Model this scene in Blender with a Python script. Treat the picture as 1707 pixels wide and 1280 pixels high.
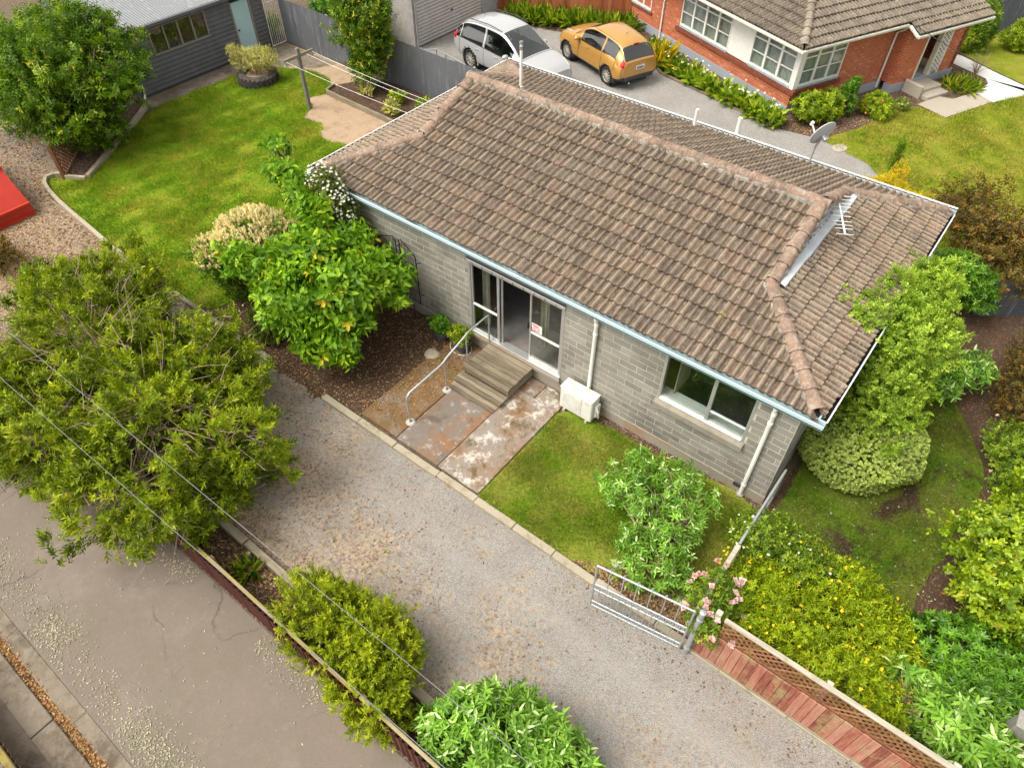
import bpy, bmesh, math, random
import numpy as np
from mathutils import Vector, Matrix

random.seed(7)
RNG = np.random.default_rng(11)
R_ = math.radians
for o in list(bpy.data.objects):
    bpy.data.objects.remove(o)
SC = bpy.context.scene
COL = SC.collection

# ------------------------------------------------------------------ camera
CAMF, CAMP = 1169.49, (12.6985, -8.7802, 11.5407)
YAW, PITCH, ROLL = 0.6590, 0.8295, 0.0044
def cam_axes():
    cy, sy = math.cos(YAW), math.sin(YAW)
    f = Vector((-sy * math.cos(PITCH), cy * math.cos(PITCH), -math.sin(PITCH)))
    r = Vector((cy, sy, 0)); u = r.cross(f)
    return (math.cos(ROLL) * r + math.sin(ROLL) * u), (-math.sin(ROLL) * r + math.cos(ROLL) * u), f
AR, AU, AF = cam_axes()
cam = bpy.data.cameras.new('camera')
cam.sensor_fit = 'HORIZONTAL'; cam.sensor_width = 36.0
cam.lens = 36.0 * CAMF / 1707.0
cam.clip_start = 0.1; cam.clip_end = 2000
camo = bpy.data.objects.new('camera', cam)
m = Matrix((AR, AU, -AF)).transposed().to_4x4(); m.translation = Vector(CAMP)
camo.matrix_world = m
COL.objects.link(camo); SC.camera = camo

# ------------------------------------------------------------------ light (bright overcast day)
W = bpy.data.worlds.new('World'); SC.world = W; W.use_nodes = True
wn = W.node_tree; wn.nodes.clear()
sky = wn.nodes.new('ShaderNodeTexSky'); sky.sky_type = 'NISHITA'; sky.sun_disc = False
SUN_EL, SUN_AZ = R_(58), R_(214)        # azimuth measured from +Y towards +X
sky.sun_elevation = SUN_EL; sky.sun_rotation = SUN_AZ
sky.air_density = 1.0; sky.dust_density = 4.0; sky.ozone_density = 1.0
hs = wn.nodes.new('ShaderNodeHueSaturation'); hs.inputs['Saturation'].default_value = 0.10   # cloud cover takes the blue out
bg = wn.nodes.new('ShaderNodeBackground'); bg.inputs['Strength'].default_value = 0.15
wo = wn.nodes.new('ShaderNodeOutputWorld')
wb = wn.nodes.new('ShaderNodeMix'); wb.data_type = 'RGBA'; wb.blend_type = 'MULTIPLY'; wb.inputs[0].default_value = 1.0; wb.inputs[7].default_value = (1.03, 1.0, .94, 1)   # warm white balance
wn.links.new(sky.outputs[0], hs.inputs['Color']); wn.links.new(hs.outputs[0], wb.inputs[6]); wn.links.new(wb.outputs[2], bg.inputs['Color'])
wn.links.new(bg.outputs[0], wo.inputs['Surface'])
sl = bpy.data.lights.new('sun', 'SUN'); sl.energy = 1.4; sl.angle = R_(32); sl.color = (1, .91, .77)
so = bpy.data.objects.new('sun', sl); COL.objects.link(so)
sd = Vector((math.sin(SUN_AZ) * math.cos(SUN_EL), math.cos(SUN_AZ) * math.cos(SUN_EL), math.sin(SUN_EL)))
so.rotation_euler = (-sd).to_track_quat('-Z', 'Y').to_euler(); so.location = (0, 0, 30)
vs = SC.view_settings; vs.view_transform = 'Standard'; vs.look = 'None'; vs.gamma = 1.0; vs.exposure = 1.0
vs.use_curve_mapping = False
SC.cycles.use_denoising = True; SC.cycles.denoising_prefilter = 'NONE'

# ------------------------------------------------------------------ helpers
def at(px, py, z=0.0):
    """world point at height z that the calibrated photograph shows at (px, py)"""
    d = AF + AR * ((px - 853.5) / CAMF) - AU * ((py - 640.0) / CAMF)
    t = (z - CAMP[2]) / d.z
    return Vector(CAMP) + d * t
def at2(px, py, z=0.0):
    p = at(px, py, z); return (p.x, p.y)

def tag(o, label=None, cat=None, group=None, kind=None):
    if label: o['label'] = label
    if cat: o['category'] = cat
    if group: o['group'] = group
    if kind: o['kind'] = kind
    return o
def thing(name, label, cat, loc=(0, 0, 0), rz=0.0, group=None):
    o = bpy.data.objects.new(name, None); COL.objects.link(o)
    o.empty_display_size = .2; o.location = loc; o.rotation_euler = (0, 0, rz)
    return tag(o, label, cat, group)
def link(name, me, mat=None, parent=None, loc=None, rot=None, smooth=False):
    o = bpy.data.objects.new(name, me); COL.objects.link(o)
    if mat is not None and not me.materials: me.materials.append(mat)
    if parent is not None: o.parent = parent
    if loc is not None: o.location = loc
    if rot is not None: o.rotation_euler = rot
    return o

class MB:
    def __init__(s): s.v = []; s.f = []; s.r = []; s.cur = None; s.q = None
    def add(s, vs, fs):
        b = len(s.v); s.v.extend([tuple(p) for p in vs])
        s.f.extend([tuple(i + b for i in f) for f in fs])
        s.r.extend([random.random() if s.cur is None else s.cur] * len(fs)); return s
    def box(s, x0, x1, y0, y1, z0, z1):
        v = [(x0,y0,z0),(x1,y0,z0),(x1,y1,z0),(x0,y1,z0),(x0,y0,z1),(x1,y0,z1),(x1,y1,z1),(x0,y1,z1)]
        return s.add(v, [(0,3,2,1),(4,5,6,7),(0,1,5,4),(1,2,6,5),(2,3,7,6),(3,0,4,7)])
    def cbox(s, c, d, M=None):
        v = [Vector((x*d[0]/2, y*d[1]/2, z*d[2]/2)) for z in (-1,1) for (x,y) in ((-1,-1),(1,-1),(1,1),(-1,1))]
        if M is not None: v = [M @ p for p in v]
        v = [p + Vector(c) for p in v]
        return s.add(v, [(0,3,2,1),(4,5,6,7),(0,1,5,4),(1,2,6,5),(2,3,7,6),(3,0,4,7)])
    def bar(s, a, b, w, h, up=(0,0,1)):
        a, b = Vector(a), Vector(b); d = (b-a); L = d.length; d.normalize()
        up = Vector(up); r = d.cross(up)
        if r.length < 1e-4: r = d.cross(Vector((0,1,0)))
        r.normalize(); u = r.cross(d)
        v = [q + r*(x*w/2) + u*(y*h/2) for q in (a, b) for (x, y) in ((-1,-1),(1,-1),(1,1),(-1,1))]
        return s.add(v, [(0,1,2,3),(7,6,5,4),(0,4,5,1),(1,5,6,2),(2,6,7,3),(3,7,4,0)])
    def tube(s, pts, rad, n=8, cap=True, closed=False):
        pts = [Vector(p) for p in pts]; m = len(pts)
        if not hasattr(rad, '__len__'): rad = [rad]*m
        vs = []; ref = None
        for i, p in enumerate(pts):
            if closed: t = pts[(i+1) % m] - pts[i-1]
            else: t = pts[min(i+1, m-1)] - pts[max(i-1, 0)]
            t.normalize()
            if ref is None:
                ref = t.cross(Vector((0,0,1)))
                if ref.length < 1e-3: ref = t.cross(Vector((0,1,0)))
            ref = ref - t*ref.dot(t); ref.normalize(); b = t.cross(ref)
            for k in range(n):
                a = 2*math.pi*k/n
                vs.append(p + (ref*math.cos(a) + b*math.sin(a))*rad[i])
        fs = []
        for i in range(m if closed else m-1):
            j = (i+1) % m
            for k in range(n):
                fs.append((i*n+k, i*n+(k+1) % n, j*n+(k+1) % n, j*n+k))
        if cap and not closed:
            fs.append(tuple(range(n-1, -1, -1))); fs.append(tuple((m-1)*n+k for k in range(n)))
        return s.add(vs, fs)
    def lathe(s, prof, c=(0,0,0), n=20, M=None):
        vs = []; m = len(prof)
        for (r, z) in prof:
            for k in range(n):
                a = 2*math.pi*k/n; p = Vector((r*math.cos(a), r*math.sin(a), z))
                if M is not None: p = M @ p
                vs.append(p + Vector(c))
        fs = [(i*n+k, i*n+(k+1) % n, (i+1)*n+(k+1) % n, (i+1)*n+k) for i in range(m-1) for k in range(n)]
        return s.add(vs, fs)
    def disc(s, c, r, n=20, M=None):
        vs = [Vector((r*math.cos(2*math.pi*k/n), r*math.sin(2*math.pi*k/n), 0)) for k in range(n)]
        if M is not None: vs = [M @ p for p in vs]
        return s.add([p+Vector(c) for p in vs], [tuple(range(n))])
    def prism(s, poly, z0, z1):
        n = len(poly)
        a = sum(poly[i][0]*poly[(i+1) % n][1]-poly[(i+1) % n][0]*poly[i][1] for i in range(n))
        if a < 0: poly = poly[::-1]
        vs = [(x,y,z0) for x,y in poly] + [(x,y,z1) for x,y in poly]
        fs = [tuple(range(n-1,-1,-1)), tuple(range(n, 2*n))] + [(i,(i+1) % n, n+(i+1) % n, n+i) for i in range(n)]
        return s.add(vs, fs)
    def mesh(s, name, smooth=False):
        me = bpy.data.meshes.new(name); me.from_pydata(s.v, [], s.f)
        at_ = me.attributes.new('rnd', 'FLOAT', 'FACE'); at_.data.foreach_set('value', s.r)
        if s.q is not None:
            aq = me.attributes.new('top', 'FLOAT', 'FACE'); aq.data.foreach_set('value', s.q)
        if smooth: me.polygons.foreach_set('use_smooth', [True]*len(s.f))
        me.update(); return me
    def build(s, name, mat, parent=None, smooth=False, bevel=0, loc=None, rot=None, kind=None):
        me = s.mesh(name, smooth)
        if bevel:
            bm = bmesh.new(); bm.from_mesh(me)
            bmesh.ops.bevel(bm, geom=[e for e in bm.edges if len(e.link_faces) == 2 and e.calc_face_angle(0) > .6], offset=bevel, segments=1, profile=.7, affect='EDGES')
            bm.to_mesh(me); bm.free()
        if smooth:
            me.polygons.foreach_set('use_smooth', [True]*len(me.polygons))
            try: me.set_sharp_from_angle(angle=R_(38))
            except Exception: pass
        o = link(name, me, mat, parent, loc, rot)
        if kind: o['kind'] = kind
        return o

def np_mesh(name, V, F, rnd=None, smooth=False):
    """fast mesh from numpy; F is (n,k)"""
    me = bpy.data.meshes.new(name); n, k = F.shape
    me.vertices.add(len(V)); me.vertices.foreach_set('co', V.astype(np.float32).ravel())
    me.loops.add(n*k); me.loops.foreach_set('vertex_index', F.astype(np.int32).ravel())
    me.polygons.add(n); me.polygons.foreach_set('loop_start', np.arange(0, n*k, k, dtype=np.int32))
    me.polygons.foreach_set('loop_total', np.full(n, k, dtype=np.int32))
    if rnd is not None:
        a = me.attributes.new('rnd', 'FLOAT', 'FACE'); a.data.foreach_set('value', rnd.astype(np.float32))
    if smooth: me.polygons.foreach_set('use_smooth', np.ones(n, dtype=bool))
    me.update(calc_edges=True); return me

# ------------------------------------------------------------------ material kit
class NT:
    def __init__(s, name):
        s.m = bpy.data.materials.new(name); s.m.use_nodes = True
        s.t = s.m.node_tree; s.t.nodes.clear()
        s.out = s.t.nodes.new('ShaderNodeOutputMaterial'); s._p = None
    def n(s, t): return s.t.nodes.new('ShaderNode' + t)
    def put(s, sock, v):
        if hasattr(v, 'is_output') or isinstance(v, bpy.types.NodeSocket): s.t.links.new(v, sock)
        elif isinstance(v, (tuple, list)) and len(v) == 3 and sock.type == 'RGBA': sock.default_value = (*v, 1)
        else: sock.default_value = v
    def pos(s):
        if s._p is None: s._p = s.n('NewGeometry').outputs['Position']
        return s._p
    def mapped(s, sc=(1,1,1), rot=(0,0,0), vec=None):
        m = s.n('Mapping'); s.t.links.new(vec or s.pos(), m.inputs['Vector'])
        m.inputs['Scale'].default_value = sc; m.inputs['Rotation'].default_value = rot; return m.outputs[0]
    def noise(s, scale, detail=4, rough=.55, vec=None, dist=0):
        n = s.n('TexNoise'); s.t.links.new(vec or s.pos(), n.inputs['Vector'])
        n.inputs['Scale'].default_value = scale; n.inputs['Detail'].default_value = detail
        n.inputs['Roughness'].default_value = rough; n.inputs['Distortion'].default_value = dist
        return n.outputs['Fac']
    def vor(s, scale, out='Distance', feature='F1', vec=None, rnd=1.0):
        n = s.n('TexVoronoi'); n.feature = feature; s.t.links.new(vec or s.pos(), n.inputs['Vector'])
        n.inputs['Scale'].default_value = scale; n.inputs['Randomness'].default_value = rnd
        return n.outputs[out]
    def ramp(s, fac, stops, mode='LINEAR'):
        r = s.n('ValToRGB'); r.color_ramp.interpolation = mode; s.put(r.inputs['Fac'], fac)
        e = r.color_ramp.elements
        while len(e) < len(stops): e.new(.5)
        for el, (p, c) in zip(e, stops):
            el.position = p
            el.color = (c, c, c, 1) if not hasattr(c, '__len__') else (*c, 1)
        return r.outputs['Color']
    def mix(s, fac, a, b, mode='MIX'):
        n = s.n('Mix'); n.data_type = 'RGBA'; n.blend_type = mode
        s.put(n.inputs[0], fac); s.put(n.inputs[6], a); s.put(n.inputs[7], b); return n.outputs[2]
    def math(s, op, a, b=0.0, clamp=False):
        n = s.n('Math'); n.operation = op; n.use_clamp = clamp
        s.put(n.inputs[0], a); s.put(n.inputs[1], b); return n.outputs[0]
    def attr(s, name='rnd'):
        n = s.n('Attribute'); n.attribute_name = name; return n.outputs['Fac']
    def orand(s): return s.n('ObjectInfo').outputs['Random']
    def rnd(s): return s.math('FRACT', s.math('ADD', s.attr(), s.orand()))
    def bump(s, h, strength=.5, dist=.01, normal=None):
        b = s.n('Bump'); s.put(b.inputs['Height'], h); b.inputs['Strength'].default_value = strength
        b.inputs['Distance'].default_value = dist
        if normal is not None: s.t.links.new(normal, b.inputs['Normal'])
        return b.outputs[0]
    def done(s, col, rough=.8, normal=None, metal=0.0, spec=.35, alpha=None, trans=0.0, coat=0.0):
        p = s.n('BsdfPrincipled'); s.put(p.inputs['Base Color'], col); s.put(p.inputs['Roughness'], rough)
        s.put(p.inputs['Metallic'], metal); p.inputs['Specular IOR Level'].default_value = spec
        if trans: p.inputs['Transmission Weight'].default_value = trans
        if coat: p.inputs['Coat Weight'].default_value = coat; p.inputs['Coat Roughness'].default_value = .05
        if normal is not None: s.t.links.new(normal, p.inputs['Normal'])
        s.t.links.new(p.outputs[0], s.out.inputs['Surface']); return s.m

def simple(name, col, rough=.6, metal=0.0, var=.12, nscale=6, bumpv=.15, bscale=60, coat=0.0, dirt=None, spec=.4):
    t = NT(name); c2 = tuple(max(0, x*(1-var*2)) for x in col)
    c = t.mix(t.ramp(t.noise(nscale, 6), [(.3, 0), (.7, 1)]), col, c2)
    if dirt:
        c = t.mix(t.ramp(t.noise(nscale*.37+.8, 7, .65), [(.52, 0), (.68, 1)]), c, dirt)
    nm = t.bump(t.noise(bscale, 3), bumpv, .004) if bumpv else None
    return t.done(c, rough, nm, metal, spec, coat=coat)

def weathered_wood(name, cols, axis=0, rough=.85, moss=None, mossamt=.6):
    t = NT(name); sc = [9, 9, 9]; sc[axis] = .7
    g = t.noise(3.2, 8, .65, t.mapped(tuple(sc)))
    c = t.ramp(t.math('ADD', t.math('MULTIPLY', g, .75), t.math('MULTIPLY', t.rnd(), .32)), [(.3, cols[0]), (.52, cols[1]), (.75, cols[2])])
    if moss: c = t.mix(t.ramp(t.noise(2.4, 7, .7), [(mossamt-.08, 0), (mossamt+.07, 1)]), c, moss)
    return t.done(c, rough, t.bump(g, .5, .006), spec=.2)

def leaf_mat(name, stops, trans=.35, rough=.5, spec=.3, tint=(1.52, 1.30, .78)):
    t = NT(name); c = t.ramp(t.attr(), [(p, tuple(min(.9, x*f_) for x, f_ in zip(c_, tint))) for p, c_ in stops])
    c = t.mix(.5, c, t.mix(t.ramp(t.noise(1.6, 4), [(.3, 0), (.7, 1)]), (.5,.55,.45), (1.35,1.3,1.1)), 'MULTIPLY')
    p = t.n('BsdfPrincipled'); t.put(p.inputs['Base Color'], c); p.inputs['Roughness'].default_value = rough
    p.inputs['Specular IOR Level'].default_value = spec
    tr = t.n('BsdfTranslucent'); t.put(tr.inputs['Color'], t.mix(1.0, c, (1.25, 1.35, .7) if tint[0] > 1.2 else (1, 1, 1), 'MULTIPLY'))
    mx = t.n('MixShader'); mx.inputs[0].default_value = trans
    t.t.links.new(p.outputs[0], mx.inputs[1]); t.t.links.new(tr.outputs[0], mx.inputs[2])
    t.t.links.new(mx.outputs[0], t.out.inputs['Surface']); return t.m
# ------------------------------------------------------------------ ground materials
def gravel_mat(name, litter_bias, cols=((.10,.095,.09),(.30,.285,.27),(.52,.50,.47)), straw=(.42,.29,.17), tracks=False):
    t = NT(name)
    v = t.vor(80, 'Color'); d = t.vor(80, 'Distance')
    s = t.n('SeparateColor'); t.t.links.new(v, s.inputs[0])
    c = t.ramp(s.outputs[0], [(0, cols[0]), (.45, cols[1]), (1, cols[2])])
    c = t.mix(t.ramp(s.outputs[1], [(.82, 0), (.9, .8)]), c, (.36,.29,.22))
    v2 = t.vor(24, 'Color', vec=t.mapped((1,1,1), (0,0,.6))); s2 = t.n('SeparateColor'); t.t.links.new(v2, s2.inputs[0])
    big = t.noise(.55, 6, .6, dist=.6)
    # straw and bark litter blown against the left boundary, thinning towards the house
    sx = t.n('SeparateXYZ'); t.t.links.new(t.pos(), sx.inputs[0])
    yy = t.math('MULTIPLY', t.math('ADD', sx.outputs[1], 3.6), -.095)
    xx = t.math('MULTIPLY', t.math('SUBTRACT', 7.0, sx.outputs[0]), .03); xx = t.math('MAXIMUM', t.math('MINIMUM', xx, .12), -.12)
    m = t.math('ADD', t.math('ADD', t.math('ADD', big, xx), t.math('MULTIPLY', yy, 1.0)), litter_bias)
    m = t.math('ADD', m, t.math('MULTIPLY', t.math('SUBTRACT', s2.outputs[0], .5), .34))
    m2 = t.ramp(m, [(.56, 0), (.74, 1)])
    lit = t.ramp(s2.outputs[1], [(0, (.16,.10,.06)), (.5, straw), (1, (.56,.43,.29))])
    c = t.mix(t.math('MULTIPLY', m2, .8), c, lit)
    c = t.mix(t.ramp(t.noise(1.1, 5), [(.35, 0), (.7, .35)]), c, (.2,.18,.165))
    if tracks:      # paler, worn wheel tracks
        wv = t.math('ADD', sx.outputs[1], t.math('MULTIPLY', t.noise(.6, 4), .5))
        for yc in (-4.35, -5.75):
            tr = t.math('SUBTRACT', 1.0, t.math('MULTIPLY', t.math('ABSOLUTE', t.math('SUBTRACT', wv, yc+.25)), 3.2), True)
            c = t.mix(t.math('MULTIPLY', t.math('MULTIPLY', tr, t.noise(2.2, 6, .7)), .55), c, (.44,.42,.39))
    nm = t.bump(d, .9, .02)
    return t.done(c, .9, nm, spec=.2)

def grass_mat(name, base=(.225,.35,.014), lush=(.125,.255,.008), dry=(.46,.40,.055), bare=None, drym=.5, amt=1.0, trans=True, barem=.66):
    t = NT(name)
    a = t.noise(.75, 10, .72, dist=.3); b = t.noise(3.1, 10, .75); f = t.noise(26, 5, .7)
    c = t.mix(t.ramp(b, [(.36, 0), (.62, 1)]), lush, base)
    c = t.mix(t.math('MULTIPLY', t.ramp(a, [(drym-.06, 0), (drym+.2, 1)]), .75*amt), c, dry)
    c = t.mix(t.math('MULTIPLY', t.ramp(f, [(.38, 1), (.56, 0)]), .75), c, t.mix(1.0, c, (.5,.55,.45), 'MULTIPLY'))
    c = t.mix(t.math('MULTIPLY', t.ramp(t.attr(), [(.0, 0), (1, 1)]), .3), c, t.mix(1.0, c, (1.5,1.4,1.3), 'MULTIPLY'))
    if bare: c = t.mix(t.ramp(t.noise(.9, 7, .65, dist=.8), [(barem-.06, 0), (barem+.08, 1)]), c, bare)
    p = t.n('BsdfPrincipled'); t.put(p.inputs['Base Color'], c); p.inputs['Roughness'].default_value = .75
    p.inputs['Specular IOR Level'].default_value = .15
    t.t.links.new(t.bump(t.noise(30, 4), .6, .03), p.inputs['Normal'])
    if trans:
        tr = t.n('BsdfTranslucent'); t.put(tr.inputs['Color'], c)
        mx = t.n('MixShader'); mx.inputs[0].default_value = .3
        t.t.links.new(p.outputs[0], mx.inputs[1]); t.t.links.new(tr.outputs[0], mx.inputs[2])
        t.t.links.new(mx.outputs[0], t.out.inputs['Surface'])
    else: t.t.links.new(p.outputs[0], t.out.inputs['Surface'])
    return t.m

def soil_mat(name, c1=(.055,.034,.022), c2=(.11,.068,.045), chip=(.22,.145,.095), thr=.86):
    t = NT(name); c = t.mix(t.noise(3.5, 7, .65), c1, c2)
    v = t.vor(38, 'Color', vec=t.mapped((1,1,1),(0,0,.4))); s = t.n('SeparateColor'); t.t.links.new(v, s.inputs[0])
    c = t.mix(t.ramp(s.outputs[0], [(thr, 0), (thr+.1, .8)]), c, chip)
    return t.done(c, .95, t.bump(t.math('ADD', t.noise(20, 6, .7), t.vor(26)), .9, .03), spec=.15)

def concrete_mat(name, c1, c2, stains=(), crack=0, bumps=.25, fine=True):
    t = NT(name); c = t.mix(t.noise(.8, 8, .62, dist=.4), c1, c2)
    if fine: c = t.mix(.35, c, t.ramp(t.noise(55, 4, .7), [(.3, (.45,.45,.45)), (.7, (1.3,1.3,1.3))]), 'MULTIPLY')
    for (sc, lo, hi, col, amt, seed) in stains:
        n = t.noise(sc, 13, .76, t.mapped((1,1,1),(0,0,seed)), .25)
        c = t.mix(t.math('MULTIPLY', t.ramp(n, [(lo, 0), (hi, 1)]), amt), c, col)
    nm = t.bump(t.noise(40, 6, .7), bumps, .008)
    if crack:
        wv = t.n('Vector' + 'Math'); wv.operation = 'MULTIPLY_ADD'; wv.inputs[1].default_value = (.32,.32,.32); s = t.n('TexNoise'); t.t.links.new(t.pos(), s.inputs['Vector']); s.inputs['Scale'].default_value = 2.2; s.inputs['Detail'].default_value = 6
        t.t.links.new(s.outputs['Color'], wv.inputs[0]); t.t.links.new(t.pos(), wv.inputs[2])
        d = t.vor(crack, 'Distance', 'DISTANCE_TO_EDGE', wv.outputs[0])
        gate = t.ramp(t.noise(.5, 2), [(.48, 0), (.56, 1)])
        c = t.mix(t.math('MULTIPLY', t.ramp(d, [(0, 1), (.006, 0)]), t.math('MULTIPLY', gate, .6)), c, (.05,.04,.035))
    return t.done(c, .85, nm, spec=.3)

M = {}
M['gravel'] = gravel_mat('gravel_chip', -.005, ((.20,.19,.176),(.33,.318,.30),(.46,.445,.42)), tracks=True)
M['yard'] = gravel_mat('yard_dirt', .17, ((.08,.075,.07),(.20,.185,.165),(.36,.33,.29)), (.38,.24,.12))
M['asphalt'] = gravel_mat('worn_chipseal', -.9, ((.20,.195,.19),(.34,.335,.325),(.48,.47,.455)))
M['lawn'] = grass_mat('lawn_back')
M['lawn_front'] = grass_mat('lawn_front', base=(.22,.325,.02), lush=(.13,.25,.012), dry=(.40,.34,.085), bare=(.16,.12,.07), drym=.47, barem=.7)
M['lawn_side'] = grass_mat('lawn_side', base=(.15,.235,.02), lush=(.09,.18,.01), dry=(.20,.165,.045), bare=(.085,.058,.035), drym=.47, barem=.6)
M['lawn_nbr'] = grass_mat('lawn_neighbour', base=(.24,.31,.014), lush=(.12,.21,.01), dry=(.43,.36,.07), drym=.44)
M['soil'] = soil_mat('garden_soil')
M['mulch'] = soil_mat('bark_mulch', (.06,.036,.026), (.12,.075,.055), (.27,.19,.14), .66)
M['dirt'] = concrete_mat('dry_dirt', (.42,.30,.19), (.30,.22,.15), [(2.5,.5,.62,(.22,.15,.10),.7,.3),(9,.58,.66,(.55,.5,.45),.7,1.2)], bumps=.7)
M['ground'] = soil_mat('bare_ground', (.10,.075,.05), (.17,.13,.09), (.26,.2,.14))
M['drive_conc'] = concrete_mat('driveway_concrete', (.195,.157,.13), (.16,.132,.107), [(.45,.45,.68,(.125,.115,.08),.6,.2),(1.7,.60,.72,(.075,.068,.06),.6,.8),(.6,.52,.70,(.235,.195,.168),.7,2.2),(7,.55,.7,(.26,.22,.19),.35,.3)], crack=.34)
M['kerb'] = concrete_mat('edging_concrete', (.42,.37,.28), (.30,.26,.19), [(3,.52,.66,(.17,.14,.08),.8,.4),(5,.6,.7,(.5,.46,.38),.7,.9)])
M['slabA'] = concrete_mat('mossy_slab', (.25,.215,.18), (.17,.13,.10), [(1.3,.40,.50,(.165,.09,.035),.95,.1),(2.6,.52,.6,(.12,.09,.035),.85,.7),(4.4,.6,.70,(.58,.54,.5),.7,1.7)], bumps=.5)
M['slabB'] = concrete_mat('stained_slab', (.205,.175,.15), (.155,.13,.112), [(1.1,.46,.58,(.24,.115,.05),.85,1.1),(2.1,.53,.63,(.11,.075,.05),.75,.5),(4.6,.54,.64,(.42,.38,.33),.75,2.1)], bumps=.4)
M['slabC'] = concrete_mat('lichen_slab', (.30,.255,.215), (.20,.16,.13), [(1.2,.47,.6,(.22,.12,.055),.85,1.9),(3.0,.515,.60,(.56,.53,.48),.8,.9),(2.0,.52,.60,(.10,.075,.028),.9,2.7)], bumps=.5)
M['path_white'] = concrete_mat('pale_new_concrete', (.66,.66,.64), (.58,.58,.56), [], bumps=.1)
M['path_grey'] = concrete_mat('old_path_slab', (.42,.38,.31), (.33,.29,.24), [(2,.55,.7,(.22,.19,.15),.6,.2)])
M['gutter_conc'] = concrete_mat('old_edge_concrete', (.255,.21,.165), (.18,.15,.115), [(1.5,.45,.62,(.11,.085,.055),.8,.2),(4,.55,.68,(.30,.27,.22),.6,.9),(.9,.52,.6,(.075,.055,.035),.7,1.4)])
M['rust_litter'] = soil_mat('rotting_leaf_litter', (.09,.042,.016), (.19,.09,.03), (.40,.22,.08), .6)

def sheet(name, poly, z, mat, kind='structure', parent=None):
    mb = MB(); n = len(poly)
    a = sum(poly[i][0]*poly[(i+1) % n][1]-poly[(i+1) % n][0]*poly[i][1] for i in range(n))
    if a < 0: poly = poly[::-1]
    mb.add([(x,y,z) for x,y in poly], [tuple(range(n))])
    o = mb.build(name, mat, parent)
    if parent is None: o['kind'] = kind
    return o
def smooth_poly(pts, k=4, jit=.0):
    out = []; n = len(pts)
    for i in range(n):
        p0, p1, p2, p3 = [np.array(pts[(i+j-1) % n]) for j in range(4)]
        for s in range(k):
            u = s/k
            q = .5*((2*p1)+(-p0+p2)*u+(2*p0-5*p1+4*p2-p3)*u*u+(-p0+3*p1-3*p2+p3)*u**3)
            out.append((q[0]+random.uniform(-jit,jit), q[1]+random.uniform(-jit,jit)))
    return out

# ------------------------------------------------------------------ ground
sheet('ground', [(-400,-400),(400,-400),(400,400),(-400,400)], -.012, M['ground'])
YARD = [(-30,-7.2),(2.5,-7.2),(2.5,-3.3),(-5.4,-3.25),(-7.6,-3.05),(-9.0,-2.95),(-9.6,-2.8),(-10.1,-2.5),(-9.7,-2.0),(-12.4,-1.3),(-12.4,2),(-30,2)]
sheet('yard_ground', YARD, -.004, M['yard'])
DRIVE = [(-4.5,-3.3),(17.5,-3.3),(17.5,-6.75),(-1,-6.9),(-6,-6.6)]
sheet('gravel_driveway', DRIVE, .002, M['gravel'])
sheet('neighbour_concrete_driveway', [(-25,-7.42),(30,-7.42),(30,-10.21),(-25,-10.21)], -.006, M['drive_conc'])
sheet('neighbour_lower_verge', [(-25,-10.40),(30,-10.40),(30,-16),(-25,-16)], -.004, M['gutter_conc'])
sheet('leaf_filled_channel', [(-25,-10.0),(30,-10.0),(30,-10.5),(-25,-10.5)], -.011, M['rust_litter'])

LAWN_BACK = smooth_poly([(-9.55,-2.1),(-9.95,-2.45),(-9.45,-2.7),(-8.98,-2.8),(-7.6,-2.92),(-5.4,-3.1),(-3,-3.15),(-1.2,-3.1),(-.9,-1.5),(-.5,.2),(-.3,1.2),(-.35,3.5),(-1.1,4.2),(-1.9,3.95),(-2.7,4.4),(-3.6,4.1),(-4.5,4.5),(-5.3,4.3),(-6.1,4.95),(-6.8,4.85),(-7.3,5.6),(-7.9,5.9),(-7.65,6.6),(-8.3,7.3),(-9.4,7.5),(-10.6,6.9),(-11.35,5.9),(-11.45,4),(-11.5,2.4),(-10.75,.7),(-9.9,-.4),(-9.05,-1.65)], 6, .05)
sheet('back_lawn', LAWN_BACK, .012, M['lawn'])
sheet('dirt_patch', [(-.2,3.0),(-.2,6.3),(-4.1,6.45),(-7.6,6.7),(-8.3,5.5),(-6.8,4.3),(-3.4,3.6)], .004, M['dirt'])
sheet('fence_side_dirt', [(-12.3,6.2),(-12.3,8.6),(-.4,8.6),(-.4,6.4),(-8,6.5),(-9,7.2)], 0, M['dirt'])
sheet('garage_path', [(-12.38,2.1),(-11.5,2.1),(-11.35,4.0),(-11.3,6.0),(-10.6,7.2),(-9.6,7.7),(-9.2,8.5),(-12.38,8.5)], .008, M['gutter_conc'])
sheet('mulch_bed', [(-.95,-3.2),(.6,-3.22)]+[(.65+.045*i, -3.36+.05*math.sin(i*.21)+random.uniform(-.07,.07)) for i in range(58)]+[(3.3,-3.2),(4.26,-3.2),(4.26,.07),(-.4,.07),(-.9,-1.5)], .01, M['soil'])
LAWN_FRONT = [(7.55,-3.18),(7.56,-.55),(8.3,-.2),(9.5,-.16),(11.9,-.14),(12.0,-2.3),(11.2,-2.7),(10.3,-3.05),(9.9,-3.18)]
sheet('front_soil', [(7.53,-3.19),(12.1,-3.19),(12.1,.06),(7.53,.06)], .004, M['mulch'])
sheet('front_lawn', smooth_poly(LAWN_FRONT, 7, .05), .014, M['lawn_front'])
sheet('side_soil', [(12.1,-3.2),(22,-3.2),(22,9.5),(12.1,9.5)], .0, M['soil'])
LAWN_SIDE = smooth_poly([(12.15,-2.0),(12.2,.5),(12.3,2.6),(13.0,5.0),(14.0,5.2),(14.7,4.4),(15.2,3.2),(15.1,1.6),(14.9,.3),(14.9,-.7),(14.2,-1.6),(13.2,-1.9)], 3, .05)
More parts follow.
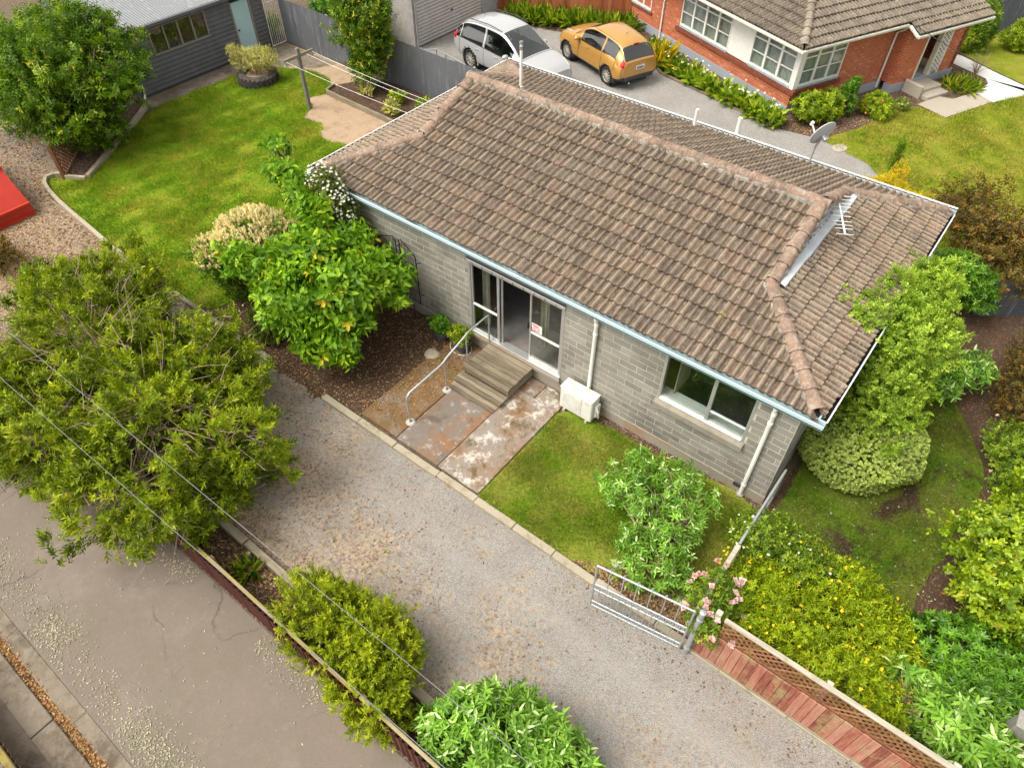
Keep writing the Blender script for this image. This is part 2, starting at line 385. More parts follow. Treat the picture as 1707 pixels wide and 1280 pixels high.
sheet('side_lawn', LAWN_SIDE, .012, M['lawn_side'])
sheet('neighbour_driveway', [(-7.75,8.72),(-7.75,16.3),(-5.5,16.0),(-3.0,16.6),(-1.0,16.8),(.2,16.0),(.95,15.45),(3.5,14.85),(6.0,14.15),(7.4,14.4),(9.2,13.9),(10.6,12.7),(12.3,10.2),(12.3,8.72)], .004, M['asphalt'])
LAWN_NBR = [(7.5,14.38),(9.2,13.85),(10.4,12.7),(11.6,11.2),(13.2,9.9),(30,9.9),(30,22.0),(12.6,22.0)] + [at2(1700,159),at2(1653,172),at2(1578,197),at2(1530,178),at2(1480,190),at2(1430,215)]
sheet('neighbour_lawn', LAWN_NBR, .010, M['lawn_nbr'])
sheet('neighbour_lawn_far', [at2(1600,90),at2(1707,143),(30,23.4),(30,34),(6,34)], .010, M['lawn_nbr'])
sheet('neighbour_soil', [(6,14.15),(7.5,14.4),at2(1430,218),at2(1480,192),at2(1530,178),at2(1528,160),(4,21),(-3,19.5),(-8,17.2),(-7.8,16.3),(-5.5,16.0),(-3,16.6),(-1,16.8),(.2,16),(.95,15.45),(3.5,14.85)], .0, M['mulch'])
sheet('old_path', [at2(1529,175),at2(1576,197),at2(1654,171),at2(1624,155),at2(1588,166),at2(1563,161)], .016, M['path_grey'])
sheet('white_path', [at2(1624,155.5),at2(1654,171.5),at2(1710,160),at2(1760,162),at2(1760,170),at2(1707,144),at2(1594,90),at2(1587,106),at2(1643,132),at2(1647,141)], .016, M['path_white'])
sheet('path_island', [at2(1550,135),at2(1563,161),at2(1588,166),at2(1646,141),at2(1639,130),at2(1588,107),at2(1576,124)], .012, M['mulch'])
sheet('stepping_concrete', smooth_poly([at2(1386,245),at2(1400,241),at2(1412,246),at2(1407,253),at2(1392,254)],3), .02, M['path_grey'])

# concrete edging pieces
edg = tag(bpy.data.objects.new('driveway_edging', None), kind='structure'); COL.objects.link(edg)
x = -.9
while x < 17.2:
    w = random.uniform(.85, 1.25); w = min(w, 17.3-x)
    if .7 < x < 3.2: x = 3.25; continue
    mb = MB(); dy = random.uniform(-.012, .012)
    y0 = -3.36+dy; z1 = .085+random.uniform(-.012,.012)
    mb.box(x+.006, x+w-.006, y0, y0+.15, -.05, z1)
    mb.build('edging_piece', M['kerb'], edg, bevel=.008); x += w
edg2 = tag(bpy.data.objects.new('lawn_edging', None), kind='structure'); COL.objects.link(edg2)
crv = [(-9.75,-2.0),(-10.02,-2.25),(-10.03,-2.5),(-9.75,-2.68),(-9.3,-2.8),(-8.5,-2.92),(-7.6,-3.0),(-6.5,-3.08),(-5.4,-3.17),(-4.2,-3.22),(-2.9,-3.25),(-1.9,-3.27),(-.95,-3.28)]
for a, b in zip(crv[:-1], crv[1:]):
    mb = MB(); mb.bar((*a, .05), (*b, .05), .11, .13); mb.build('edging_piece', M['kerb'], edg2, bevel=.008)
edg3 = tag(bpy.data.objects.new('neighbour_drive_edging', None), kind='structure'); COL.objects.link(edg3)
crv = [(.15,16.1),(.95,15.42),(2.2,15.1),(3.5,14.82),(4.8,14.45),(6.0,14.12)]
for a, b in zip(crv[:-1], crv[1:]):
    mb = MB(); mb.bar((*a, .03), (*b, .03), .09, .1); mb.build('edging_piece', M['gutter_conc'], edg3, bevel=.006)
# raised lips of the leaf-filled channel
edg4 = tag(bpy.data.objects.new('channel_lip', None), kind='structure'); COL.objects.link(edg4)
x = -2
while x < 12:
    w = random.uniform(1.2, 2.2)
    mb = MB(); mb.box(x+.01, x+w-.01, -10.72, -10.37+random.uniform(-.02,.02), -.05, .035); mb.build('lip_slab', M['gutter_conc'], edg4, bevel=.012)
    mb = MB(); mb.box(x+.3, x+w+.28, -10.22+random.uniform(-.02,.02), -9.98, -.05, .004); mb.build('lip_slab', M['gutter_conc'], edg4, bevel=.008)
    x += w

# patio slabs
pat = tag(bpy.data.objects.new('patio', None), kind='structure'); COL.objects.link(pat)
for (nm, x0, x1, y0, y1, mk, z1) in (('slab',4.24,5.285,-3.12,-.9,'slabA',.062),('slab',5.30,6.44,-3.13,-.12,'slabB',.058),('slab',6.455,7.51,-3.14,-.5,'slabC',.066),('slab',6.9,7.51,-.485,-.02,'slabC',.05),('slab',6.455,6.885,-.485,-.02,'slabB',.044),('slab',4.3,5.285,-.885,-.05,'slabA',.05)):
    mb = MB(); mb.box(x0, x1, y0, y1, -.06, z1); mb.build(nm, M[mk], pat, bevel=.012)
# ------------------------------------------------------------------ building materials
def tile_mat(name, stops, lichen=(.46,.43,.36), lam=.62, worn_hilite=.66, hilite_col=(.37,.29,.21)):
    t = NT(name); r = t.rnd(); n = t.noise(5, 7, .65)
    c = t.ramp(t.math('ADD', t.math('MULTIPLY', r, .42), t.math('MULTIPLY', n, .56)), stops)
    c = t.mix(t.math('MULTIPLY', t.ramp(t.math('MULTIPLY', t.attr('top'), t.math('ADD', t.noise(9, 5), .5)), [(.25, 0), (.85, 1)]), worn_hilite), c, hilite_col)  # roll crests lightened: some wear, plus painted highlights that deepen roll-to-pan contrast
    s = t.noise(6, 5, .6, t.mapped((5, 1.2, 1.2)))
    c = t.mix(t.math('MULTIPLY', t.ramp(s, [(.5, 0), (.68, 1)]), .45), c, (.40,.345,.28))
    c = t.mix(t.math('MULTIPLY', t.ramp(t.noise(11, 8, .7), [(lam-.02, 0), (lam+.08, 1)]), .6), c, lichen)
    c = t.mix(t.math('MULTIPLY', t.ramp(t.noise(2.3, 9, .75, t.mapped((1,1,1),(0,0,1))), [(.48, 0), (.64, 1)]), .6), c, (.075,.06,.048))
    c = t.mix(t.math('MULTIPLY', t.ramp(t.noise(.8, 9, .75, t.mapped((1,1,1),(0,0,2))), [(.56, 0), (.68, 1)]), .45), c, (.20,.18,.14))
    c = t.mix(t.math('MULTIPLY', t.ramp(t.noise(1.4, 6, .6, t.mapped((1,1,1),(0,0,2.6))), [(.71, 0), (.74, 1)]), .6), c, (.42,.33,.09))
    return t.done(c, .85, t.bump(t.noise(70, 5, .7), .35, .006), spec=.25)
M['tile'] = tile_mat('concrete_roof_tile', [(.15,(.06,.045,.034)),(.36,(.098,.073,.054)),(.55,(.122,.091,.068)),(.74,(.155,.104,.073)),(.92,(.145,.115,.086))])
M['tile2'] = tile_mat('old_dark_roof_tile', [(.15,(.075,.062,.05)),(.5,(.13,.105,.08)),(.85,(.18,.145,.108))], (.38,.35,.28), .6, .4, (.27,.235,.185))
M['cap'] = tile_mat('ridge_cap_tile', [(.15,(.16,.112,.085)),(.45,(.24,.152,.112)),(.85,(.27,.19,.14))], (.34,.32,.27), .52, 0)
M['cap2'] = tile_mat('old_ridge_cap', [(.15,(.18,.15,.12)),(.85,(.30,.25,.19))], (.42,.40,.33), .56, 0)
M['bedding'] = concrete_mat('cracked_mortar_bedding', (.36,.34,.30), (.20,.185,.16), [(6,.5,.58,(.10,.09,.075),.8,.4),(9,.58,.64,(.62,.6,.55),.8,.7)], bumps=.8)
M['underlay'] = simple('roof_underlay', (.03,.028,.026), .95)
t = NT('concrete_block'); n1 = t.noise(2.2, 7, .65); n2 = t.noise(.9, 6, .62, dist=.4)
c = t.ramp(t.math('ADD', t.math('MULTIPLY', t.rnd(), .35), t.math('MULTIPLY', n1, .65)), [(.25,(.205,.196,.168)),(.5,(.265,.256,.222)),(.8,(.33,.318,.276))])
c = t.mix(t.math('MULTIPLY', t.ramp(n2, [(.54, 0), (.70, 1)]), .62), c, (.10,.095,.08))
M['block'] = t.done(c, .95, t.bump(t.noise(60, 6, .75), .7, .01), spec=.15)
M['mortar'] = concrete_mat('pale_mortar', (.56,.535,.46), (.44,.415,.355), [(1.2,.5,.66,(.26,.245,.21),.7,.6)])
M['plinth'] = concrete_mat('plinth_render', (.35,.32,.27), (.27,.245,.2), [(1.6,.48,.6,(.30,.17,.09),.75,.4),(3,.58,.68,(.14,.12,.09),.7,1.3)])
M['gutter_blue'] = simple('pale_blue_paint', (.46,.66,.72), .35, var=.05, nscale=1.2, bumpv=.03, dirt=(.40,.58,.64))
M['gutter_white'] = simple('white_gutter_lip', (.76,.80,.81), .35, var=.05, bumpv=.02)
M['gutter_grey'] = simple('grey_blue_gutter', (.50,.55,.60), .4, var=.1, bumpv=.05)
M['gutter_shade'] = simple('gutter_inside', (.035,.032,.028), .9)  # near-black paint stands in for the tiles' shadow inside the gutter
M['sill_grey'] = concrete_mat('grey_concrete_sill', (.29,.265,.215), (.22,.20,.16), [(3,.52,.66,(.13,.115,.09),.7,.4)])
M['white'] = simple('white_paint', (.78,.77,.73), .45, var=.06, bumpv=.04)
M['whitepipe'] = simple('white_pvc', (.80,.79,.75), .35, var=.05, bumpv=.0)
M['alu'] = simple('anodised_aluminium', (.52,.525,.52), .38, .55, .06, 8, .03)
M['alu_dark'] = simple('dull_aluminium', (.30,.30,.30), .45, .4, .1)
M['head'] = simple('dark_head_flashing', (.085,.08,.08), .7)
M['galv'] = simple('galvanised_steel', (.50,.53,.55), .42, .55, .12, 14, .08, 90)
M['flash'] = simple('lead_flashing', (.62,.66,.70), .45, .25, .10, 4, .2, 12, dirt=(.48,.51,.55))
M['floor_in'] = simple('interior_carpet', (.20,.18,.172), .95)
M['wall_in'] = simple('interior_wall', (.36,.335,.31), .9)
M['curtain'] = simple('cream_curtain', (.52,.48,.38), .9, var=.15, nscale=9)
M['curtain_w'] = simple('white_net_curtain', (.62,.61,.58), .9, var=.12, nscale=20)
M['rubber'] = simple('black_rubber', (.02,.02,.021), .8)
M['black'] = simple('black_paint', (.018,.018,.02), .5)
M['vent'] = simple('vent_grille', (.10,.085,.10), .7)
def glass_mat(name, tint=(.82,.86,.85), refl=1.0, f0=.045):
    t = NT(name); lw_ = t.n('LayerWeight'); lw_.inputs[0].default_value = .5; fz = t.math('ADD', t.math('MULTIPLY', t.math('POWER', lw_.outputs['Facing'], 3.5), .6), f0)
    tr = t.n('BsdfTransparent'); tr.inputs[0].default_value = (*tint, 1)
    gl = t.n('BsdfGlossy'); gl.inputs['Roughness'].default_value = .02; gl.inputs[0].default_value = (refl,refl,refl,1)
    mx = t.n('MixShader'); t.t.links.new(fz, mx.inputs[0]); t.t.links.new(tr.outputs[0], mx.inputs[1]); t.t.links.new(gl.outputs[0], mx.inputs[2])
    t.t.links.new(mx.outputs[0], t.out.inputs['Surface']); return t.m
M['glass'] = glass_mat('window_glass')
M['carglass'] = glass_mat('tinted_car_glass', (.42,.46,.45), f0=.13)

# ------------------------------------------------------------------ roof tiling kit
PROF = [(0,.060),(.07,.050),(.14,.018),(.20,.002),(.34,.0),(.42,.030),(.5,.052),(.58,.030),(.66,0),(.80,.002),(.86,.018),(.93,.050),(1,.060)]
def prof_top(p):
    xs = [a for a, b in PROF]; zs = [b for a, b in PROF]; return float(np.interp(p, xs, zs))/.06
def tile_geom(wt, ln, tilt=.068, th=.058):
    v, f = [], []
    n = len(PROF)
    for (p, z) in PROF: v.append((p*wt, -.01, z+tilt))
    for (p, z) in PROF: v.append((p*wt, ln, z))
    for (p, z) in PROF: v.append((p*wt, -.01, z+tilt-th))
    for i in range(n-1):
        f.append((i, i+1, n+i+1, n+i)); f.append((2*n+i, 2*n+i+1, i+1, i))
    f.append((0, n, 2*n)); f.append((n-1, 3*n-1, 2*n-1))
    return v, f
def lay_tiles(root, slopes, wt, gauge, n_ind, mat, name='roof_tile'):
    """slopes: (origin, U, V, lenU, lenV, clip(u,v)-> list of ((pu,pv),(nu,nv)) half planes kept where n.(p-q)>=0)"""
    tv, tf = tile_geom(wt, gauge+.03); variants = []
    for k in range(10):
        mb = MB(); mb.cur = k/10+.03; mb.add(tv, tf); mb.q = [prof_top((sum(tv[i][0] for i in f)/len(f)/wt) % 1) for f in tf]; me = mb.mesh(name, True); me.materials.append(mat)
        try: me.set_sharp_from_angle(angle=R_(50))
        except Exception: pass
        variants.append(me)
    items = []
    rm = Matrix.Translation(root.location) @ Matrix.Rotation(root.rotation_euler.z, 4, 'Z')
    for (O, U, V, lu, lv, clip) in slopes:
        U, V = Vector(U).normalized(), Vector(V).normalized(); N = U.cross(V)
        Ms = Matrix((U, V, N)).transposed().to_4x4(); Ms.translation = Vector(O)
        nv = int(math.ceil(lv/gauge)); nu = int(math.ceil(lu/wt))+1
        for j in range(nv):
            for i in range(nu):
                u0, v0 = i*wt, j*gauge
                planes = clip(u0+wt/2, v0+gauge/2)
                cs = [(u0,v0-.01),(u0+wt,v0-.01),(u0,v0+gauge),(u0+wt,v0+gauge)]
                st = 1
                for (q, nn) in planes:
                    d = [(c[0]-q[0])*nn[0]+(c[1]-q[1])*nn[1] for c in cs]
                    if max(d) <= .01: st = 0; break
                    if min(d) < -.002: st = 2
                if not st: continue
                P = rm @ (Ms @ Vector((u0+wt/2, v0+gauge/2, 0)))
                vis = (Vector(CAMP)-P); fac = max(.05, vis.normalized().dot(rm.to_3x3() @ N))
                items.append((vis.length/fac**.5, Ms, u0, v0, st, planes))
    items.sort(key=lambda t: t[0])
    rest = MB(); rest.q = []
    for idx, (d, Ms, u0, v0, st, planes) in enumerate(items):
        slip = random.random() < .035
        jig = Matrix.Rotation(random.uniform(-.010,.010)*(2.5 if slip else 1), 4, 'Z') @ Matrix.Translation((random.uniform(-.003,.003), random.uniform(-.009,.007)-(.022 if slip else 0), random.uniform(0,.007)))
        T = Ms @ Matrix.Translation((u0, v0, 0)) @ jig
        if st == 1: me = None; vs_, fs_ = tv, tf
        else:
            bm = bmesh.new(); bv = [bm.verts.new(p) for p in tv]
            for f in tf:
                try: bm.faces.new([bv[i] for i in f])
                except Exception: pass
            for (q, nn) in planes:
                bmesh.ops.bisect_plane(bm, geom=bm.verts[:]+bm.edges[:]+bm.faces[:], plane_co=(q[0]-u0, q[1]-v0, 0), plane_no=(nn[0], nn[1], 0), clear_inner=True)
            bm.verts.index_update(); vs_ = [tuple(v.co) for v in bm.verts]; fs_ = [tuple(v.index for v in f.verts) for f in bm.faces]
            bm.free()
            if not fs_: continue
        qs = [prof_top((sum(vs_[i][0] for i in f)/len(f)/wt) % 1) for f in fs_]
        if idx < n_ind:
            if st == 1: me = random.choice(variants)
            else:
                mb = MB(); mb.cur = random.random(); mb.add(vs_, fs_); mb.q = qs; me = mb.mesh(name); me.materials.append(mat)
            o = bpy.data.objects.new(name, me); COL.objects.link(o); o.parent = root; o.matrix_basis = T
        else:
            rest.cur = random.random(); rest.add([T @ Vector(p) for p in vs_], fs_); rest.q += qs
    if rest.v: rest.build(name+'_field', mat, root, kind='stuff')

def lay_caps(root, a, b, mat, ln=.42, r=.142, name='ridge_cap', flat=.78, endcap=True):
    a, b = Vector(a), Vector(b); d = (b-a); L = d.length; d.normalize(); n = max(1, round(L/(ln-.04))); st = L/n
    r_ = d.cross(Vector((0,0,1))).normalized(); u = r_.cross(d)
    for k in range(n):
        mb = MB(); mb.cur = random.random(); P0 = a+d*(st*k-.03); P1 = a+d*(st*(k+1)+.03)
        ang = [R_(x) for x in (-105,-75,-45,-15,15,45,75,105)]
        dz = random.uniform(-.006,.006)
        ro = [(P0, r*1.04, 0), (P0+d*.05, r*1.03, 0), (P0+d*.058, r*.95, 0), (P1, r*.80, 0)]
        vs_ = [p + r_*(math.sin(x)*rr) + u*((math.cos(x)*rr)*flat+dz) for (p, rr, _) in ro for x in ang]
        vs_ += [P0+d*.012 + r_*(math.sin(x)*(r-.022)) + u*((math.cos(x)*(r-.022))*flat+dz) for x in ang]
        m_ = len(ang); fs = []
        for q in range(3):
            for i in range(m_-1): fs.append((q*m_+i+1, q*m_+i, (q+1)*m_+i, (q+1)*m_+i+1))
        for i in range(m_-1): fs.append((i, i+1, 4*m_+i+1, 4*m_+i))
        mb.add(vs_, fs); o = mb.build(name, mat, root, smooth=True)
def lay_bedding(root, a, b, mat, w=.135, drop=.03):
    a, b = Vector(a), Vector(b); d = (b-a); L = d.length; d.normalize(); r_ = d.cross(Vector((0,0,1))).normalized(); u = r_.cross(d)
    mb = MB(); n = int(L/.06)
    for s in (-1, 1):
        vs_ = []
        for k in range(n+1):
            p = a+d*(L*k/n); j = random.uniform(-.025,.02)
            vs_ += [p + r_*(s*(w-.05)) + u*.05, p + r_*(s*(w+j)) + u*(-.005), p + r_*(s*(w+j+.012)) - u*(drop+.03)]
        fs = []
        for k in range(n):
            for q in range(2):
                f = (k*3+q, k*3+q+1, (k+1)*3+q+1, (k+1)*3+q); fs.append(f if s > 0 else f[::-1])
        mb.add(vs_, fs)
    mb.build('mortar_bedding', mat, root)

# ------------------------------------------------------------------ main house
HL, HW, HE, HR, HK = 12.18, 7.40, 2.80, 1.37, 1.84
TP = HR/(HW/2); CP = 1/math.sqrt(1+TP*TP); SP = TP*CP
house = thing('block_house', 'single storey grey concrete block house with brown tiled roof', 'house')
XW0, XW1, YW0, YW1 = .24, 11.94, .06, HW-.06
DOOR = (4.65, 7.17, .40, 2.46); WIN = (9.41, 11.21, 1.36, 2.56)
# mortar wall with openings, blocks stand proud of it
mb = MB(); ya, yb = YW0+.005, YW0+.16
for (x0, x1, z0, z1) in ((XW0,DOOR[0],.2,2.76),(DOOR[0],DOOR[1],.2,DOOR[2]),(DOOR[0],DOOR[1],DOOR[3],2.76),(DOOR[1],WIN[0],.2,2.76),(WIN[0],WIN[1],.2,WIN[2]),(WIN[0],WIN[1],WIN[3],2.76),(WIN[1],XW1,.2,2.76)):
    mb.box(x0, x1, ya, yb, z0, z1)
mb.box(XW1-.15, XW1-.012, yb, YW1-.16, .2, 2.76); mb.box(XW0+.012, XW0+.15, yb, YW1-.16, .2, 2.76); mb.box(XW0, XW1, YW1-.16, YW1, .2, 2.76)
mb.build('wall', M['mortar'], house)
BW, BH, G_ = .395, .160, .011
blocks = []
def course(x0, x1, z, k):
    out = []; off = (BW/2 if k % 2 else 0); s = math.floor((x0-off)/BW)*BW+off
    while s < x1:
        a, b = max(s, x0), min(s+BW, x1)
        if b-a > .05: out.append((a, b))
        s += BW
    return out
k = 0; z = .255
while z+BH < 2.78:
    zz1 = z+BH-G_
    iv = [(XW0, XW1)]
    for (ox0, ox1, oz0, oz1) in (DOOR, (WIN[0],WIN[1],WIN[2]-.2,WIN[3])):
        if zz1 > oz0+.02 and z < oz1-.02:
            iv = [p for (a, b) in iv for p in ((a, min(b, ox0)), (max(a, ox1), b)) if p[1]-p[0] > .02]
    for (a, b) in iv:
        for (p, q) in course(a, b, z, k): blocks.append((p, q, z, zz1))
    z += BH; k += 1
blocks.sort(key=lambda b: (Vector(CAMP)-Vector((b[0], .06, b[2]))).length)
full = []
for kk in range(6):
    mb_ = MB(); mb_.cur = kk/6; mb_.box(0, BW-G_, 0, .05, 0, BH-G_); me = mb_.mesh('block')
    bm = bmesh.new(); bm.from_mesh(me); bmesh.ops.bevel(bm, geom=bm.edges[:], offset=.005, segments=1, affect='EDGES'); bm.to_mesh(me); bm.free()
    me.materials.append(M['block']); full.append(me)
rest = MB()
for i, (p, q, z0, z1) in enumerate(blocks):
    yj = YW0+random.uniform(-.002,.002)
    if i < 300:
        if abs(q-p-BW) < 1e-3: link('block', random.choice(full), None, house, (p, yj, z0))
        else:
            mb = MB(); mb.box(0, q-p-G_, 0, .05, 0, z1-z0); mb.build('block', M['block'], house, bevel=.005, loc=(p, yj, z0))
    else: rest.box(p, q-G_, yj, yj+.03, z0, z1)
k = 0; z = .255
while z+BH < 2.78:
    for (p, q) in course(YW0+.0, YW1, z, k+1): rest.box(XW1-.03, XW1+random.uniform(-.002,.002), p+(.052 if p < .1 else 0), q-G_, z, z+BH-G_)
    z += BH; k += 1
rest.build('block_field', M['block'], house, kind='stuff')
mb = MB(); mb.box(XW0-.015, XW1+.015, YW0-.018, YW0+.2, -.1, .245); mb.box(XW1-.2, XW1+.016, YW0+.2, YW1, -.1, .245); mb.box(XW0-.016, XW0+.2, YW0+.2, YW1, -.1, .245); mb.build('plinth', M['plinth'], house)
for (vx, vz) in ((3.75,.30),(5.02,.30),(7.3,.30),(11.32,.2)):
    mb = MB(); mb.box(vx, vx+.2, YW0-.026, YW0+.01, vz-.06, vz+.05)
    v_ = mb.build('vent', M['vent'], house); mb = MB()
    for q in range(4): mb.box(vx+.015+.048*q, vx+.04+.048*q, YW0-.031, YW0-.027, vz-.045, vz+.035)
    mb.build('vent_slot', M['black'], v_)
# interior
mb = MB(); mb.box(XW0+.15, XW1-.15, yb, YW1-.16, .30, .40); mb.build('interior_floor', M['floor_in'], house)
mb = MB(); mb.box(XW0+.15, XW1-.15, 3.6, 3.7, .4, 2.6); mb.box(8.2, 8.3, yb, 3.6, .4, 2.6); mb.box(XW0+.15, XW1-.15, yb, YW1-.16, 2.6, 2.64); mb.build('interior_wall', M['wall_in'], house)
def curtain(x0, x1, y, z0, z1, mat, par, name='curtain', n=14, amp=.03):
    mb = MB(); vs_ = []; fs = []
    for i in range(n*2+1):
        xx = x0+(x1-x0)*i/(2*n); yy = y+amp*math.sin(i*1.7)
        vs_ += [(xx, yy, z0), (xx, yy, z1)]
    for i in range(n*2): fs.append((2*i, 2*i+2, 2*i+3, 2*i+1))
    mb.add(vs_, fs); return mb.build(name, mat, par, smooth=True)
curtain(4.78, 5.02, .36, .46, 2.36, M['curtain'], house, n=5); curtain(6.38, 6.62, .36, .75, 2.36, M['curtain'], house, n=5); curtain(6.95, 7.08, .36, .46, 2.36, M['curtain'], house, n=3)
mb = MB(); mb.box(9.62, 9.64, .3, .95, 1.3, 2.5); mb.build('curtain', M['curtain'], house)
# sliding door
dr = bpy.data.objects.new('sliding_door', None); COL.objects.link(dr); dr.parent = house
x0, x1, z0, z1 = DOOR; yd = YW0-.005
def frame_bar(name, par, a, b, y0, y1, c, d, mat): 
    mb = MB(); mb.box(a, b, y0, y1, c, d); return mb.build(name, mat, par, bevel=.004)
frame_bar('jamb', dr, x0, x0+.055, yd, yd+.12, z0, z1-.10, M['alu']); frame_bar('jamb', dr, x1-.055, x1, yd, yd+.12, z0, z1-.10, M['alu'])
frame_bar('door_head', dr, x0-.01, x1+.01, yd-.03, yd+.12, z1-.10, z1-.02, M['alu'])
mb = MB()
for q in range(9): mb.box(x0+.15+q*.27, x0+.165+q*.27, yd-.034, yd-.029, z1-.09, z1-.03)
mb.build('head_slot', M['black'], dr, kind='stuff')
frame_bar('head_flashing', house, x0-.02, x1+.02, yd-.012, yd+.1, z1-.02, z1+.28, M['head'])
frame_bar('door_track', dr, x0, x1, yd-.035, yd+.16, z0-.03, z0+.035, M['alu']); frame_bar('door_threshold', dr, x0-.02, x1+.02, yd-.07, yd-.036, z0-.10, z0-.015, M['plinth'])
for (a, b, yo) in ((4.705, 5.48, .02), (6.27, 7.115, .055)):
    p_ = bpy.data.objects.new('door_panel', None); COL.objects.link(p_); p_.parent = dr
    ys0, ys1 = yd+yo, yd+yo+.035
    frame_bar('stile', p_, a, a+.045, ys0, ys1, z0+.036, z1-.101, M['alu']); frame_bar('stile', p_, b-.06, b, ys0, ys1, z0+.036, z1-.101, M['alu'])
    frame_bar('rail', p_, a+.045, b-.06, ys0, ys1, z0+.036, z0+.10, M['alu']); frame_bar('rail', p_, a+.045, b-.06, ys0, ys1, z1-.16, z1-.101, M['alu'])
    frame_bar('rail', p_, a+.045, b-.06, ys0-.008, ys1, 1.21, 1.255, M['white'])
    frame_bar('pane', p_, a+.045, b-.06, ys0+.015, ys0+.02, z0+.10, z1-.16, M['glass'])
frame_bar('stile', dr, 5.49, 5.535, yd+.075, yd+.11, z0+.036, z1-.101, M['alu'])
hd = frame_bar('door_handle', dr, 6.245, 6.262, yd+.02, yd+.075, 1.32, 1.50, M['black'])
sg = frame_bar('window_sign', dr, 6.33, 6.60, yd+.058, yd+.064, 1.30, 1.52, M['white']); sg['label'] = 'white paper sign with red print on the door glass'
M['redprint'] = simple('red_print', (.62,.10,.12), .6, bumpv=0); M['greyprint'] = simple('grey_print', (.22,.22,.25), .6, bumpv=0)
mb = MB()
for (zz, a, b) in ((1.485,.02,.20),(1.465,.02,.17),(1.44,.05,.21),(1.415,.04,.15),(1.325,.10,.22)): mb.box(6.33+a, 6.33+b, yd+.055, yd+.0575, zz, zz+.012)
mb.box(6.335, 6.435, yd+.054, yd+.0575, 1.315, 1.385); mb.build('sign_print', M['redprint'], sg)
mb = MB()
for (zz, a, b) in ((1.40,.17,.20),(1.385,.15,.24),(1.36,.13,.2)): mb.box(6.33+a, 6.33+b, yd+.055, yd+.0575, zz, zz+.01)
mb.build('sign_print', M['greyprint'], sg)
mb = MB(); mb.box(6.345, 6.425, yd+.0515, yd+.0535, 1.345, 1.368); mb.build('sign_sticker', M['white'], sg)
# window
wn_ = bpy.data.objects.new('window', None); COL.objects.link(wn_); wn_.parent = house
x0, x1, z0, z1 = WIN; xm = 10.42
frame_bar('frame', wn_, x0, x0+.05, yd, yd+.12, z0, z1, M['alu']); frame_bar('frame', wn_, x1-.05, x1, yd, yd+.12, z0, z1, M['alu'])
frame_bar('frame', wn_, x0+.05, x1-.05, yd, yd+.12, z1-.05, z1, M['alu']); frame_bar('frame', wn_, x0+.05, x1-.05, yd-.02, yd+.12, z0, z0+.05, M['white'])
frame_bar('mullion', wn_, xm-.035, xm+.035, yd+.005, yd+.1, z0+.05, z1-.05, M['alu']); frame_bar('rail', wn_, xm+.035, x1-.05, yd+.02, yd+.06, 1.655, 1.69, M['white'])
frame_bar('pane', wn_, x0+.05, xm-.035, yd+.05, yd+.055, z0+.05, z1-.05, M['glass']); frame_bar('pane', wn_, xm+.035, x1-.05, yd+.035, yd+.04, z0+.05, z1-.05, M['glass'])
frame_bar('inner_ledge', wn_, x0, x1, yd+.13, yd+.34, z0-.03, z0+.03, M['white'])
mb = MB(); mb.add([(x0-.03,YW0-.09,1.155),(x1+.03,YW0-.09,1.155),(x1+.03,YW0+.02,1.155),(x0-.03,YW0+.02,1.155),(x0-.03,YW0-.09,1.29),(x1+.03,YW0-.09,1.29),(x1+.03,YW0+.02,1.355),(x0-.03,YW0+.02,1.355)], [(0,3,2,1),(4,5,6,7),(0,1,5,4),(1,2,6,5),(2,3,7,6),(3,0,4,7)])
mb.build('window_sill', M['sill_grey'], wn_, bevel=.006)
# gutters, fascia
def gutter(p, q, out, mface, mlip, name='gutter', face2=None, ext=0):
    """box gutter from p to q; out = horizontal unit vector away from the wall"""
    p, q, o = Vector(p), Vector(q), Vector(out); d = (q-p).normalized(); p -= d*ext; q += d*ext
    pr = [(0.02,-.02),(0.02,-.13),(.105,-.13),(.115,-.075),(.130,-.07),(.130,-.008),(.145,0),(.145,.012),(.122,.012),(.118,-.015),(.112,-.115),(.03,-.115)]
    n_ = len(pr); vs_ = [e + o*a + Vector((0,0,1))*b for e in (p, q) for (a, b) in pr]
    fl = [(i, i+1, n_+i+1, n_+i) for i in range(n_-1)]
    flip = d.cross(o).z > 0
    def grp(idx, nm, mt, par):
        g = MB(); g.add(vs_, [fl[i] if flip else fl[i][::-1] for i in idx]); return g.build(nm, mt, par)
    g0 = grp([0,1,2,3,4], name, mface, house); grp([5,6,7,8], 'gutter_lip', mlip, g0); grp([9,10], 'gutter_inside', M['gutter_shade'], g0)
    mb = MB(); ends = [tuple(range(n_))] ; mb.add(vs_[:n_], ends); mb.add(vs_[n_:], ends); mb.build('stop_end', mface, g0)
    mb = MB(); mb.bar(p + o*.005 - Vector((0,0,.09)), q + o*.005 - Vector((0,0,.09)), .028, .20); mb.build('fascia', mface, g0)
gz = HE
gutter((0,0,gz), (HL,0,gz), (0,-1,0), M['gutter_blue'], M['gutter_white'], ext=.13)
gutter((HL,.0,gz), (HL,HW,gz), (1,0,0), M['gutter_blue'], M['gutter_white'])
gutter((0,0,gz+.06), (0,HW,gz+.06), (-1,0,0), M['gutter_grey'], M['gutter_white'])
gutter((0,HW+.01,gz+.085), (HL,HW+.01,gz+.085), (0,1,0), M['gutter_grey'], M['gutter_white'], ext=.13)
mb = MB(); mb.box(0.0, HL, .005, .1, 2.745, 2.765); mb.box(XW1-.02, HL, .1, HW, 2.745, 2.765); mb.box(0, XW0+.02, .1, HW, 2.745, 2.765); mb.build('soffit', M['gutter_white'], house)
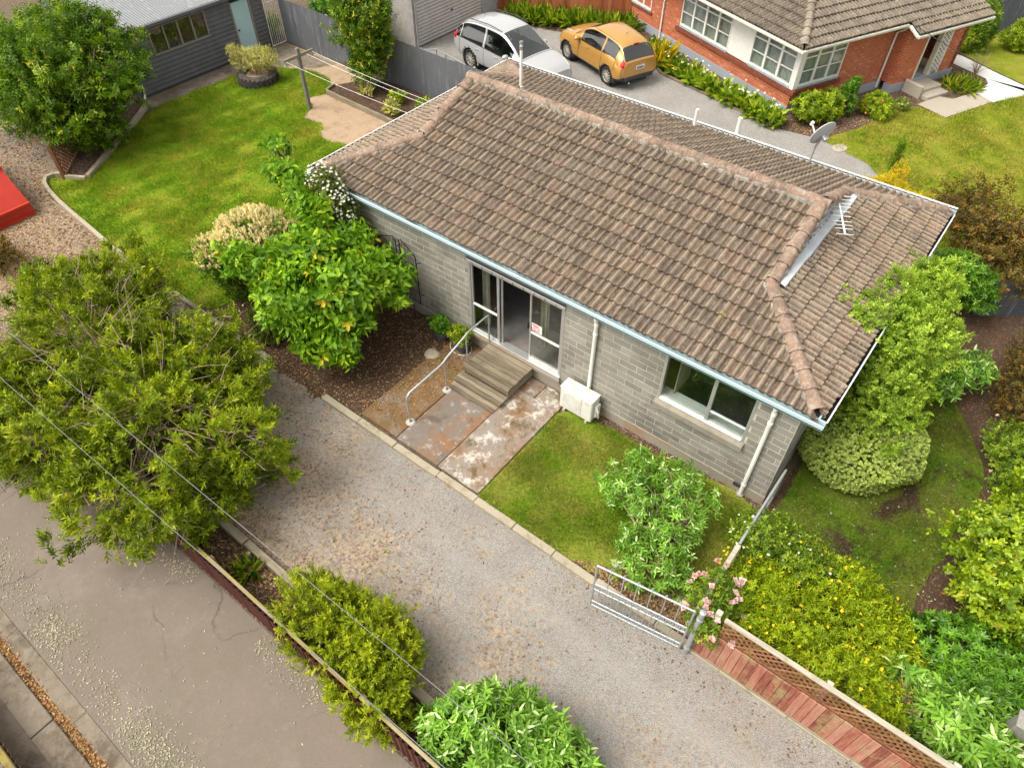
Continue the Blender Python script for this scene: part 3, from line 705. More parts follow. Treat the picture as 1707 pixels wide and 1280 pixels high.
for px_ in (7.93, 11.52):
    mb = MB(); yp = YW0-.06
    mb.tube([(px_+.0,-.06,2.69),(px_,-.05,2.60),(px_,yp,2.48),(px_,yp,1.5),(px_,yp,.02)], .041, 10); o = mb.build('downpipe', M['whitepipe'], house, smooth=True)
    for zz in (2.45, 2.2, .35):
        mb = MB(); mb.tube([(px_,yp,zz-.03),(px_,yp,zz+.03)], .05, 10); mb.build('pipe_collar', M['whitepipe'], o, smooth=True)
    mb = MB(); mb.tube([(px_,yp,-.02),(px_,yp,.05)], .075, 10); mb.build('pipe_socket', M['plinth'], o)
# roof
def clip_main(u, v):
    y = v*CP; Lv = HW/2/CP
    pl = [((0, Lv), (0, -1))]
    if y < HK: pl += [((0,0), (1,-CP)), ((HL,0), (-1,-CP))]
    else: pl += [((HK,0), (1,0)), ((HL-HK,0), (-1,0))]
    return pl
def clip_end(u, v):
    return [((0, HK/CP), (0,-1)), ((0,0), (1,-CP)), ((HW,0), (-1,-CP))]
E0 = -.03
slopes = [((0,E0*CP,HE+E0*SP), (1,0,0), (0,CP,SP), HL, HW/2/CP, clip_main),
          ((HL,HW-E0*CP,HE+E0*SP), (-1,0,0), (0,-CP,SP), HL, HW/2/CP, clip_main),
          ((HL-E0*CP,0,HE+E0*SP), (0,1,0), (-CP,0,SP), HW, HK/CP, clip_end),
          ((E0*CP,HW,HE+E0*SP), (0,-1,0), (CP,0,SP), HW, HK/CP, clip_end)]
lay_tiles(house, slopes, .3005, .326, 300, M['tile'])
zk = HE+HK*TP; zr = HE+HR; dn = -.022
mb = MB()
mb.add([(0,0,HE+dn),(HL,0,HE+dn),(HL-HK,HK,zk+dn),(HL-HK,HW/2,zr+dn),(HK,HW/2,zr+dn),(HK,HK,zk+dn)], [(0,1,2,3,4,5)])
mb.add([(0,HW,HE+dn),(HL,HW,HE+dn),(HL-HK,HW-HK,zk+dn),(HL-HK,HW/2,zr+dn),(HK,HW/2,zr+dn),(HK,HW-HK,zk+dn)], [(5,4,3,2,1,0)])
for s, xx in ((1, HL), (-1, 0)):
    mb.add([(xx,0,HE+dn),(xx,HW,HE+dn),(xx-s*HK,HW-HK,zk+dn),(xx-s*HK,HK,zk+dn)], [(0,1,2,3)])
mb.build('roof_underlay', M['underlay'], house)
for s, xk in ((1, HL-HK), (-1, HK)):
    mb = MB(); xg = xk-s*.06
    mb.add([(xg,HK-.02,zk),(xg,HW-HK+.02,zk),(xg,HW/2,zr)], [(0,1,2)]); mb.build('gablet_wall', M['tile2'], house)
    mb = MB(); n_ = 12; vs_ = []
    for i in range(n_+1):
        yy = HK+.03+(HW-2*HK-.06)*i/n_; w_ = .24+random.uniform(-.012,.012)
        vs_ += [(xk-s*.05,yy,zk+.16),(xk+s*.02,yy,zk+.11),(xk+s*w_,yy,zk+.125-w_*TP),(xk+s*(w_+.006),yy,zk+.06-w_*TP)]
    fs = [(i*4+q, i*4+q+1, (i+1)*4+q+1, (i+1)*4+q) for i in range(n_) for q in range(3)]
    mb.add(vs_, fs); mb.build('gablet_flashing', M['flash'], house)
cz = .045
def P3(x, y, z): return (x, y, z+cz)
lay_caps(house, P3(HK-.1,HW/2,zr), P3(HL-HK+.1,HW/2,zr), M['cap']); lay_bedding(house, P3(HK,HW/2,zr), P3(HL-HK,HW/2,zr), M['bedding'])
for s, xx, xk in ((1, HL, HL-HK), (-1, 0, HK)):
    for (yc, yk, sy) in ((0, HK, 1), (HW, HW-HK, -1)):
        lay_caps(house, P3(xx-s*.10, yc+sy*.10, HE+.1*TP), P3(xk-s*.02, yk, zk), M['cap'], name='hip_cap')
        lay_bedding(house, P3(xx-s*.15, yc+sy*.15, HE+.15*TP), P3(xk, yk, zk), M['bedding'])
        lay_caps(house, P3(xk, yk+sy*.05, zk+.05*TP), P3(xk, HW/2-sy*.06, zr), M['cap'], name='verge_cap')
        lay_bedding(house, P3(xk, yk, zk), P3(xk, HW/2, zr), M['bedding'], w=.13)
# pipes through the roof
def roof_pipe(x, y, zb, zt, r, cowl=False):
    mb = MB(); mb.tube([(x,y,zb-.15),(x,y,zt)], r, 12); o = mb.build('vent_pipe', M['whitepipe'], house, smooth=True)
    mb = MB(); mb.lathe([(r+.1,zb+.0),(r+.07,zb+.05),(r+.004,zb+.10)], (x,y,0), 14); mb.build('pipe_boot', M['white'], o, smooth=True)
    if cowl:
        mb = MB(); mb.lathe([(r+.012,zt-.12),(r+.012,zt-.05),(r*.5,zt-.045),(r*.5,zt+.0),(r+.015,zt+.005),(r+.01,zt+.06),(0,zt+.075)], (x,y,0), 12); mb.build('pipe_cowl', M['alu_dark'], o, smooth=True)
    return o
roof_pipe(2.74, 4.37, 3.92, 4.98, .035, True); roof_pipe(6.09, 7.16, 2.89, 3.38, .042); roof_pipe(7.05, 7.62, 2.4, 3.28, .055)
# black mesh trellis panels fixed to the wall
M['wire'] = simple('black_wire', (.012,.012,.013), .5, .3)
def trellis(x0, x1, zb, zl, zr_, label):
    t_ = thing('wire_trellis', label, 'trellis', (x0, 0, 0), group=None)
    y = YW0-.10; w = x1-x0
    pts = [(0,y,zb),(0,y,zl),(w*.12,y,zl+.04),(w*.9,y,zr_),(w,y,zr_-.08),(w,y,zb)]
    mb = MB(); mb.tube(pts, .012, 6); mb.build('frame', M['wire'], t_)
    mb = MB(); n = int(w/.085)
    for i in range(1, n+1):
        xx = w*i/(n+1); zt = zl+(zr_-zl)*i/(n+1); mb.bar((xx,y,zb+.03),(xx,y,zt),.005,.005)
    zz = zb+.03
    while zz < max(zl, zr_)-.05:
        xe = w if zz < zr_-.1 else w*(1-(zz-zr_+.1)/(zl-zr_+.12))
        mb.bar((0,y,zz),(max(.05,xe),y,zz),.005,.005); zz += .085
    mb.build('wire_mesh', M['wire'], t_)
    for zz in (zb+.25, zr_-.25):
        mb = MB(); mb.bar((w,y,zz),(w+.06,YW0-.01,zz+.02),.012,.012); mb.bar((0,y,zz),(0,YW0-.01,zz),.012,.012); mb.build('bracket', M['wire'], t_)
trellis(2.68, 3.16, .42, 2.08, 1.86, 'black wire mesh trellis with sloping top nearest the planters')
trellis(2.02, 2.56, .42, 1.9, 2.1, 'black wire mesh trellis half hidden behind the blossoming tree')
# ------------------------------------------------------------------ timber, metal and plastic things round the house
M['deck'] = weathered_wood('weathered_decking', ((.07,.056,.038),(.185,.15,.105),(.31,.26,.19)), 0, moss=(.11,.105,.045), mossamt=.64)
M['deck_y'] = weathered_wood('weathered_decking_side', ((.10,.085,.06),(.20,.17,.12),(.30,.26,.2)), 1, moss=(.10,.10,.04), mossamt=.6)
st = thing('timber_steps', 'weathered grey timber steps below the open sliding door', 'steps', (5.25, 0, 0))
def board(name, par, x0, x1, y0, y1, z0, z1, mat, bev=.004):
    mb = MB(); mb.box(x0, x1, y0, y1, z0, z1); return mb.build(name, mat, par, bevel=bev)
yb_ = -.93; nb = 7; bw = .90/nb
for i in range(nb): board('deck_board', st, 0+random.uniform(-.006,.006), 1.25+random.uniform(-.006,.006), yb_+i*bw, yb_+(i+1)*bw-.013, .335, .365, M['deck'])
board('side_board', st, 1.215, 1.24, yb_+.01, -.03, .10, .333, M['deck_y']); board('side_board', st, .01, .035, yb_+.01, -.03, .1, .333, M['deck_y']); board('riser', st, .04, 1.21, yb_+.02, yb_+.045, .205, .333, M['deck'])
for i in range(3): board('deck_board', st, -.04+random.uniform(-.006,.006), 1.27, -1.235+i*.105, -1.235+(i+1)*.105-.013, .17, .202, M['deck'])
board('riser', st, 0, 1.23, -1.20, -1.175, .065, .168, M['deck']); board('side_board', st, 1.2, 1.225, -1.17, -.9, .065, .168, M['deck_y'])
board('deck_board', st, -.05, 1.22, -1.42, -1.32, .068, .095, M['deck']); board('deck_board', st, -.05, 1.22, -1.31, -1.21, .068, .093, M['deck'])

hr_ = thing('handrail', 'bent galvanised pipe handrail beside the timber steps', 'handrail', (5.24, -2.65, .06))
ox, oy, oz = 5.24, -2.65, .06
def rp(y, z): return (0, y-oy, z-oz)
mb = MB(); mb.tube([rp(-2.65,.06),rp(-2.66,.74),rp(-2.64,.84),rp(-2.56,.90),rp(-1.62,.92),rp(-1.5,.95),rp(-1.4,1.0),rp(-.82,1.16),rp(-.72,1.2),rp(-.62,1.205),rp(-.1,1.21),rp(-.02,1.195),rp(.0,1.12),rp(.0,.36)], .021, 10)
mb.build('rail', M['galv'], hr_, smooth=True)
for (y, zb, zt) in ((-1.49,.06,.95),(-.77,.36,1.17)):
    mb = MB(); mb.tube([rp(y,zb),rp(y,zt)], .017, 8); mb.build('post', M['galv'], hr_, smooth=True)
M['grout'] = simple('white_grout', (.46,.44,.39), .9, bumpv=.5)
for y in (-2.65, -1.49):
    mb = MB(); mb.lathe([(.11,.0),(.09,.025),(.03,.035)], (0.01,y-oy,.0), 9); mb.build('grout_pad', M['grout'], hr_)

hp = thing('heat_pump', 'white heat pump outdoor unit against the block wall', 'heat pump', (7.46, -.36, 0))
M['hpwhite'] = simple('off_white_enamel', (.70,.69,.64), .4, var=.05, bumpv=.03); 
t = NT('lichened_lid'); c_ = t.mix(t.ramp(t.noise(5,7,.7),[(.5,0),(.64,1)]), (.72,.70,.64), (.50,.42,.20)); M['hplid'] = t.done(c_, .6)
board('casing', hp, 0, .80, 0, .30, .09, .70, M['hpwhite'], .02); board('lid', hp, -.006, .806, -.006, .306, .702, .72, M['hplid'], .006)
M['grille'] = simple('pale_grille', (.55,.55,.52), .5)
board('fan_grille', hp, .06, .54, -.008, -.002, .16, .65, M['hpwhite'], .003)
mb = MB()
for i in range(15): mb.box(.075, .525, -.014, -.009, .18+i*.031, .186+i*.031)
for r in (.09,.15,.205): 
    mb.tube([(.30+r*math.cos(a*math.pi/12), -.012, .405+r*math.sin(a*math.pi/12)) for a in range(24)], .004, 4, closed=True)
mb.build('grille_wires', M['grille'], hp, kind='stuff')
board('badge', hp, .62, .72, -.006, -.001, .58, .63, M['grille'], 0)
board('valve_cover', hp, .802, .86, .10, .26, .2, .52, M['hpwhite'], .01)
mb = MB(); mb.tube([(.83,.12,.5),(.90,.1,.42),(.9,.14,.2),(.84,.2,.12)], .02, 8); mb.build('pipe', M['hpwhite'], hp, smooth=True)
for xx in (.1, .66):
    board('foot', hp, xx, xx+.06, -.02, .32, .0, .088, M['grout'], .004)

# planters
def planter(label, loc, rz, plant):
    p = thing('planter', label, 'planter', loc, rz, 'grey plastic planters by the wall')
    mb = MB(); w, d, h = .26, .17, .27
    def ring(s, z, n=20): 
        out = []
        for k in range(n):
            a = 2*math.pi*k/n; c, s_ = math.cos(a), math.sin(a)
            out.append((w*s*math.copysign(abs(c)**.5, c), d*s*math.copysign(abs(s_)**.5, s_), z))
        return out
    rs = [ring(.72,0), ring(.95,h-.04), ring(1.04,h-.035), ring(1.04,h), ring(.95,h), ring(.9,h-.06)]
    vs_ = sum(rs, []); n = 20
    fs = [(i*n+k, i*n+(k+1) % n, (i+1)*n+(k+1) % n, (i+1)*n+k) for i in range(5) for k in range(n)]+[tuple(range(n-1,-1,-1))]
    mb.add(vs_, fs); mb.build('pot', M['potgrey'], p, smooth=True)
    mb = MB(); mb.add(ring(.91, h-.05), [tuple(range(n))]); mb.build('potting_soil', M['soil'], p)
    return p
M['potgrey'] = simple('dark_grey_plastic', (.085,.09,.105), .5, var=.1, bumpv=.03)
planterA = planter('grey planter of glossy dark green leaves, farther from steps', (3.98, -.27, .02), -.15, 0)
planterB = planter('grey planter of light green shrub beside the handrail', (4.62, -.30, .055), -.2, 1)
mb = MB(); mb.tube([(.3*math.cos(a*math.pi/10), .22*math.sin(a*math.pi/10), .012) for a in range(20)], .008, 5, closed=True); mb.build('wire_base', M['white'], planterB)
ho = MB(); ho.tube([(3.0,-.12,.42),(3.1,-.22,.05),(3.35,-.15,.25),(3.6,-.1,.33),(3.8,-.12,.28),(3.95,-.2,.35)], .012, 6)
tag(ho.build('garden_hose', M['rubber'], smooth=True), 'thin black hose trailing along the wall to the planters', 'hose')
def rock(name, c, r, mat, seed, sq=.5):
    rr = np.random.default_rng(seed); bm = bmesh.new(); bmesh.ops.create_icosphere(bm, subdivisions=2, radius=1)
    for v in bm.verts:
        k = 1+rr.uniform(-.13,.13); v.co = Vector((v.co.x*r[0]*k, v.co.y*r[1]*k, v.co.z*r[2]*k))
    me = bpy.data.meshes.new(name); bm.to_mesh(me); bm.free(); return link(name, me, mat, None, c)
tag(rock('stepping_stone', (4.24,-.86,.05), (.2,.17,.06), M['kerb'], 3), 'flat pale stone half sunk in the mossy slab', 'stone')

# ------------------------------------------------------------------ front gate and paling fence with lattice
gp = Vector((12.12,-3.40,0)); ge = Vector((10.48,-3.68,0)); gl = (ge-gp).length; ga = math.atan2(ge.y-gp.y, ge.x-gp.x)
gt = thing('ornate_gate', 'open galvanised scrollwork gate lying back along the driveway edge', 'gate', (gp.x, gp.y, .0), ga)
gh = 1.40
def tb(name, pts, r, par=gt, n=8, mat='galv', closed=False):
    mb = MB(); mb.tube(pts, r, n, closed=closed); return mb.build(name, M[mat], par, smooth=True)
tb('gate_stile', [(.06,0,.04),(.06,0,gh)], .018); tb('gate_stile', [(gl,0,.04),(gl,0,gh)], .018)
for z in (.05, .20, .62, .80, gh): tb('gate_rail', [(.06,0,z),(gl,0,z)], .014 if z < gh else .018)
nbars = 14
for i in range(1, nbars):
    xx = .06+(gl-.06)*i/nbars
    tb('gate_bar', [(xx,0,.20),(xx,0,gh+.06 if i % 2 == 0 else .80)], .0095, n=6)
    if i % 2 == 0:
        mb = MB(); mb.lathe([(0,-.03),(.022,0),(0,.055)], (xx,0,gh+.06), 6); mb.build('finial', M['galv'], gt)
for i in range(nbars):
    xx = .06+(gl-.06)*(i+.5)/nbars
    for (zc, hz) in ((.71,.085),(.125,.07)):
        for sgn in (-1, 1):
            tb('scroll', [(xx+sgn*.02+.036*math.cos(a), .0, zc+hz*.75*math.sin(a)) for a in np.linspace(0, 2*math.pi, 11)[:-1]], .0125, n=5, closed=True)
post = thing('gate_post', 'galvanised pipe gate post at the end of the paling fence', 'post', (12.17,-3.40,0))
mb = MB(); mb.tube([(0,0,-.1),(0,0,1.48)], .045, 12); mb.build('pipe', M['galv'], post, smooth=True)
mb = MB(); mb.lathe([(.05,1.48),(.05,1.50),(0,1.515)], (0,0,0), 12); mb.build('cap', M['galv'], post, smooth=True)
for z in (.2,1.25):
    mb = MB(); mb.tube([(0,0,z-.03),(0,0,z+.03)], .055, 12); mb.build('hinge_band', M['galv'], post)
M['paling'] = weathered_wood('faded_red_palings', ((.15,.045,.03),(.32,.115,.08),(.43,.235,.17)), 2, moss=(.34,.28,.14), mossamt=.6)
M['greywood'] = weathered_wood('silvered_rail', ((.16,.14,.105),(.32,.29,.225),(.48,.45,.37)), 0, moss=(.22,.21,.09), mossamt=.62)
M['lattice'] = weathered_wood('brown_lattice', ((.12,.05,.025),(.24,.11,.055),(.34,.18,.10)), 2, moss=(.16,.14,.06), mossamt=.66)
pf = thing('paling_fence', 'faded red paling fence topped with brown lattice along the drive', 'fence', (12.22,-3.30,0))
x = .03; yb0 = -.02
while x < 5.2:
    w = random.uniform(.125,.14); h0 = .13+random.uniform(-.01,.01); h1 = .985+random.uniform(-.012,.012)
    board('paling', pf, x, x+w-.006, -.045+random.uniform(-.004,.004), -.024, h0, h1, M['paling'], .003); x += w
for z in (.3,.8): board('fence_rail', pf, 0, 5.25, -.02, .03, z, z+.08, M['greywood'])
x = .1
while x < 5.2: board('fence_post', pf, x, x+.09, .035, .125, -.1, 1.46, M['greywood']); x += 1.7
board('plinth_rail', pf, 0, 5.25, -.05, -.02, -.02, .125, M['greywood'])
lx0, lx1, lz0, lz1 = .28, 5.25, 1.0, 1.46
for sgn in (1, -1):
    k = lx0-.46
    while k < lx1:
        a0, a1 = k, k+.46
        z0_, z1_ = (lz0, lz1) if sgn > 0 else (lz1, lz0)
        pa, pb = Vector((a0, .0, z0_)), Vector((a1, 0, z1_)); d = pb-pa
        t0 = max(0, (lx0-a0)/.46); t1 = min(1, (lx1-a0)/.46)
        if t1-t0 > .08:
            mb = MB(); yl = .0 if sgn > 0 else .009
            mb.bar(pa+d*t0+Vector((0,yl,0)), pa+d*t1+Vector((0,yl,0)), .034, .008, up=(0,1,0)); mb.build('lattice_slat', M['lattice'], pf)
        k += .128
board('lattice_cap', pf, lx0-.02, lx1, -.03, .05, lz1, lz1+.03, M['greywood']); board('lattice_base', pf, lx0-.02, lx1, -.012, .03, lz0-.03, lz0, M['lattice'])

# side gate between house corner and fence, seen on edge
sgte = thing('side_gate', 'narrow galvanised pipe gate between house corner and hedge', 'gate', (12.06,-.1,0))
tb('gate_rail', [(0,.35,1.02),(0,-1.55,1.02)], .024, sgte); tb('gate_rail', [(0,.35,.15),(0,-1.55,.15)], .02, sgte)
tb('gate_stile', [(0,.35,.1),(0,.35,1.02)], .02, sgte); tb('gate_stile', [(0,-1.55,.1),(0,-1.55,1.02)], .02, sgte)
for q in range(1, 12): tb('gate_wire', [(0,.35-q*.158,.15),(0,.35-q*.158,1.02)], .005, sgte, 5)
sp_ = thing('timber_post_rail', 'old grey timber rail running from side gate to rose bush', 'rail', (12.06,-1.7,0))
board('rail', sp_, -.04, .04, -1.45, .0, .95, 1.03, M['greywood']); board('post', sp_, -.05, .05, -.08, .02, -.1, .949, M['greywood']); board('post', sp_, -.05, .05, -1.45, -1.35, -.1, .949, M['greywood'])

# ------------------------------------------------------------------ left boundary: dark red sheet fence, sleepers
def corr_mat(name, c1, c2, freq, axis, rough=.5, metal=.3, rust=None):
    t = NT(name); c = t.mix(t.noise(.9, 7, .65), c1, c2)
    s = t.noise(2.2, 6, .6, t.mapped((3,3,.5)))
    c = t.mix(t.math('MULTIPLY', t.ramp(s, [(.55,0),(.68,1)]), .6), c, tuple(min(1,x*1.55) for x in c1))
    if rust: c = t.mix(t.ramp(t.noise(1.1,7,.7,dist=.7), [(.68,0),(.74,1)]), c, rust)
    return t.done(c, rough, t.bump(t.noise(30,4), .1, .004), metal, .4)
M['redsheet'] = corr_mat('dark_red_sheet', (.12,.034,.026), (.075,.024,.02), 0, 0, .55, 0)
M['moss_rail'] = weathered_wood('mossy_top_rail', ((.09,.06,.03),(.19,.145,.07),(.33,.29,.18)), 0, moss=(.27,.225,.05), mossamt=.55)
lf = thing('red_sheet_fence', 'dark red ribbed fence with a mossy top rail beside concrete driveway', 'fence', (0,-7.32,0))
def corr_sheet(par, x0, x1, y, z0, z1, pitch, amp, mat, name='fence_sheet', square=False):
    mb = MB(); vs_ = []; n = max(2, int((x1-x0)/pitch*6))
    for i in range(n+1):
        xx = x0+(x1-x0)*i/n; ph = (xx/pitch) % 1
        yy = y+(amp*(1 if ph < .5 else -1) if square else amp*math.sin(2*math.pi*ph))
        vs_ += [(xx,yy,z0),(xx,yy,z1)]
    mb.add(vs_, [(2*i,2*i+2,2*i+3,2*i+1) for i in range(n)]); return mb.build(name, mat, par, smooth=not square)
x = -9.5
while x < 11.5:
    corr_sheet(lf, x, x+.86, -.06+random.uniform(-.006,.006), .02, .93+random.uniform(-.01,.01), .13, .018, M['redsheet'], square=True)
    x += .855
x = -9.5
while x < 11.4:
    w = random.uniform(1.6,2.2); board('top_rail', lf, x, min(x+w-.01,11.5), -.04, .015, .935, .985+random.uniform(-.015,.015), M['moss_rail'], .008); board('fence_post', lf, x, x+.09, -.03, .06, -.1, .934, M['moss_rail'], .006)
    board('fence_rail', lf, x, min(x+w-.01,11.5), -.035, .01, .25, .33, M['moss_rail'], .006); x += w
M['sleeper'] = weathered_wood('grey_sleeper', ((.17,.145,.10),(.30,.26,.19),(.42,.37,.28)), 0, moss=(.20,.17,.10), mossamt=.62)
sl_ = thing('sleeper_edge', 'long grey timber sleeper edging between fence and gravel', 'sleeper', (0,-6.62,0))
for (a, b) in ((-2.6,-.1),(-.08,2.45),(2.48,4.9),(4.93,7.4),(7.43,9.8)):
    board('sleeper', sl_, a, b, -.07+random.uniform(-.02,.02), .08, -.05, .2+random.uniform(-.02,.02), M['sleeper'], .012)
for xx in (3.2, 5.1, 6.25): board('stake', sl_, xx, xx+.07, -.15, -.075, -.1, .2, M['sleeper'], .006)
sheet('fence_bed', [(-3,-7.24),(11.5,-7.24),(11.5,-6.7),(-3,-6.7)], .05, M['mulch'])
bl = thing('corner_red_fence', 'dark red fence top at the bottom left corner beyond the channel', 'fence', (4,-10.98,0))
for i in range(6): corr_sheet(bl, -2+i*.86, -2+(i+1)*.86, -.05, 0, .55, .13, .018, M['redsheet'], square=True)
board('top_rail', bl, -2, 3.2, -.05, .05, .55, .61, M['moss_rail'], .01)

# ------------------------------------------------------------------ grey corrugated fence, brown fence, rear garage
M['corr'] = corr_mat('weathered_corrugated_iron', (.24,.255,.29), (.15,.16,.185), 0, 0, .5, .35, (.20,.075,.045))
M['corr_dark'] = corr_mat('dark_corrugated_iron', (.13,.145,.16), (.09,.10,.11), 0, 0, .5, .3)
cf = thing('corrugated_fence', 'grey corrugated iron fence running behind the back garden', 'fence', (0, 8.66, 0))
x = -12.35; i = 0
while x < -.4:
    w = .76; hh = 1.62+random.uniform(-.03,.03)+(.0 if x > -8 else .03)
    corr_sheet(cf, x, x+w+.03, random.uniform(-.01,.01), 0, hh, .076, .011, M['corr']); x += w
for z in (.35,1.25): board('fence_rail', cf, -12.35, -.4, .03, .1, z, z+.08, M['greywood'])
for xx in (-12.2,-9.8,-7.4,-5.0,-2.6,-.6): board('fence_post', cf, xx, xx+.09, .105, .195, -.1, 1.55, M['greywood'])
gtw = thing('pipe_gate', 'low grey pipe gate beside the white car', 'gate', at(775,103,0)); g0 = at(775,103,0); g1 = at(812,125,0)
def rel(p, o): return (p.x-o.x, p.y-o.y, p.z-o.z)
gA, gB = Vector((-5.6,10.25,0)), Vector((-3.9,9.9,0)); gtw.location = gA
dv = gB-gA
for z in (.9,.65,.4,.15): tb('gate_rail', [(0,0,z),(dv.x,dv.y,z)], .022 if z > .8 else .014, gtw)
for s_ in (0,.33,.66,1): tb('gate_stile', [(dv.x*s_,dv.y*s_,.05),(dv.x*s_,dv.y*s_,.9)], .02, gtw)
tb('gate_rail', [(0,0,.9),(-.55,-.62,.9)], .022, gtw); tb('gate_stile', [(-.55,-.62,.05),(-.55,-.62,.9)], .02, gtw)
M['brownfence'] = weathered_wood('stained_red_brown_palings', ((.20,.055,.018),(.30,.095,.035),(.38,.14,.06)), 2)
a_ = Vector((-7.7,16.45,0)); b_ = Vector((-2.65,19.0,0)); d_ = b_-a_; ang = math.atan2(d_.y, d_.x)
bf = thing('brown_paling_fence', 'tall red-brown paling fence behind the two parked cars', 'fence', a_, ang)
x = 0
while x < d_.length:
    w = random.uniform(.14,.155); board('paling', bf, x, x+w-.004, -.012+random.uniform(-.004,.004), .012, 0, 1.9+random.uniform(-.02,.02), M['brownfence'], .003); x += w
for z in (.4,1.4): board('fence_rail', bf, 0, d_.length, .014, .06, z, z+.09, M['brownfence'])
M['roller'] = simple('pale_grey_roller_door', (.50,.475,.45), .5, var=.08, nscale=2, bumpv=.05)
M['garwall'] = simple('grey_garage_wall', (.42,.40,.385), .7)
rg = thing('rear_garage', 'grey garage with a ribbed roller door behind the corrugated fence', 'garage', (-7.78, 11.3, 0))
nsl = 17
for i in range(nsl):
    mb = MB(); z0_ = .02+i*.127
    mb.add([(0.0,.25,z0_),(0.0,4.1,z0_),(.012,.25,z0_+.015),(.012,4.1,z0_+.015),(.03,.25,z0_+.065),(.03,4.1,z0_+.065),(.004,.25,z0_+.122),(.004,4.1,z0_+.122),(-.03,.25,z0_+.127),(-.03,4.1,z0_+.127)], [(2*q,2*q+1,2*q+3,2*q+2) for q in range(4)])
    mb.build('door_slat', M['roller'], rg)
mb = MB(); mb.box(-.05,.05,0,.24,0,2.6); mb.box(-.05,.05,4.11,5.1,0,2.6); mb.box(-.05,.05,.24,4.11,2.19,2.6); mb.box(-6,-.06,0,.1,0,2.6); mb.box(-6,-.06,5,5.1,0,2.6); mb.build('wall', M['garwall'], rg)
mb = MB(); mb.box(-6.2,.2,-.2,5.3,2.61,2.7); mb.build('roof', M['corr'], rg)
board('door_handle', rg, .035, .06, 2.2, 2.3, .85, .9, M['black'], 0)
mb = MB(); mb.tube([(.09,.12,0),(.09,.12,2.6)], .035, 8); mb.build('downpipe', M['garwall'], rg, smooth=True)

# ------------------------------------------------------------------ dark weatherboard shed on the left
M['wb'] = simple('charcoal_weatherboard', (.125,.125,.14), .6, var=.12, nscale=3, bumpv=.15, dirt=(.10,.097,.107))
M['reveal'] = simple('taupe_window_frame', (.27,.24,.20), .6); M['bluedoor'] = simple('pale_blue_door', (.46,.66,.72), .55, var=.08, nscale=2, dirt=(.40,.58,.64))
sh = thing('weatherboard_shed', 'charcoal weatherboard shed with a pale blue door and iron roof', 'shed', (-12.42, 0, 0))
SD, SW = (6.62, 7.42, 0, 1.98), (3.28, 5.50, 1.22, 2.02)
z = .08; bh = .152
while z < 2.25:
    z1 = min(z+bh, 2.26)
    iv = [(2.15, 8.0)]
    for (a, b, c, d) in (SD, SW):
        if z1 > c+.02 and z < d-.02: iv = [p for (s_, e_) in iv for p in ((s_, min(e_, a)), (max(s_, b), e_)) if p[1]-p[0] > .03]
    for (s_, e_) in iv:
        mb = MB(); mb.add([(-.02,s_,z+.022),(-.02,e_,z+.022),(.05,s_,z+.022),(.05,e_,z+.022),(.008,s_,z1+.004),(.008,e_,z1+.004),(-.02,s_,z1+.01),(-.02,e_,z1+.01)], [(0,1,3,2),(2,3,5,4),(4,5,7,6),(0,2,4,6),(1,7,5,3)])
        mb.build('weatherboard', M['wb'], sh)
    z += bh
mb = MB(); mb.box(-.12,-.03,2.2,SD[0],0,.3); mb.box(-5,-.13,2.2,2.3,0,2.3); mb.box(-5,-.13,7.9,8,0,2.3); mb.box(-5,-4.9,2.3,8,0,2.3); mb.box(-.1,-.03,2.2,SW[0],.3,2.25); mb.box(-.1,-.03,SW[1],SD[0],.3,2.25); mb.box(-.1,-.03,SW[0],SW[1],.3,SW[2]); mb.box(-.1,-.03,SW[0],SW[1],SW[3],2.25); mb.box(-.1,-.03,SD[1],8,0,2.25); mb.build('wall', M['wb'], sh)
wo_ = bpy.data.objects.new('window', None); COL.objects.link(wo_); wo_.parent = sh
nP = 4
for i in range(nP+1):
    yy = SW[0]+(SW[1]-SW[0])*i/nP; board('mullion', wo_, -.05, .045, yy-.03, yy+.03, SW[2], SW[3], M['reveal'])
    if i < nP: board('pane', wo_, -.02, -.014, yy+.03, yy+(SW[1]-SW[0])/nP-.03, SW[2], SW[3], M['glass'])
board('sill', wo_, -.05, .07, SW[0]-.05, SW[1]+.05, SW[2]-.045, SW[2]-.002, M['reveal']); board('head', wo_, -.05, .05, SW[0]-.03, SW[1]+.03, SW[3]+.002, SW[3]+.04, M['reveal'])
do_ = board('door', sh, -.03, .015, SD[0]+.03, SD[1]-.03, .04, SD[3]-.03, M['bluedoor'], .004); board('door_handle', do_, .02, .06, SD[0]+.08, SD[0]+.14, .98, 1.02, M['black'], 0)
for (a, b) in ((SD[0]-.04,SD[0]+.028),(SD[1]-.028,SD[1]+.04)): board('door_frame', sh, -.05, .05, a, b, 0, SD[3], M['reveal'])
# corrugated roof
mb = MB(); vs_ = []; n = 420
for i in range(n+1):
    yy = 1.8+6.5*i/n; zz = .012*math.sin(2*math.pi*yy/.10)
    vs_ += [(.16,yy,2.27+zz),(-5.2,yy,3.35+zz)]
mb.add(vs_, [(2*i,2*i+1,2*i+3,2*i+2) for i in range(n)]); mb.build('roof', M['ironroof'] if 'ironroof' in M else M.setdefault('ironroof', corr_mat('grey_iron_roof', (.20,.21,.23), (.165,.175,.19), 0, 0, .5, .2)), sh, smooth=True)
mb = MB(); mb.bar((.2,1.8,2.21),(.2,8.3,2.21),.1,.1); mb.build('gutter', M['wb'], sh)
mb = MB(); mb.tube([(.12,2.35,.5),(.12,2.35,.18),(.2,2.25,.06)], .04, 8); mb.build('downpipe', M['whitepipe'], sh, smooth=True)
wg = thing('white_bar_gate', 'white metal bar gate between the shed and corrugated fence', 'gate', (-12.3, 7.98, 0)); 
M['whitemetal'] = simple('white_steel', (.78,.78,.77), .4, bumpv=0)
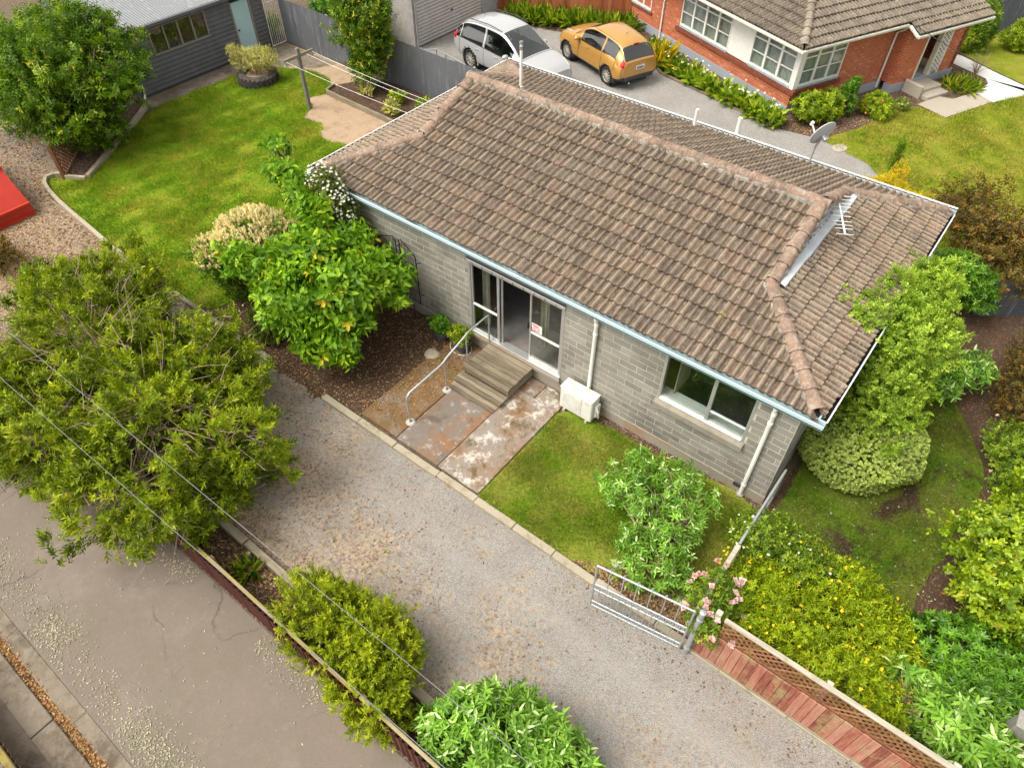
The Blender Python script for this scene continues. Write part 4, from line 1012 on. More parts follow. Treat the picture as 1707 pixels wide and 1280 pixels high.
for z in (.06,1.62,1.98): tb('gate_rail', [(0,0,z),(0,.66,z)], .018, wg, mat='whitemetal')
for i in range(8): tb('gate_bar', [(0,.66*i/7,.06),(0,.66*i/7,1.98 if i % 2 else 2.15)], .018 if i in (0,7) else .010, wg, 6, 'whitemetal')

# ------------------------------------------------------------------ yard things
M['postwood'] = weathered_wood('grey_post', ((.10,.10,.095),(.19,.185,.17),(.28,.27,.24)), 2)
cl = thing('clothesline_post', 'grey timber clothesline post with a crossarm on the lawn', 'clothesline', (-7.25,5.45,0))
board('post', cl, -.055, .055, -.055, .055, -.1, 2.05, M['postwood'], .008)
mb = MB(); mb.bar((0,-.62,1.80),(0,.62,1.80),.05,.10); mb.build('crossarm', M['sleeper'], cl)
for s_ in (-1, 1): mb = MB(); mb.cbox((.0,s_*.5,1.70),(.06,.2,.14)); mb.build('line_box', M['grout'], cl, bevel=.01)
for yy in (-.55,.3,.55):
    mb = MB(); P0 = Vector((0,yy,1.78)); P1 = Vector((7.05,yy*.8-.35,1.95)); pts = []
    for i in range(13): s_ = i/12; p = P0.lerp(P1, s_); p.z -= .28*s_*(1-s_); pts.append(p)
    mb.tube(pts, .006, 4); mb.build('line', M['whitemetal'], cl)
tp = thing('tyre_planter', 'old tractor tyre planter holding a silvery shrub', 'planter', (-10.35,5.72,0))
M['tyre'] = simple('weathered_tyre', (.085,.075,.065), .9, var=.25, nscale=5, bumpv=.4)
mb = MB(); mb.lathe([(.46,.02),(.62,.0),(.70,.10),(.70,.26),(.60,.36),(.44,.34),(.42,.25)], (0,0,0), 32); mb.build('tyre', M['tyre'], tp, smooth=True)
for k in range(26):
    a = 2*math.pi*k/26; mb = MB(); Mx = Matrix.Rotation(a, 3, 'Z') @ Matrix.Rotation(.45, 3, 'X')
    mb.cbox((.70*math.cos(a),.70*math.sin(a),.17),(.07,.07,.34), Mx); mb.build('tread_lug', M['tyre'], tp)
mb = MB(); mb.disc((0,0,.27), .46, 24); mb.build('planter_soil', M['dirt'], tp)
def edging(label, pts, h, w, mat='sleeper', name='timber_edging'):
    e = thing(name, label, 'edging', (pts[0][0], pts[0][1], 0))
    for (p, q) in zip(pts[:-1], pts[1:]):
        mb = MB(); p_, q_ = Vector((p[0]-pts[0][0],p[1]-pts[0][1],h/2-.01)), Vector((q[0]-pts[0][0],q[1]-pts[0][1],h/2-.01)); mb.bar(p_, q_, w, h); mb.build('timber', M[mat], e, bevel=.012)
    return e
edging('grey round timber edging of the bed below the large tree', [(-11.7,1.95),(-10.7,.65),(-10.65,.58),(-9.05,-1.7)], .16, .14)
edging('short grey timber closing the bed beside the lattice', [(-9.02,-1.78),(-9.6,-2.12)], .15, .09)
edging('weathered timber edge of the raised bed beside the dirt patch', [(-7.75,7.1),(-7.6,6.55),(-4.1,6.40),(-.5,6.3)], .20, .07)
sheet('raised_bed_soil', [(-7.7,7.2),(-7.55,6.6),(-.5,6.35),(-.5,8.5),(-7,8.5)], .10, M['soil'])
sheet('tree_bed_soil', [(-11.8,2.0),(-10.6,.55),(-9.05,-1.75),(-9.6,-2.1),(-12.3,-1.3),(-12.3,2.0)], .03, M['mulch'])
la, lb = Vector((-9.62,-2.14,0)), Vector((-10.75,-1.05,0)); dl = lb-la
lt = thing('lattice_screen', 'brown lattice screen at the corner of the tree bed', 'lattice', la, math.atan2(dl.y, dl.x)); ll_ = dl.length
board('post', lt, -.05, .05, -.05, .05, -.05, 1.05, M['lattice']); board('post', lt, ll_-.05, ll_+.05, -.05, .05, -.05, 1.05, M['lattice'])
board('top_rail', lt, -.05, ll_, -.03, .03, 1.05, 1.12, M['lattice']); board('bottom_rail', lt, .05, ll_-.05, -.02, .02, .05, .1, M['lattice'])
for sgn in (1,-1):
    k = -.9
    while k < ll_:
        a0, a1 = k, k+.95; z0_, z1_ = (.1,1.05) if sgn > 0 else (1.05,.1); t0 = max(0,(.05-a0)/.95); t1 = min(1,(ll_-.05-a0)/.95)
        if t1-t0 > .08:
            pa, d = Vector((a0,.006*sgn,z0_)), Vector((.95,0,z1_-z0_)); mb = MB(); mb.bar(pa+d*t0, pa+d*t1, .04, .01, up=(0,1,0)); mb.build('lattice_slat', M['lattice'], lt)
        k += .15
M['skip'] = simple('red_skip_paint', (.50,.035,.018), .4, var=.10, nscale=1.5, bumpv=.1, dirt=(.36,.03,.02)); M['skip_rim'] = simple('red_skip_rim', (.58,.05,.025), .4)
sk = thing('rubbish_skip', 'red steel rubbish skip at the left edge of the yard', 'skip', (-8.55,-3.62,0))
yl_, yr_ = -1.9, 0.0
prof = [(0,.02),(0,.36),(-.85,1.12),(-3.4,1.12),(-4.2,.36),(-4.2,.02)]
for (p, q, nm) in ((prof[0],prof[1],'end_panel'),(prof[1],prof[2],'sloped_end'),(prof[3],prof[4],'sloped_end'),(prof[4],prof[5],'end_panel'),(prof[5],prof[0],'floor')):
    mb = MB(); mb.add([(p[0],yl_,p[1]),(p[0],yr_,p[1]),(q[0],yr_,q[1]),(q[0],yl_,q[1])], [(0,1,2,3)]); mb.build(nm, M['skip'], sk)
for yy in (yl_, yr_):
    mb = MB(); mb.add([(p[0],yy,p[1]) for p in prof], [tuple(range(6))]); mb.build('side_panel', M['skip'], sk)
mb = MB(); rim = [(-.85,yl_,1.12),(-.85,yr_,1.12),(-3.4,yr_,1.12),(-3.4,yl_,1.12)]
for p, q in zip(rim, rim[1:]+rim[:1]): mb.bar(p, q, .09, .08)
mb.build('rim', M['skip_rim'], sk)
mb = MB(); mb.bar((0.03,yl_,.37),(.03,yr_,.37),.05,.05); mb.bar((.03,yl_,.03),(.03,yr_,.03),.05,.05); mb.build('edge_bar', M['skip_rim'], sk)
for i, lb_ in enumerate(('pale scrap board lying uppermost inside the red skip', 'scrap board underneath the other board in the red skip')):
    mb = MB(); mb.bar((-1.1-random.random(),yl_+.2+random.random()*1.4,.85+.03*i),(-2.8+random.random(),yl_+.2+random.random()*1.4,.85+.04*i),.12,.03)
    tag(mb.build('scrap_board', M['sleeper']), lb_, 'board', 'boards in the skip').location = (-8.55,-3.62,0)

# ------------------------------------------------------------------ dish, antenna, overhead wires
di = thing('satellite_dish', 'grey satellite dish on a pole at the rear gutter', 'satellite dish', (9.0,7.42,2.78))
tb('pole', [(0,0,-.1),(.02,.0,.55)], .02, di)
M['dish'] = simple('grey_dish', (.50,.52,.55), .5, var=.05, bumpv=0)
fdir = Vector((-.82,.42,.33)).normalized(); Md = fdir.to_track_quat('Z', 'X').to_matrix(); c0 = Vector((.1,.02,.82))
mb = MB(); prf = [(r, r*r*.42) for r in (0.001,.08,.15,.21,.27,.31)]; mb.lathe(prf, c0, 28, Md); mb.lathe([(r, z-.012) for (r, z) in prf[::-1]], c0, 28, Md); mb.build('reflector', M['dish'], di, smooth=True)
mb = MB(); mb.tube([c0+Md@Vector((.312*math.cos(a), .312*math.sin(a), .041)) for a in np.linspace(0,2*math.pi,29)[:-1]], .009, 6, closed=True); mb.build('rim', M['gutter_white'], di, smooth=True)
feed = c0+fdir*.44+Vector((0,0,-.08)); low = c0+fdir*.05+Vector((0,0,-.28))
tb('feed_arm', [low, low.lerp(feed,.6)+Vector((0,0,-.02)), feed], .016, di, mat='whitepipe')
mb = MB(); mb.cbox(feed, (.11,.07,.07), Md); mb.build('receiver', M['whitepipe'], di, bevel=.015)
mb = MB(); mb.cbox(c0-fdir*.05+Vector((0,0,-.06)), (.10,.10,.16), Md); mb.bar((.02,0,.5),c0-fdir*.03,.05,.05); mb.build('bracket', M['galv'], di, bevel=.008)
an = thing('tv_antenna', 'white ladder-shaped television antenna beside the gablet flashing', 'antenna', (10.42,4.55,3.46))
tb('mast', [(0,0,-.02),(0,0,.42)], .018, an, mat='whitemetal')
bA, bB = Vector((-.06,.12,.42)), Vector((.50,-.92,.34)); dB = (bB-bA).normalized(); sB = dB.cross(Vector((0,0,1))).normalized()
mb = MB(); mb.bar(bA, bB, .028, .02); mb.build('boom', M['whitemetal'], an)
for i, (s_, hw) in enumerate(((0,.30),(.1,.26),(.2,.22),(.30,.2),(.42,.17),(.54,.17),(.68,.17),(.77,.165),(.86,.16),(1,.16))):
    c = bA.lerp(bB, s_); mb = MB(); mb.tube([c-sB*hw, c+sB*hw], .007, 5); mb.build('element', M['whitemetal'], an)
mb = MB(); mb.cbox(bA+Vector((.05,-.06,-.05)), (.1,.1,.07)); mb.build('junction_box', M['whitemetal'], an, bevel=.01)
mb = MB(); mb.lathe([(0,-.01),(.10,0),(0,.02)], bA+Vector((-.32,-.28,.0)), 14, Matrix.Rotation(.9,3,'Y')); mb.build('small_reflector', M['whitemetal'], an)
tb('cable', [(0,0,.4),(.03,-.4,.06),(.02,-1.1,.03),(.12,-1.7,.02),(.22,-1.62,.02),(.2,-1.2,.04)], .006, an, 5)
def wire(name, label, a, b, r, sag, mat, grp=None):
    mb = MB(); a, b = Vector(a), Vector(b); pts = []
    for i in range(41): s_ = i/40; p = a.lerp(b, s_); p.z -= 4*sag*s_*(1-s_); pts.append(p)
    mb.tube(pts, r, 5); return tag(mb.build(name, M[mat]), label, 'wire', grp)
M['cable'] = simple('pale_service_cable', (.24,.24,.25), .5, bumpv=0); M['cable_d'] = simple('black_service_cable', (.03,.03,.032), .6, bumpv=0)
wire('overhead_wire', 'pale overhead wire nearer the house crossing the large hedge', (-16,-7.95,6.6), (30,-7.4,6.6), .0026, .55, 'cable', 'overhead wires')
wire('overhead_wire', 'pale overhead wire farther left crossing above the concrete driveway', (-16,-8.45,6.6), (30,-7.7,6.6), .0026, .55, 'cable', 'overhead wires')
# ------------------------------------------------------------------ neighbour's brick house
t = NT('red_brick'); tc = t.n('TexCoord'); sx = t.n('SeparateXYZ'); t.t.links.new(tc.outputs['Object'], sx.inputs[0])
cx = t.n('CombineXYZ'); t.put(cx.inputs[0], t.math('ADD', sx.outputs[0], sx.outputs[1])); t.put(cx.inputs[1], sx.outputs[2])
br = t.n('TexBrick'); t.t.links.new(cx.outputs[0], br.inputs['Vector']); br.inputs['Scale'].default_value = 1.0
br.inputs['Brick Width'].default_value = .24; br.inputs['Row Height'].default_value = .086; br.inputs['Mortar Size'].default_value = .008; br.inputs['Bias'].default_value = 0
br.inputs['Color1'].default_value = (.50,.125,.05,1); br.inputs['Color2'].default_value = (.38,.085,.037,1); br.inputs['Mortar'].default_value = (.42,.27,.19,1)
c_ = t.mix(t.math('MULTIPLY', t.ramp(t.noise(2.5,6), [(.4,0),(.7,1)]), .45), br.outputs['Color'], (.52,.20,.10))
v_ = t.vor(7, 'Color', vec=t.mapped((1,1,2.8), (0,0,0))); s_ = t.n('SeparateColor'); t.t.links.new(v_, s_.inputs[0])
c_ = t.mix(t.math('MULTIPLY', t.ramp(s_.outputs[0], [(.93,0),(.97,1)]), .5), c_, (.60,.42,.34))
M['brick'] = t.done(c_, .9, t.bump(t.math('SUBTRACT', 1.0, br.outputs['Fac']), .8, .012), spec=.2)
M['brick_d'] = simple('rowlock_brick_sill', (.27,.075,.04), .9, var=.25, nscale=9, bumpv=.4, bscale=14)
M['plinth2'] = concrete_mat('blue_grey_plinth', (.33,.36,.41), (.28,.31,.35), [(2,.55,.7,(.2,.2,.2),.5,.2)])
M['sillblue'] = simple('blue_grey_sill', (.36,.43,.50), .5); M['creamwood'] = simple('cream_paint', (.66,.61,.48), .5, var=.08)
M['room'] = simple('dim_room', (.20,.185,.165), .9)
h2 = thing('brick_house', 'neighbouring red brick house with white corner windows and dark tiled roof', 'house', (5.9,15.25,0), R_(-24))
mb = MB()
mb.box(-14,-6.15,0,.2,.3,2.32); mb.box(-6.15,-.2,0,.2,.3,.78); mb.box(-.2,0,0,2.05,.3,.78); mb.box(-.2,0,2.05,4.45,.3,2.32)
mb.box(-.2,.5,4.451,4.65,.3,2.3); mb.box(.3,.5,4.65,5.45,.3,2.3); mb.box(.3,.5,6.75,7.6,.3,2.3); mb.box(-6,.5,7.4,7.6,.3,2.3)
mb.build('brick_wall', M['brick'], h2)
mb = MB(); mb.box(-.6,-.45,5.3,6.9,.3,2.3); mb.build('porch_back_wall', M['brick_d'], h2)
mb = MB(); mb.box(-14,-.0,-.03,.2,-.1,.298); mb.box(-.2,.03,.2,4.45,-.1,.298); mb.box(.2,.53,4.42,7.63,-.1,.298); mb.build('plinth', M['plinth2'], h2)
mb = MB(); mb.box(-.45,.3,5.45,6.75,.2,.32); mb.build('porch_floor', M['path_grey'], h2)
mb = MB(); mb.box(-13.8,-.3,.9,.95,.3,2.3); mb.box(-.95,-.9,.3,7,.3,2.3); mb.build('interior_wall', M['room'], h2)
# rowlock sill under the window band: single bricks
def sillrow(s0, s1, P, par):
    s = s0
    while s < s1:
        w = .085; mb = MB(); a, b = P(s, .09, .74), P(s+w-.008, -.02, .87)
        mb.box(min(a[0],b[0]),max(a[0],b[0]),min(a[1],b[1]),max(a[1],b[1]),.74+random.uniform(-.004,.004),.865); mb.build('sill_brick', M['brick_d'], par); s += w
PL = lambda s, d, z: (s, -d, z); PR = lambda s, d, z: (d, s, z)
sillrow(-6.3, .09, PL, h2); sillrow(.03, 2.1, PR, h2)
def bx2(name, P, s0, s1, d0, d1, z0, z1, mat, par, bev=0):
    a, b = P(s0,d0,z0), P(s1,d1,z1); mb = MB(); mb.box(min(a[0],b[0]),max(a[0],b[0]),min(a[1],b[1]),max(a[1],b[1]),z0,z1); return mb.build(name, mat, par, bevel=bev)
def win_group(P, s0, s1, n, z0, z1, curtain_mat, par, toplight=True):
    w_ = bpy.data.objects.new('window', None); COL.objects.link(w_); w_.parent = par
    bx2('sill', P, s0, s1, -.1, .05, z0-.07, z0, M['sillblue'], w_)
    bx2('frame', P, s0, s1, -.06, .03, z0+.001, z0+.06, M['white'], w_); bx2('frame', P, s0, s1, -.06, .03, z1-.05, z1, M['white'], w_)
    sw = (s1-s0)/n; zt = z1-.36
    for i in range(n+1):
        c = s0+sw*i; a, b = max(s0, c-.045), min(s1, c+.045); bx2('mullion', P, a, b, -.06, .028, z0+.06, z1-.05, M['white'], w_)
    for i in range(n):
        a, b = s0+sw*i+.045, s0+sw*(i+1)-.045
        bx2('glazing_bar', P, a, b, -.03, .024, zt-.02, zt+.025, M['white'], w_); zm = (z0+zt)/2+.02
        bx2('glazing_bar', P, a, b, -.025, .012, zm-.015, zm+.015, M['white'], w_)
        for (q0, q1) in ((z0+.06,zm-.015),(zm+.015,zt-.02),(zt+.025,z1-.05)): bx2('pane', P, a, b, -.012, -.008, q0, q1, M['glass'], w_)
    # net curtain
    mb = MB(); vs_ = []; k = int((s1-s0)/.05)
    for i in range(k+1):
        s = s0+(s1-s0)*i/k; p = P(s, -.10+.03*math.sin(i*1.9), 0); vs_ += [(p[0],p[1],z0+.02),(p[0],p[1],z1-.05)]
    mb.add(vs_, [(2*i,2*i+2,2*i+3,2*i+1) for i in range(k)]); mb.build('net_curtain', curtain_mat, w_)
    return w_
t = NT('grey_net'); tr = t.n('BsdfTransparent'); df = t.n('BsdfDiffuse'); df.inputs[0].default_value = (.66,.65,.62,1); mx = t.n('MixShader'); mx.inputs[0].default_value = .8
t.t.links.new(tr.outputs[0], mx.inputs[1]); t.t.links.new(df.outputs[0], mx.inputs[2]); t.t.links.new(mx.outputs[0], t.out.inputs['Surface']); M['net'] = t.m
win_group(PL, -6.12, -3.36, 4, .95, 2.24, M['net'], h2); win_group(PL, -2.2, -.14, 3, .95, 2.24, M['net'], h2); win_group(PR, .16, 2.03, 3, .95, 2.24, M['net'], h2)
win_group(PL, -9.6, -8.0, 3, .85, 2.15, M['net'], h2)
bx2('corner_post', PL, -.13, .03, -.15, .03, .88, 2.3, M['white'], h2)
for i in range(5): bx2('white_board', PL, -3.355+i*.229, -3.355+(i+1)*.229-.006, -.05, .012+random.uniform(-.002,.002), .9, 2.28, M['white'], h2)
bx2('window_head', PL, -6.15, .03, -.1, .02, 2.245, 2.34, M['white'], h2); bx2('window_head', PR, .15, 2.05, -.1, .02, 2.245, 2.34, M['white'], h2)
bx2('sill', PL, -9.7, -7.9, -.02, .06, .72, .80, M['brick_d'], h2)
# porch trim, lattice, steps
bx2('porch_post', PR, 5.45, 5.53, .36, .52, .3, 2.3, M['creamwood'], h2); bx2('porch_post', PR, 6.22, 6.32, .36, .53, .3, 2.3, M['creamwood'], h2); bx2('porch_post', PR, 6.68, 6.75, .36, .53, .3, 2.3, M['creamwood'], h2)
for sgn in (1,-1):
    k = .3-.36
    while k < 2.1:
        z0_, z1_ = (k, k+.36) if sgn > 0 else (k+.36, k); t0 = 0; t1 = 1
        lo, hi = min(z0_,z1_), max(z0_,z1_)
        if lo >= .25 and hi <= 2.1:
            mb = MB(); mb.bar((.545+.008*sgn, 6.26, z0_), (.545+.008*sgn, 6.74, z1_), .03, .008, up=(1,0,0)); mb.build('lattice_slat', M['white'], h2)
        k += .13
for (x0_, x1_, z1_) in ((.54,1.2,.22),(.54,1.55,.11)):
    mb = MB(); mb.box(x0_, x1_, 5.2, 6.3, -.05, z1_); mb.build('porch_step', M['path_grey'], h2, bevel=.015)
mb = MB(); mb.box(.54,1.3,5.05,5.19,-.05,.42); mb.build('step_wall', M['path_grey'], h2, bevel=.03)
# roof
PT2 = math.tan(R_(25)); C2 = math.cos(R_(25)); S2 = math.sin(R_(25)); ZE2 = 2.40; EX, EY0, EY1 = .38, -.48, 8.0; half = (EY1-EY0)/2; LX = 14.5
def c2a(u, v): return [((0, half/C2), (0,-1)), ((LX,0), (-1,-C2))]
def c2b(u, v): return [((0,0), (1,-C2)), ((EY1-EY0,0), (-1,-C2))]
def c2c(u, v): return [((0,.52/C2), (0,-1)), ((0,0),(1,0)), ((3.75,0),(-1,0))]
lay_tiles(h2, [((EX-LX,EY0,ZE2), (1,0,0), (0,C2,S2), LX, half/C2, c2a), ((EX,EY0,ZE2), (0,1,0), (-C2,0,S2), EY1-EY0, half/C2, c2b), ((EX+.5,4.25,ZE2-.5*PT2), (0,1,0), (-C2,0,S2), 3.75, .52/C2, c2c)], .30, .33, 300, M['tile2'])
mb = MB(); dn = -.03
mb.add([(EX-LX,EY0,ZE2+dn),(EX,EY0,ZE2+dn),(EX-half,EY0+half,ZE2+half*PT2+dn),(EX-LX,EY0+half,ZE2+half*PT2+dn),(EX,EY1,ZE2+dn),(EX-LX,EY1,ZE2+dn)], [(0,1,2,3),(1,4,2),(3,2,4,5)])
mb.add([(EX+.5,4.25,ZE2-.5*PT2+dn),(EX+.5,8,ZE2-.5*PT2+dn),(EX,8,ZE2+dn),(EX,4.25,ZE2+dn)], [(0,1,2,3)])
mb.build('roof_underlay', M['underlay'], h2)
lay_caps(h2, (EX-.08,EY0+.08,ZE2+.09), (EX-half,EY0+half,ZE2+half*PT2+.05), M['cap2'], name='hip_cap'); lay_bedding(h2, (EX-.1,EY0+.1,ZE2+.09), (EX-half,EY0+half,ZE2+half*PT2+.05), M['bedding'])
M['gut2'] = simple('cream_gutter', (.62,.60,.52), .45)
for (a, b) in (((EX-LX,EY0-.05,ZE2-.05),(EX+.1,EY0-.05,ZE2-.05)),((EX+.05,EY0,ZE2-.05),(EX+.05,4.2,ZE2-.05)),((EX+.55,4.2,ZE2-.29),(EX+.55,8.05,ZE2-.29)),((EX+.1,4.22,ZE2-.06),(EX+.55,4.22,ZE2-.28))):
    mb = MB(); mb.bar(a, b, .10, .08); g_ = mb.build('gutter', M['gut2'], h2, bevel=.01)
mb = MB(); mb.box(EX-LX,EX,EY0+.01,.0,ZE2-.12,ZE2-.09); mb.box(.0,EX,.0,4.3,ZE2-.12,ZE2-.09); mb.build('soffit', M['creamwood'], h2)
mb = MB(); mb.tube([(.42,4.36,ZE2-.1),(.3,4.3,ZE2-.25),(.06,4.28,ZE2-.42),(.06,4.25,.1)], .035, 8); mb.build('downpipe', M['whitepipe'], h2, smooth=True)
mb = MB(); mb.tube([(-7.2,-.5,ZE2-.1),(-7.2,-.06,ZE2-.4),(-7.2,-.06,.05)], .035, 8); mb.build('downpipe', M['whitepipe'], h2, smooth=True)
A0 = at(1530,45,2.3); wire('service_cable', 'thin black service cable leaving the brick house porch', A0, at(1760,165,4.4), .012, .1, 'cable_d')

# ------------------------------------------------------------------ cars
M['tyre_c'] = simple('car_tyre', (.022,.022,.023), .85, bumpv=.05); M['rim'] = simple('silver_alloy', (.66,.63,.56), .3, .6, .03, bumpv=0)
M['cladding'] = simple('dark_cladding', (.045,.048,.056), .6); M['taillight'] = simple('red_tail_lamp', (.55,.01,.015), .2, bumpv=0, coat=.6)
M['headlamp'] = simple('headlamp_lens', (.60,.61,.62), .12, .3, bumpv=0); M['chrome'] = simple('chrome', (.70,.70,.71), .15, .9, bumpv=0)
M['paint_w'] = simple('silver_white_car_paint', (.47,.475,.485), .25, .3, .02, bumpv=0, coat=.7); M['paint_o'] = simple('gold_car_paint', (.53,.285,.07), .28, .35, .03, bumpv=0, coat=.8)
M['plate'] = simple('number_plate', (.70,.71,.72), .4, bumpv=0); M['seat'] = simple('dark_car_interior', (.05,.05,.052), .8)
def crom(P, k):
    P = np.array(P, float); n = len(P); Q = np.vstack([2*P[0]-P[1], P, 2*P[-1]-P[-2]]); out = []
    for i in range(n-1):
        p0, p1, p2, p3 = Q[i], Q[i+1], Q[i+2], Q[i+3]
        for s in range(k):
            u = s/k; out.append(.5*((2*p1)+(-p0+p2)*u+(2*p0-5*p1+4*p2-p3)*u*u+(-p0+3*p1-3*p2+p3)*u**3))
    out.append(P[-1]); return np.array(out)
def car(name, label, loc, heading, stn, paint, wb, wr, track, side_glass, screen, rear, clad, headl, taill, tail_v, arch_ring, group, seams=()):
    root = thing(name, label, 'car', loc, heading, group)
    # stn: x, zs, ws, zm, wm, zb, wb, zr_edge, wre, zr   (front is +x)
    KU, KV = 9, 6
    S = crom(stn, KU); nu = len(S); U = np.arange(nu)/KU
    grid = []
    for r in S:
        x, zs, ws, zm, wm, zb, wbt, ze, we, zr = r
        pts = [(ws*.80, zs), (ws, zs+.10), (wm, zm), (wbt, zb), (wbt*.35+we*.65, zb*.35+ze*.65), (we, ze), (we*.55, zr-.25*(zr-ze)), (0, zr)]
        c = crom(pts, KV); grid.append([(x, y, z) for (y, z) in c])
    grid = np.array(grid); nv = grid.shape[1]; Vv = np.arange(nv)/KV
    parts = {}
    for i in range(nu-1):
        for j in range(nv-1):
            u, v = (U[i]+U[i+1])/2, (Vv[j]+Vv[j+1])/2
            c = grid[i:i+2, j:j+2].reshape(-1, 3).mean(0); key = 'body'
            if v < 3:
                if any((c[0]-wx)**2+(c[2]-wr)**2 < (wr+.075)**2 for wx in wb): continue
            for k, (a, b) in enumerate(side_glass):
                if a < u < b and 3.05 < v < 4.75: key = ('side', k)
            if screen[0] < u < screen[1] and v > 5.2: key = 'windscreen'
            if rear[0] < u < rear[1] and v > rear[2]: key = 'rear_screen'
            if v < clad: key = 'cladding'
            if headl[0] < u < headl[1] and headl[2] < v < headl[3]: key = 'headlamp'
            if taill[0] < u < taill[1] and tail_v[0] < v < tail_v[1]: key = 'tail_lamp'
            parts.setdefault(key, []).append((i, j))
    mats = {'body': paint, 'windscreen': M['carglass'], 'rear_screen': M['carglass'], 'cladding': M['cladding'], 'headlamp': M['headlamp'], 'tail_lamp': M['taillight']}
    nm_ = {'windscreen': 'windscreen', 'rear_screen': 'rear_screen', 'headlamp': 'headlamp', 'tail_lamp': 'tail_lamp', 'cladding': 'cladding', 'body': 'body'}
    for key, cells in parts.items():
        sides = [(1,), (-1,)] if (isinstance(key, tuple) or key in ('headlamp','tail_lamp')) else [(1, -1)]
        for sd_ in sides:
            mb = MB()
            for s in sd_:
                idx = {}; vs_ = []; fs = []
                for (i, j) in cells:
                    q = []
                    for (a, b) in ((i,j),(i+1,j),(i+1,j+1),(i,j+1)):
                        if (a, b) not in idx: idx[(a, b)] = len(vs_); p = grid[a, b]; vs_.append((p[0], s*p[1], p[2]))
                        q.append(idx[(a, b)])
                    fs.append(tuple(q) if s > 0 else tuple(q[::-1]))
                mb.add(vs_, fs)
            me = mb.mesh('x'); bm = bmesh.new(); bm.from_mesh(me); bmesh.ops.remove_doubles(bm, verts=bm.verts, dist=.0005); bmesh.ops.recalc_face_normals(bm, faces=bm.faces); bm.to_mesh(me); bm.free()
            me.polygons.foreach_set('use_smooth', [True]*len(me.polygons)); n_ = nm_.get(key, 'side_window'); me.name = n_
            link(n_, me, mats.get(key, M['carglass']), root)
    # panel gaps between doors, bonnet and tailgate
    for (ug, v0, v1) in seams:
        i = int(round(ug*KU)); j0, j1 = int(v0*KV), int(v1*KV)
        for s in (1, -1):
            pts = [(grid[i,j,0], s*(grid[i,j,1]+.002), grid[i,j,2]+(.003 if j/KV > 4.5 else 0)) for j in range(j0, j1+1)]
            if any((p[0]-wx)**2+(p[2]-wr)**2 < (wr+.07)**2 for p in pts for wx in wb): pts = [p for p in pts if not any((p[0]-wx)**2+(p[2]-wr)**2 < (wr+.07)**2 for wx in wb)]
            if len(pts) > 1: mb = MB(); mb.tube(pts, .006, 5); mb.build('panel_gap', M['black'], root)
    for s in (1, -1):
        j = int(3.05*KV); a, b = int(side_glass[0][0]*KU), int(side_glass[-1][1]*KU)
        mb = MB(); mb.tube([(grid[i,j,0], s*(grid[i,j,1]+.004), grid[i,j,2]) for i in range(a, b+1)], .010, 5); mb.build('window_trim', M['black'], root)
        j = int(5*KV); mb = MB(); mb.tube([(grid[i,j,0], s*grid[i,j,1], grid[i,j,2]+.004) for i in range(int(rear[1]*KU)+2, int(screen[0]*KU))], .007, 5); mb.build('roof_channel', M['black'], root)
    # end caps
    for i in (0, nu-1):
        mb = MB(); g = grid[i]; vs_ = [(p[0], p[1], p[2]) for p in g]+[(p[0], -p[1], p[2]) for p in g[::-1]]; mb.add(vs_, [tuple(range(len(vs_)))]); mb.build('bumper_panel', paint, root)
    mb = MB(); xs = [grid[i,0,0] for i in range(nu)]; mb.box(min(xs)+.35, max(xs)-.9, -.62, .62, .34, .82); mb.build('interior', M['seat'], root)
    for s_ in (-.36, .36):
        for sx_ in (.25, -.75):
            mb = MB(); mb.box(sx_-.25, sx_-.12, s_-.22, s_+.22, .8, 1.22); mb.build('seat', M['seat'], root, bevel=.05)
    for wx in wb:
        for s in (1, -1):
            w_ = bpy.data.objects.new('wheel', None); COL.objects.link(w_); w_.parent = root; w_.location = (wx, s*track, wr)
            Mx = Matrix.Rotation(-s*math.pi/2, 3, 'X'); mb = MB(); mb.lathe([(wr*.66,.09),(wr*.9,.105),(wr*.985,.08),(wr,.0),(wr*.985,-.08),(wr*.9,-.10),(wr*.5,-.1)], (0,0,0), 28, Mx); mb.build('tyre', M['tyre_c'], w_, smooth=True)
            mb = MB(); mb.lathe([(wr*.67,.095),(wr*.64,.06),(wr*.62,-.05)], (0,0,0), 28, Mx)
            for k in range(11):
                a = 2*math.pi*k/11; d = Vector((math.cos(a), math.sin(a), 0)); mb.bar(Mx@(d*.04+Vector((0,0,.075))), Mx@(d*wr*.65+Vector((0,0,.07))), .034, .02, up=Mx@Vector((0,0,1)))
            mb.lathe([(.055,.085),(.05,.095),(0,.097)], (0,0,0), 12, Mx); mb.build('rim', M['rim'], w_, smooth=True)
            mb = MB(); mb.lathe([(wr*.63,.03),(0,.03)], (0,0,0), 20, Mx); mb.build('brake_disc', M['cladding'], w_)
            mb = MB(); R1 = wr+.07
            mb.tube([(wx+R1*math.cos(a), s*(track+.085), wr+R1*math.sin(a)) for a in np.linspace(-.25, math.pi+.25, 19)], .042 if arch_ring else .03, 6)
            mb.build('wheel_arch', M['cladding'] if arch_ring else paint, root, smooth=True)
            mb = MB(); mb.lathe([(R1,-.45),(R1,.04)], (wx, s*(track+.03), wr), 24, Mx); mb.build('arch_liner', M['cladding'], root)
    return root, grid, nu, nv
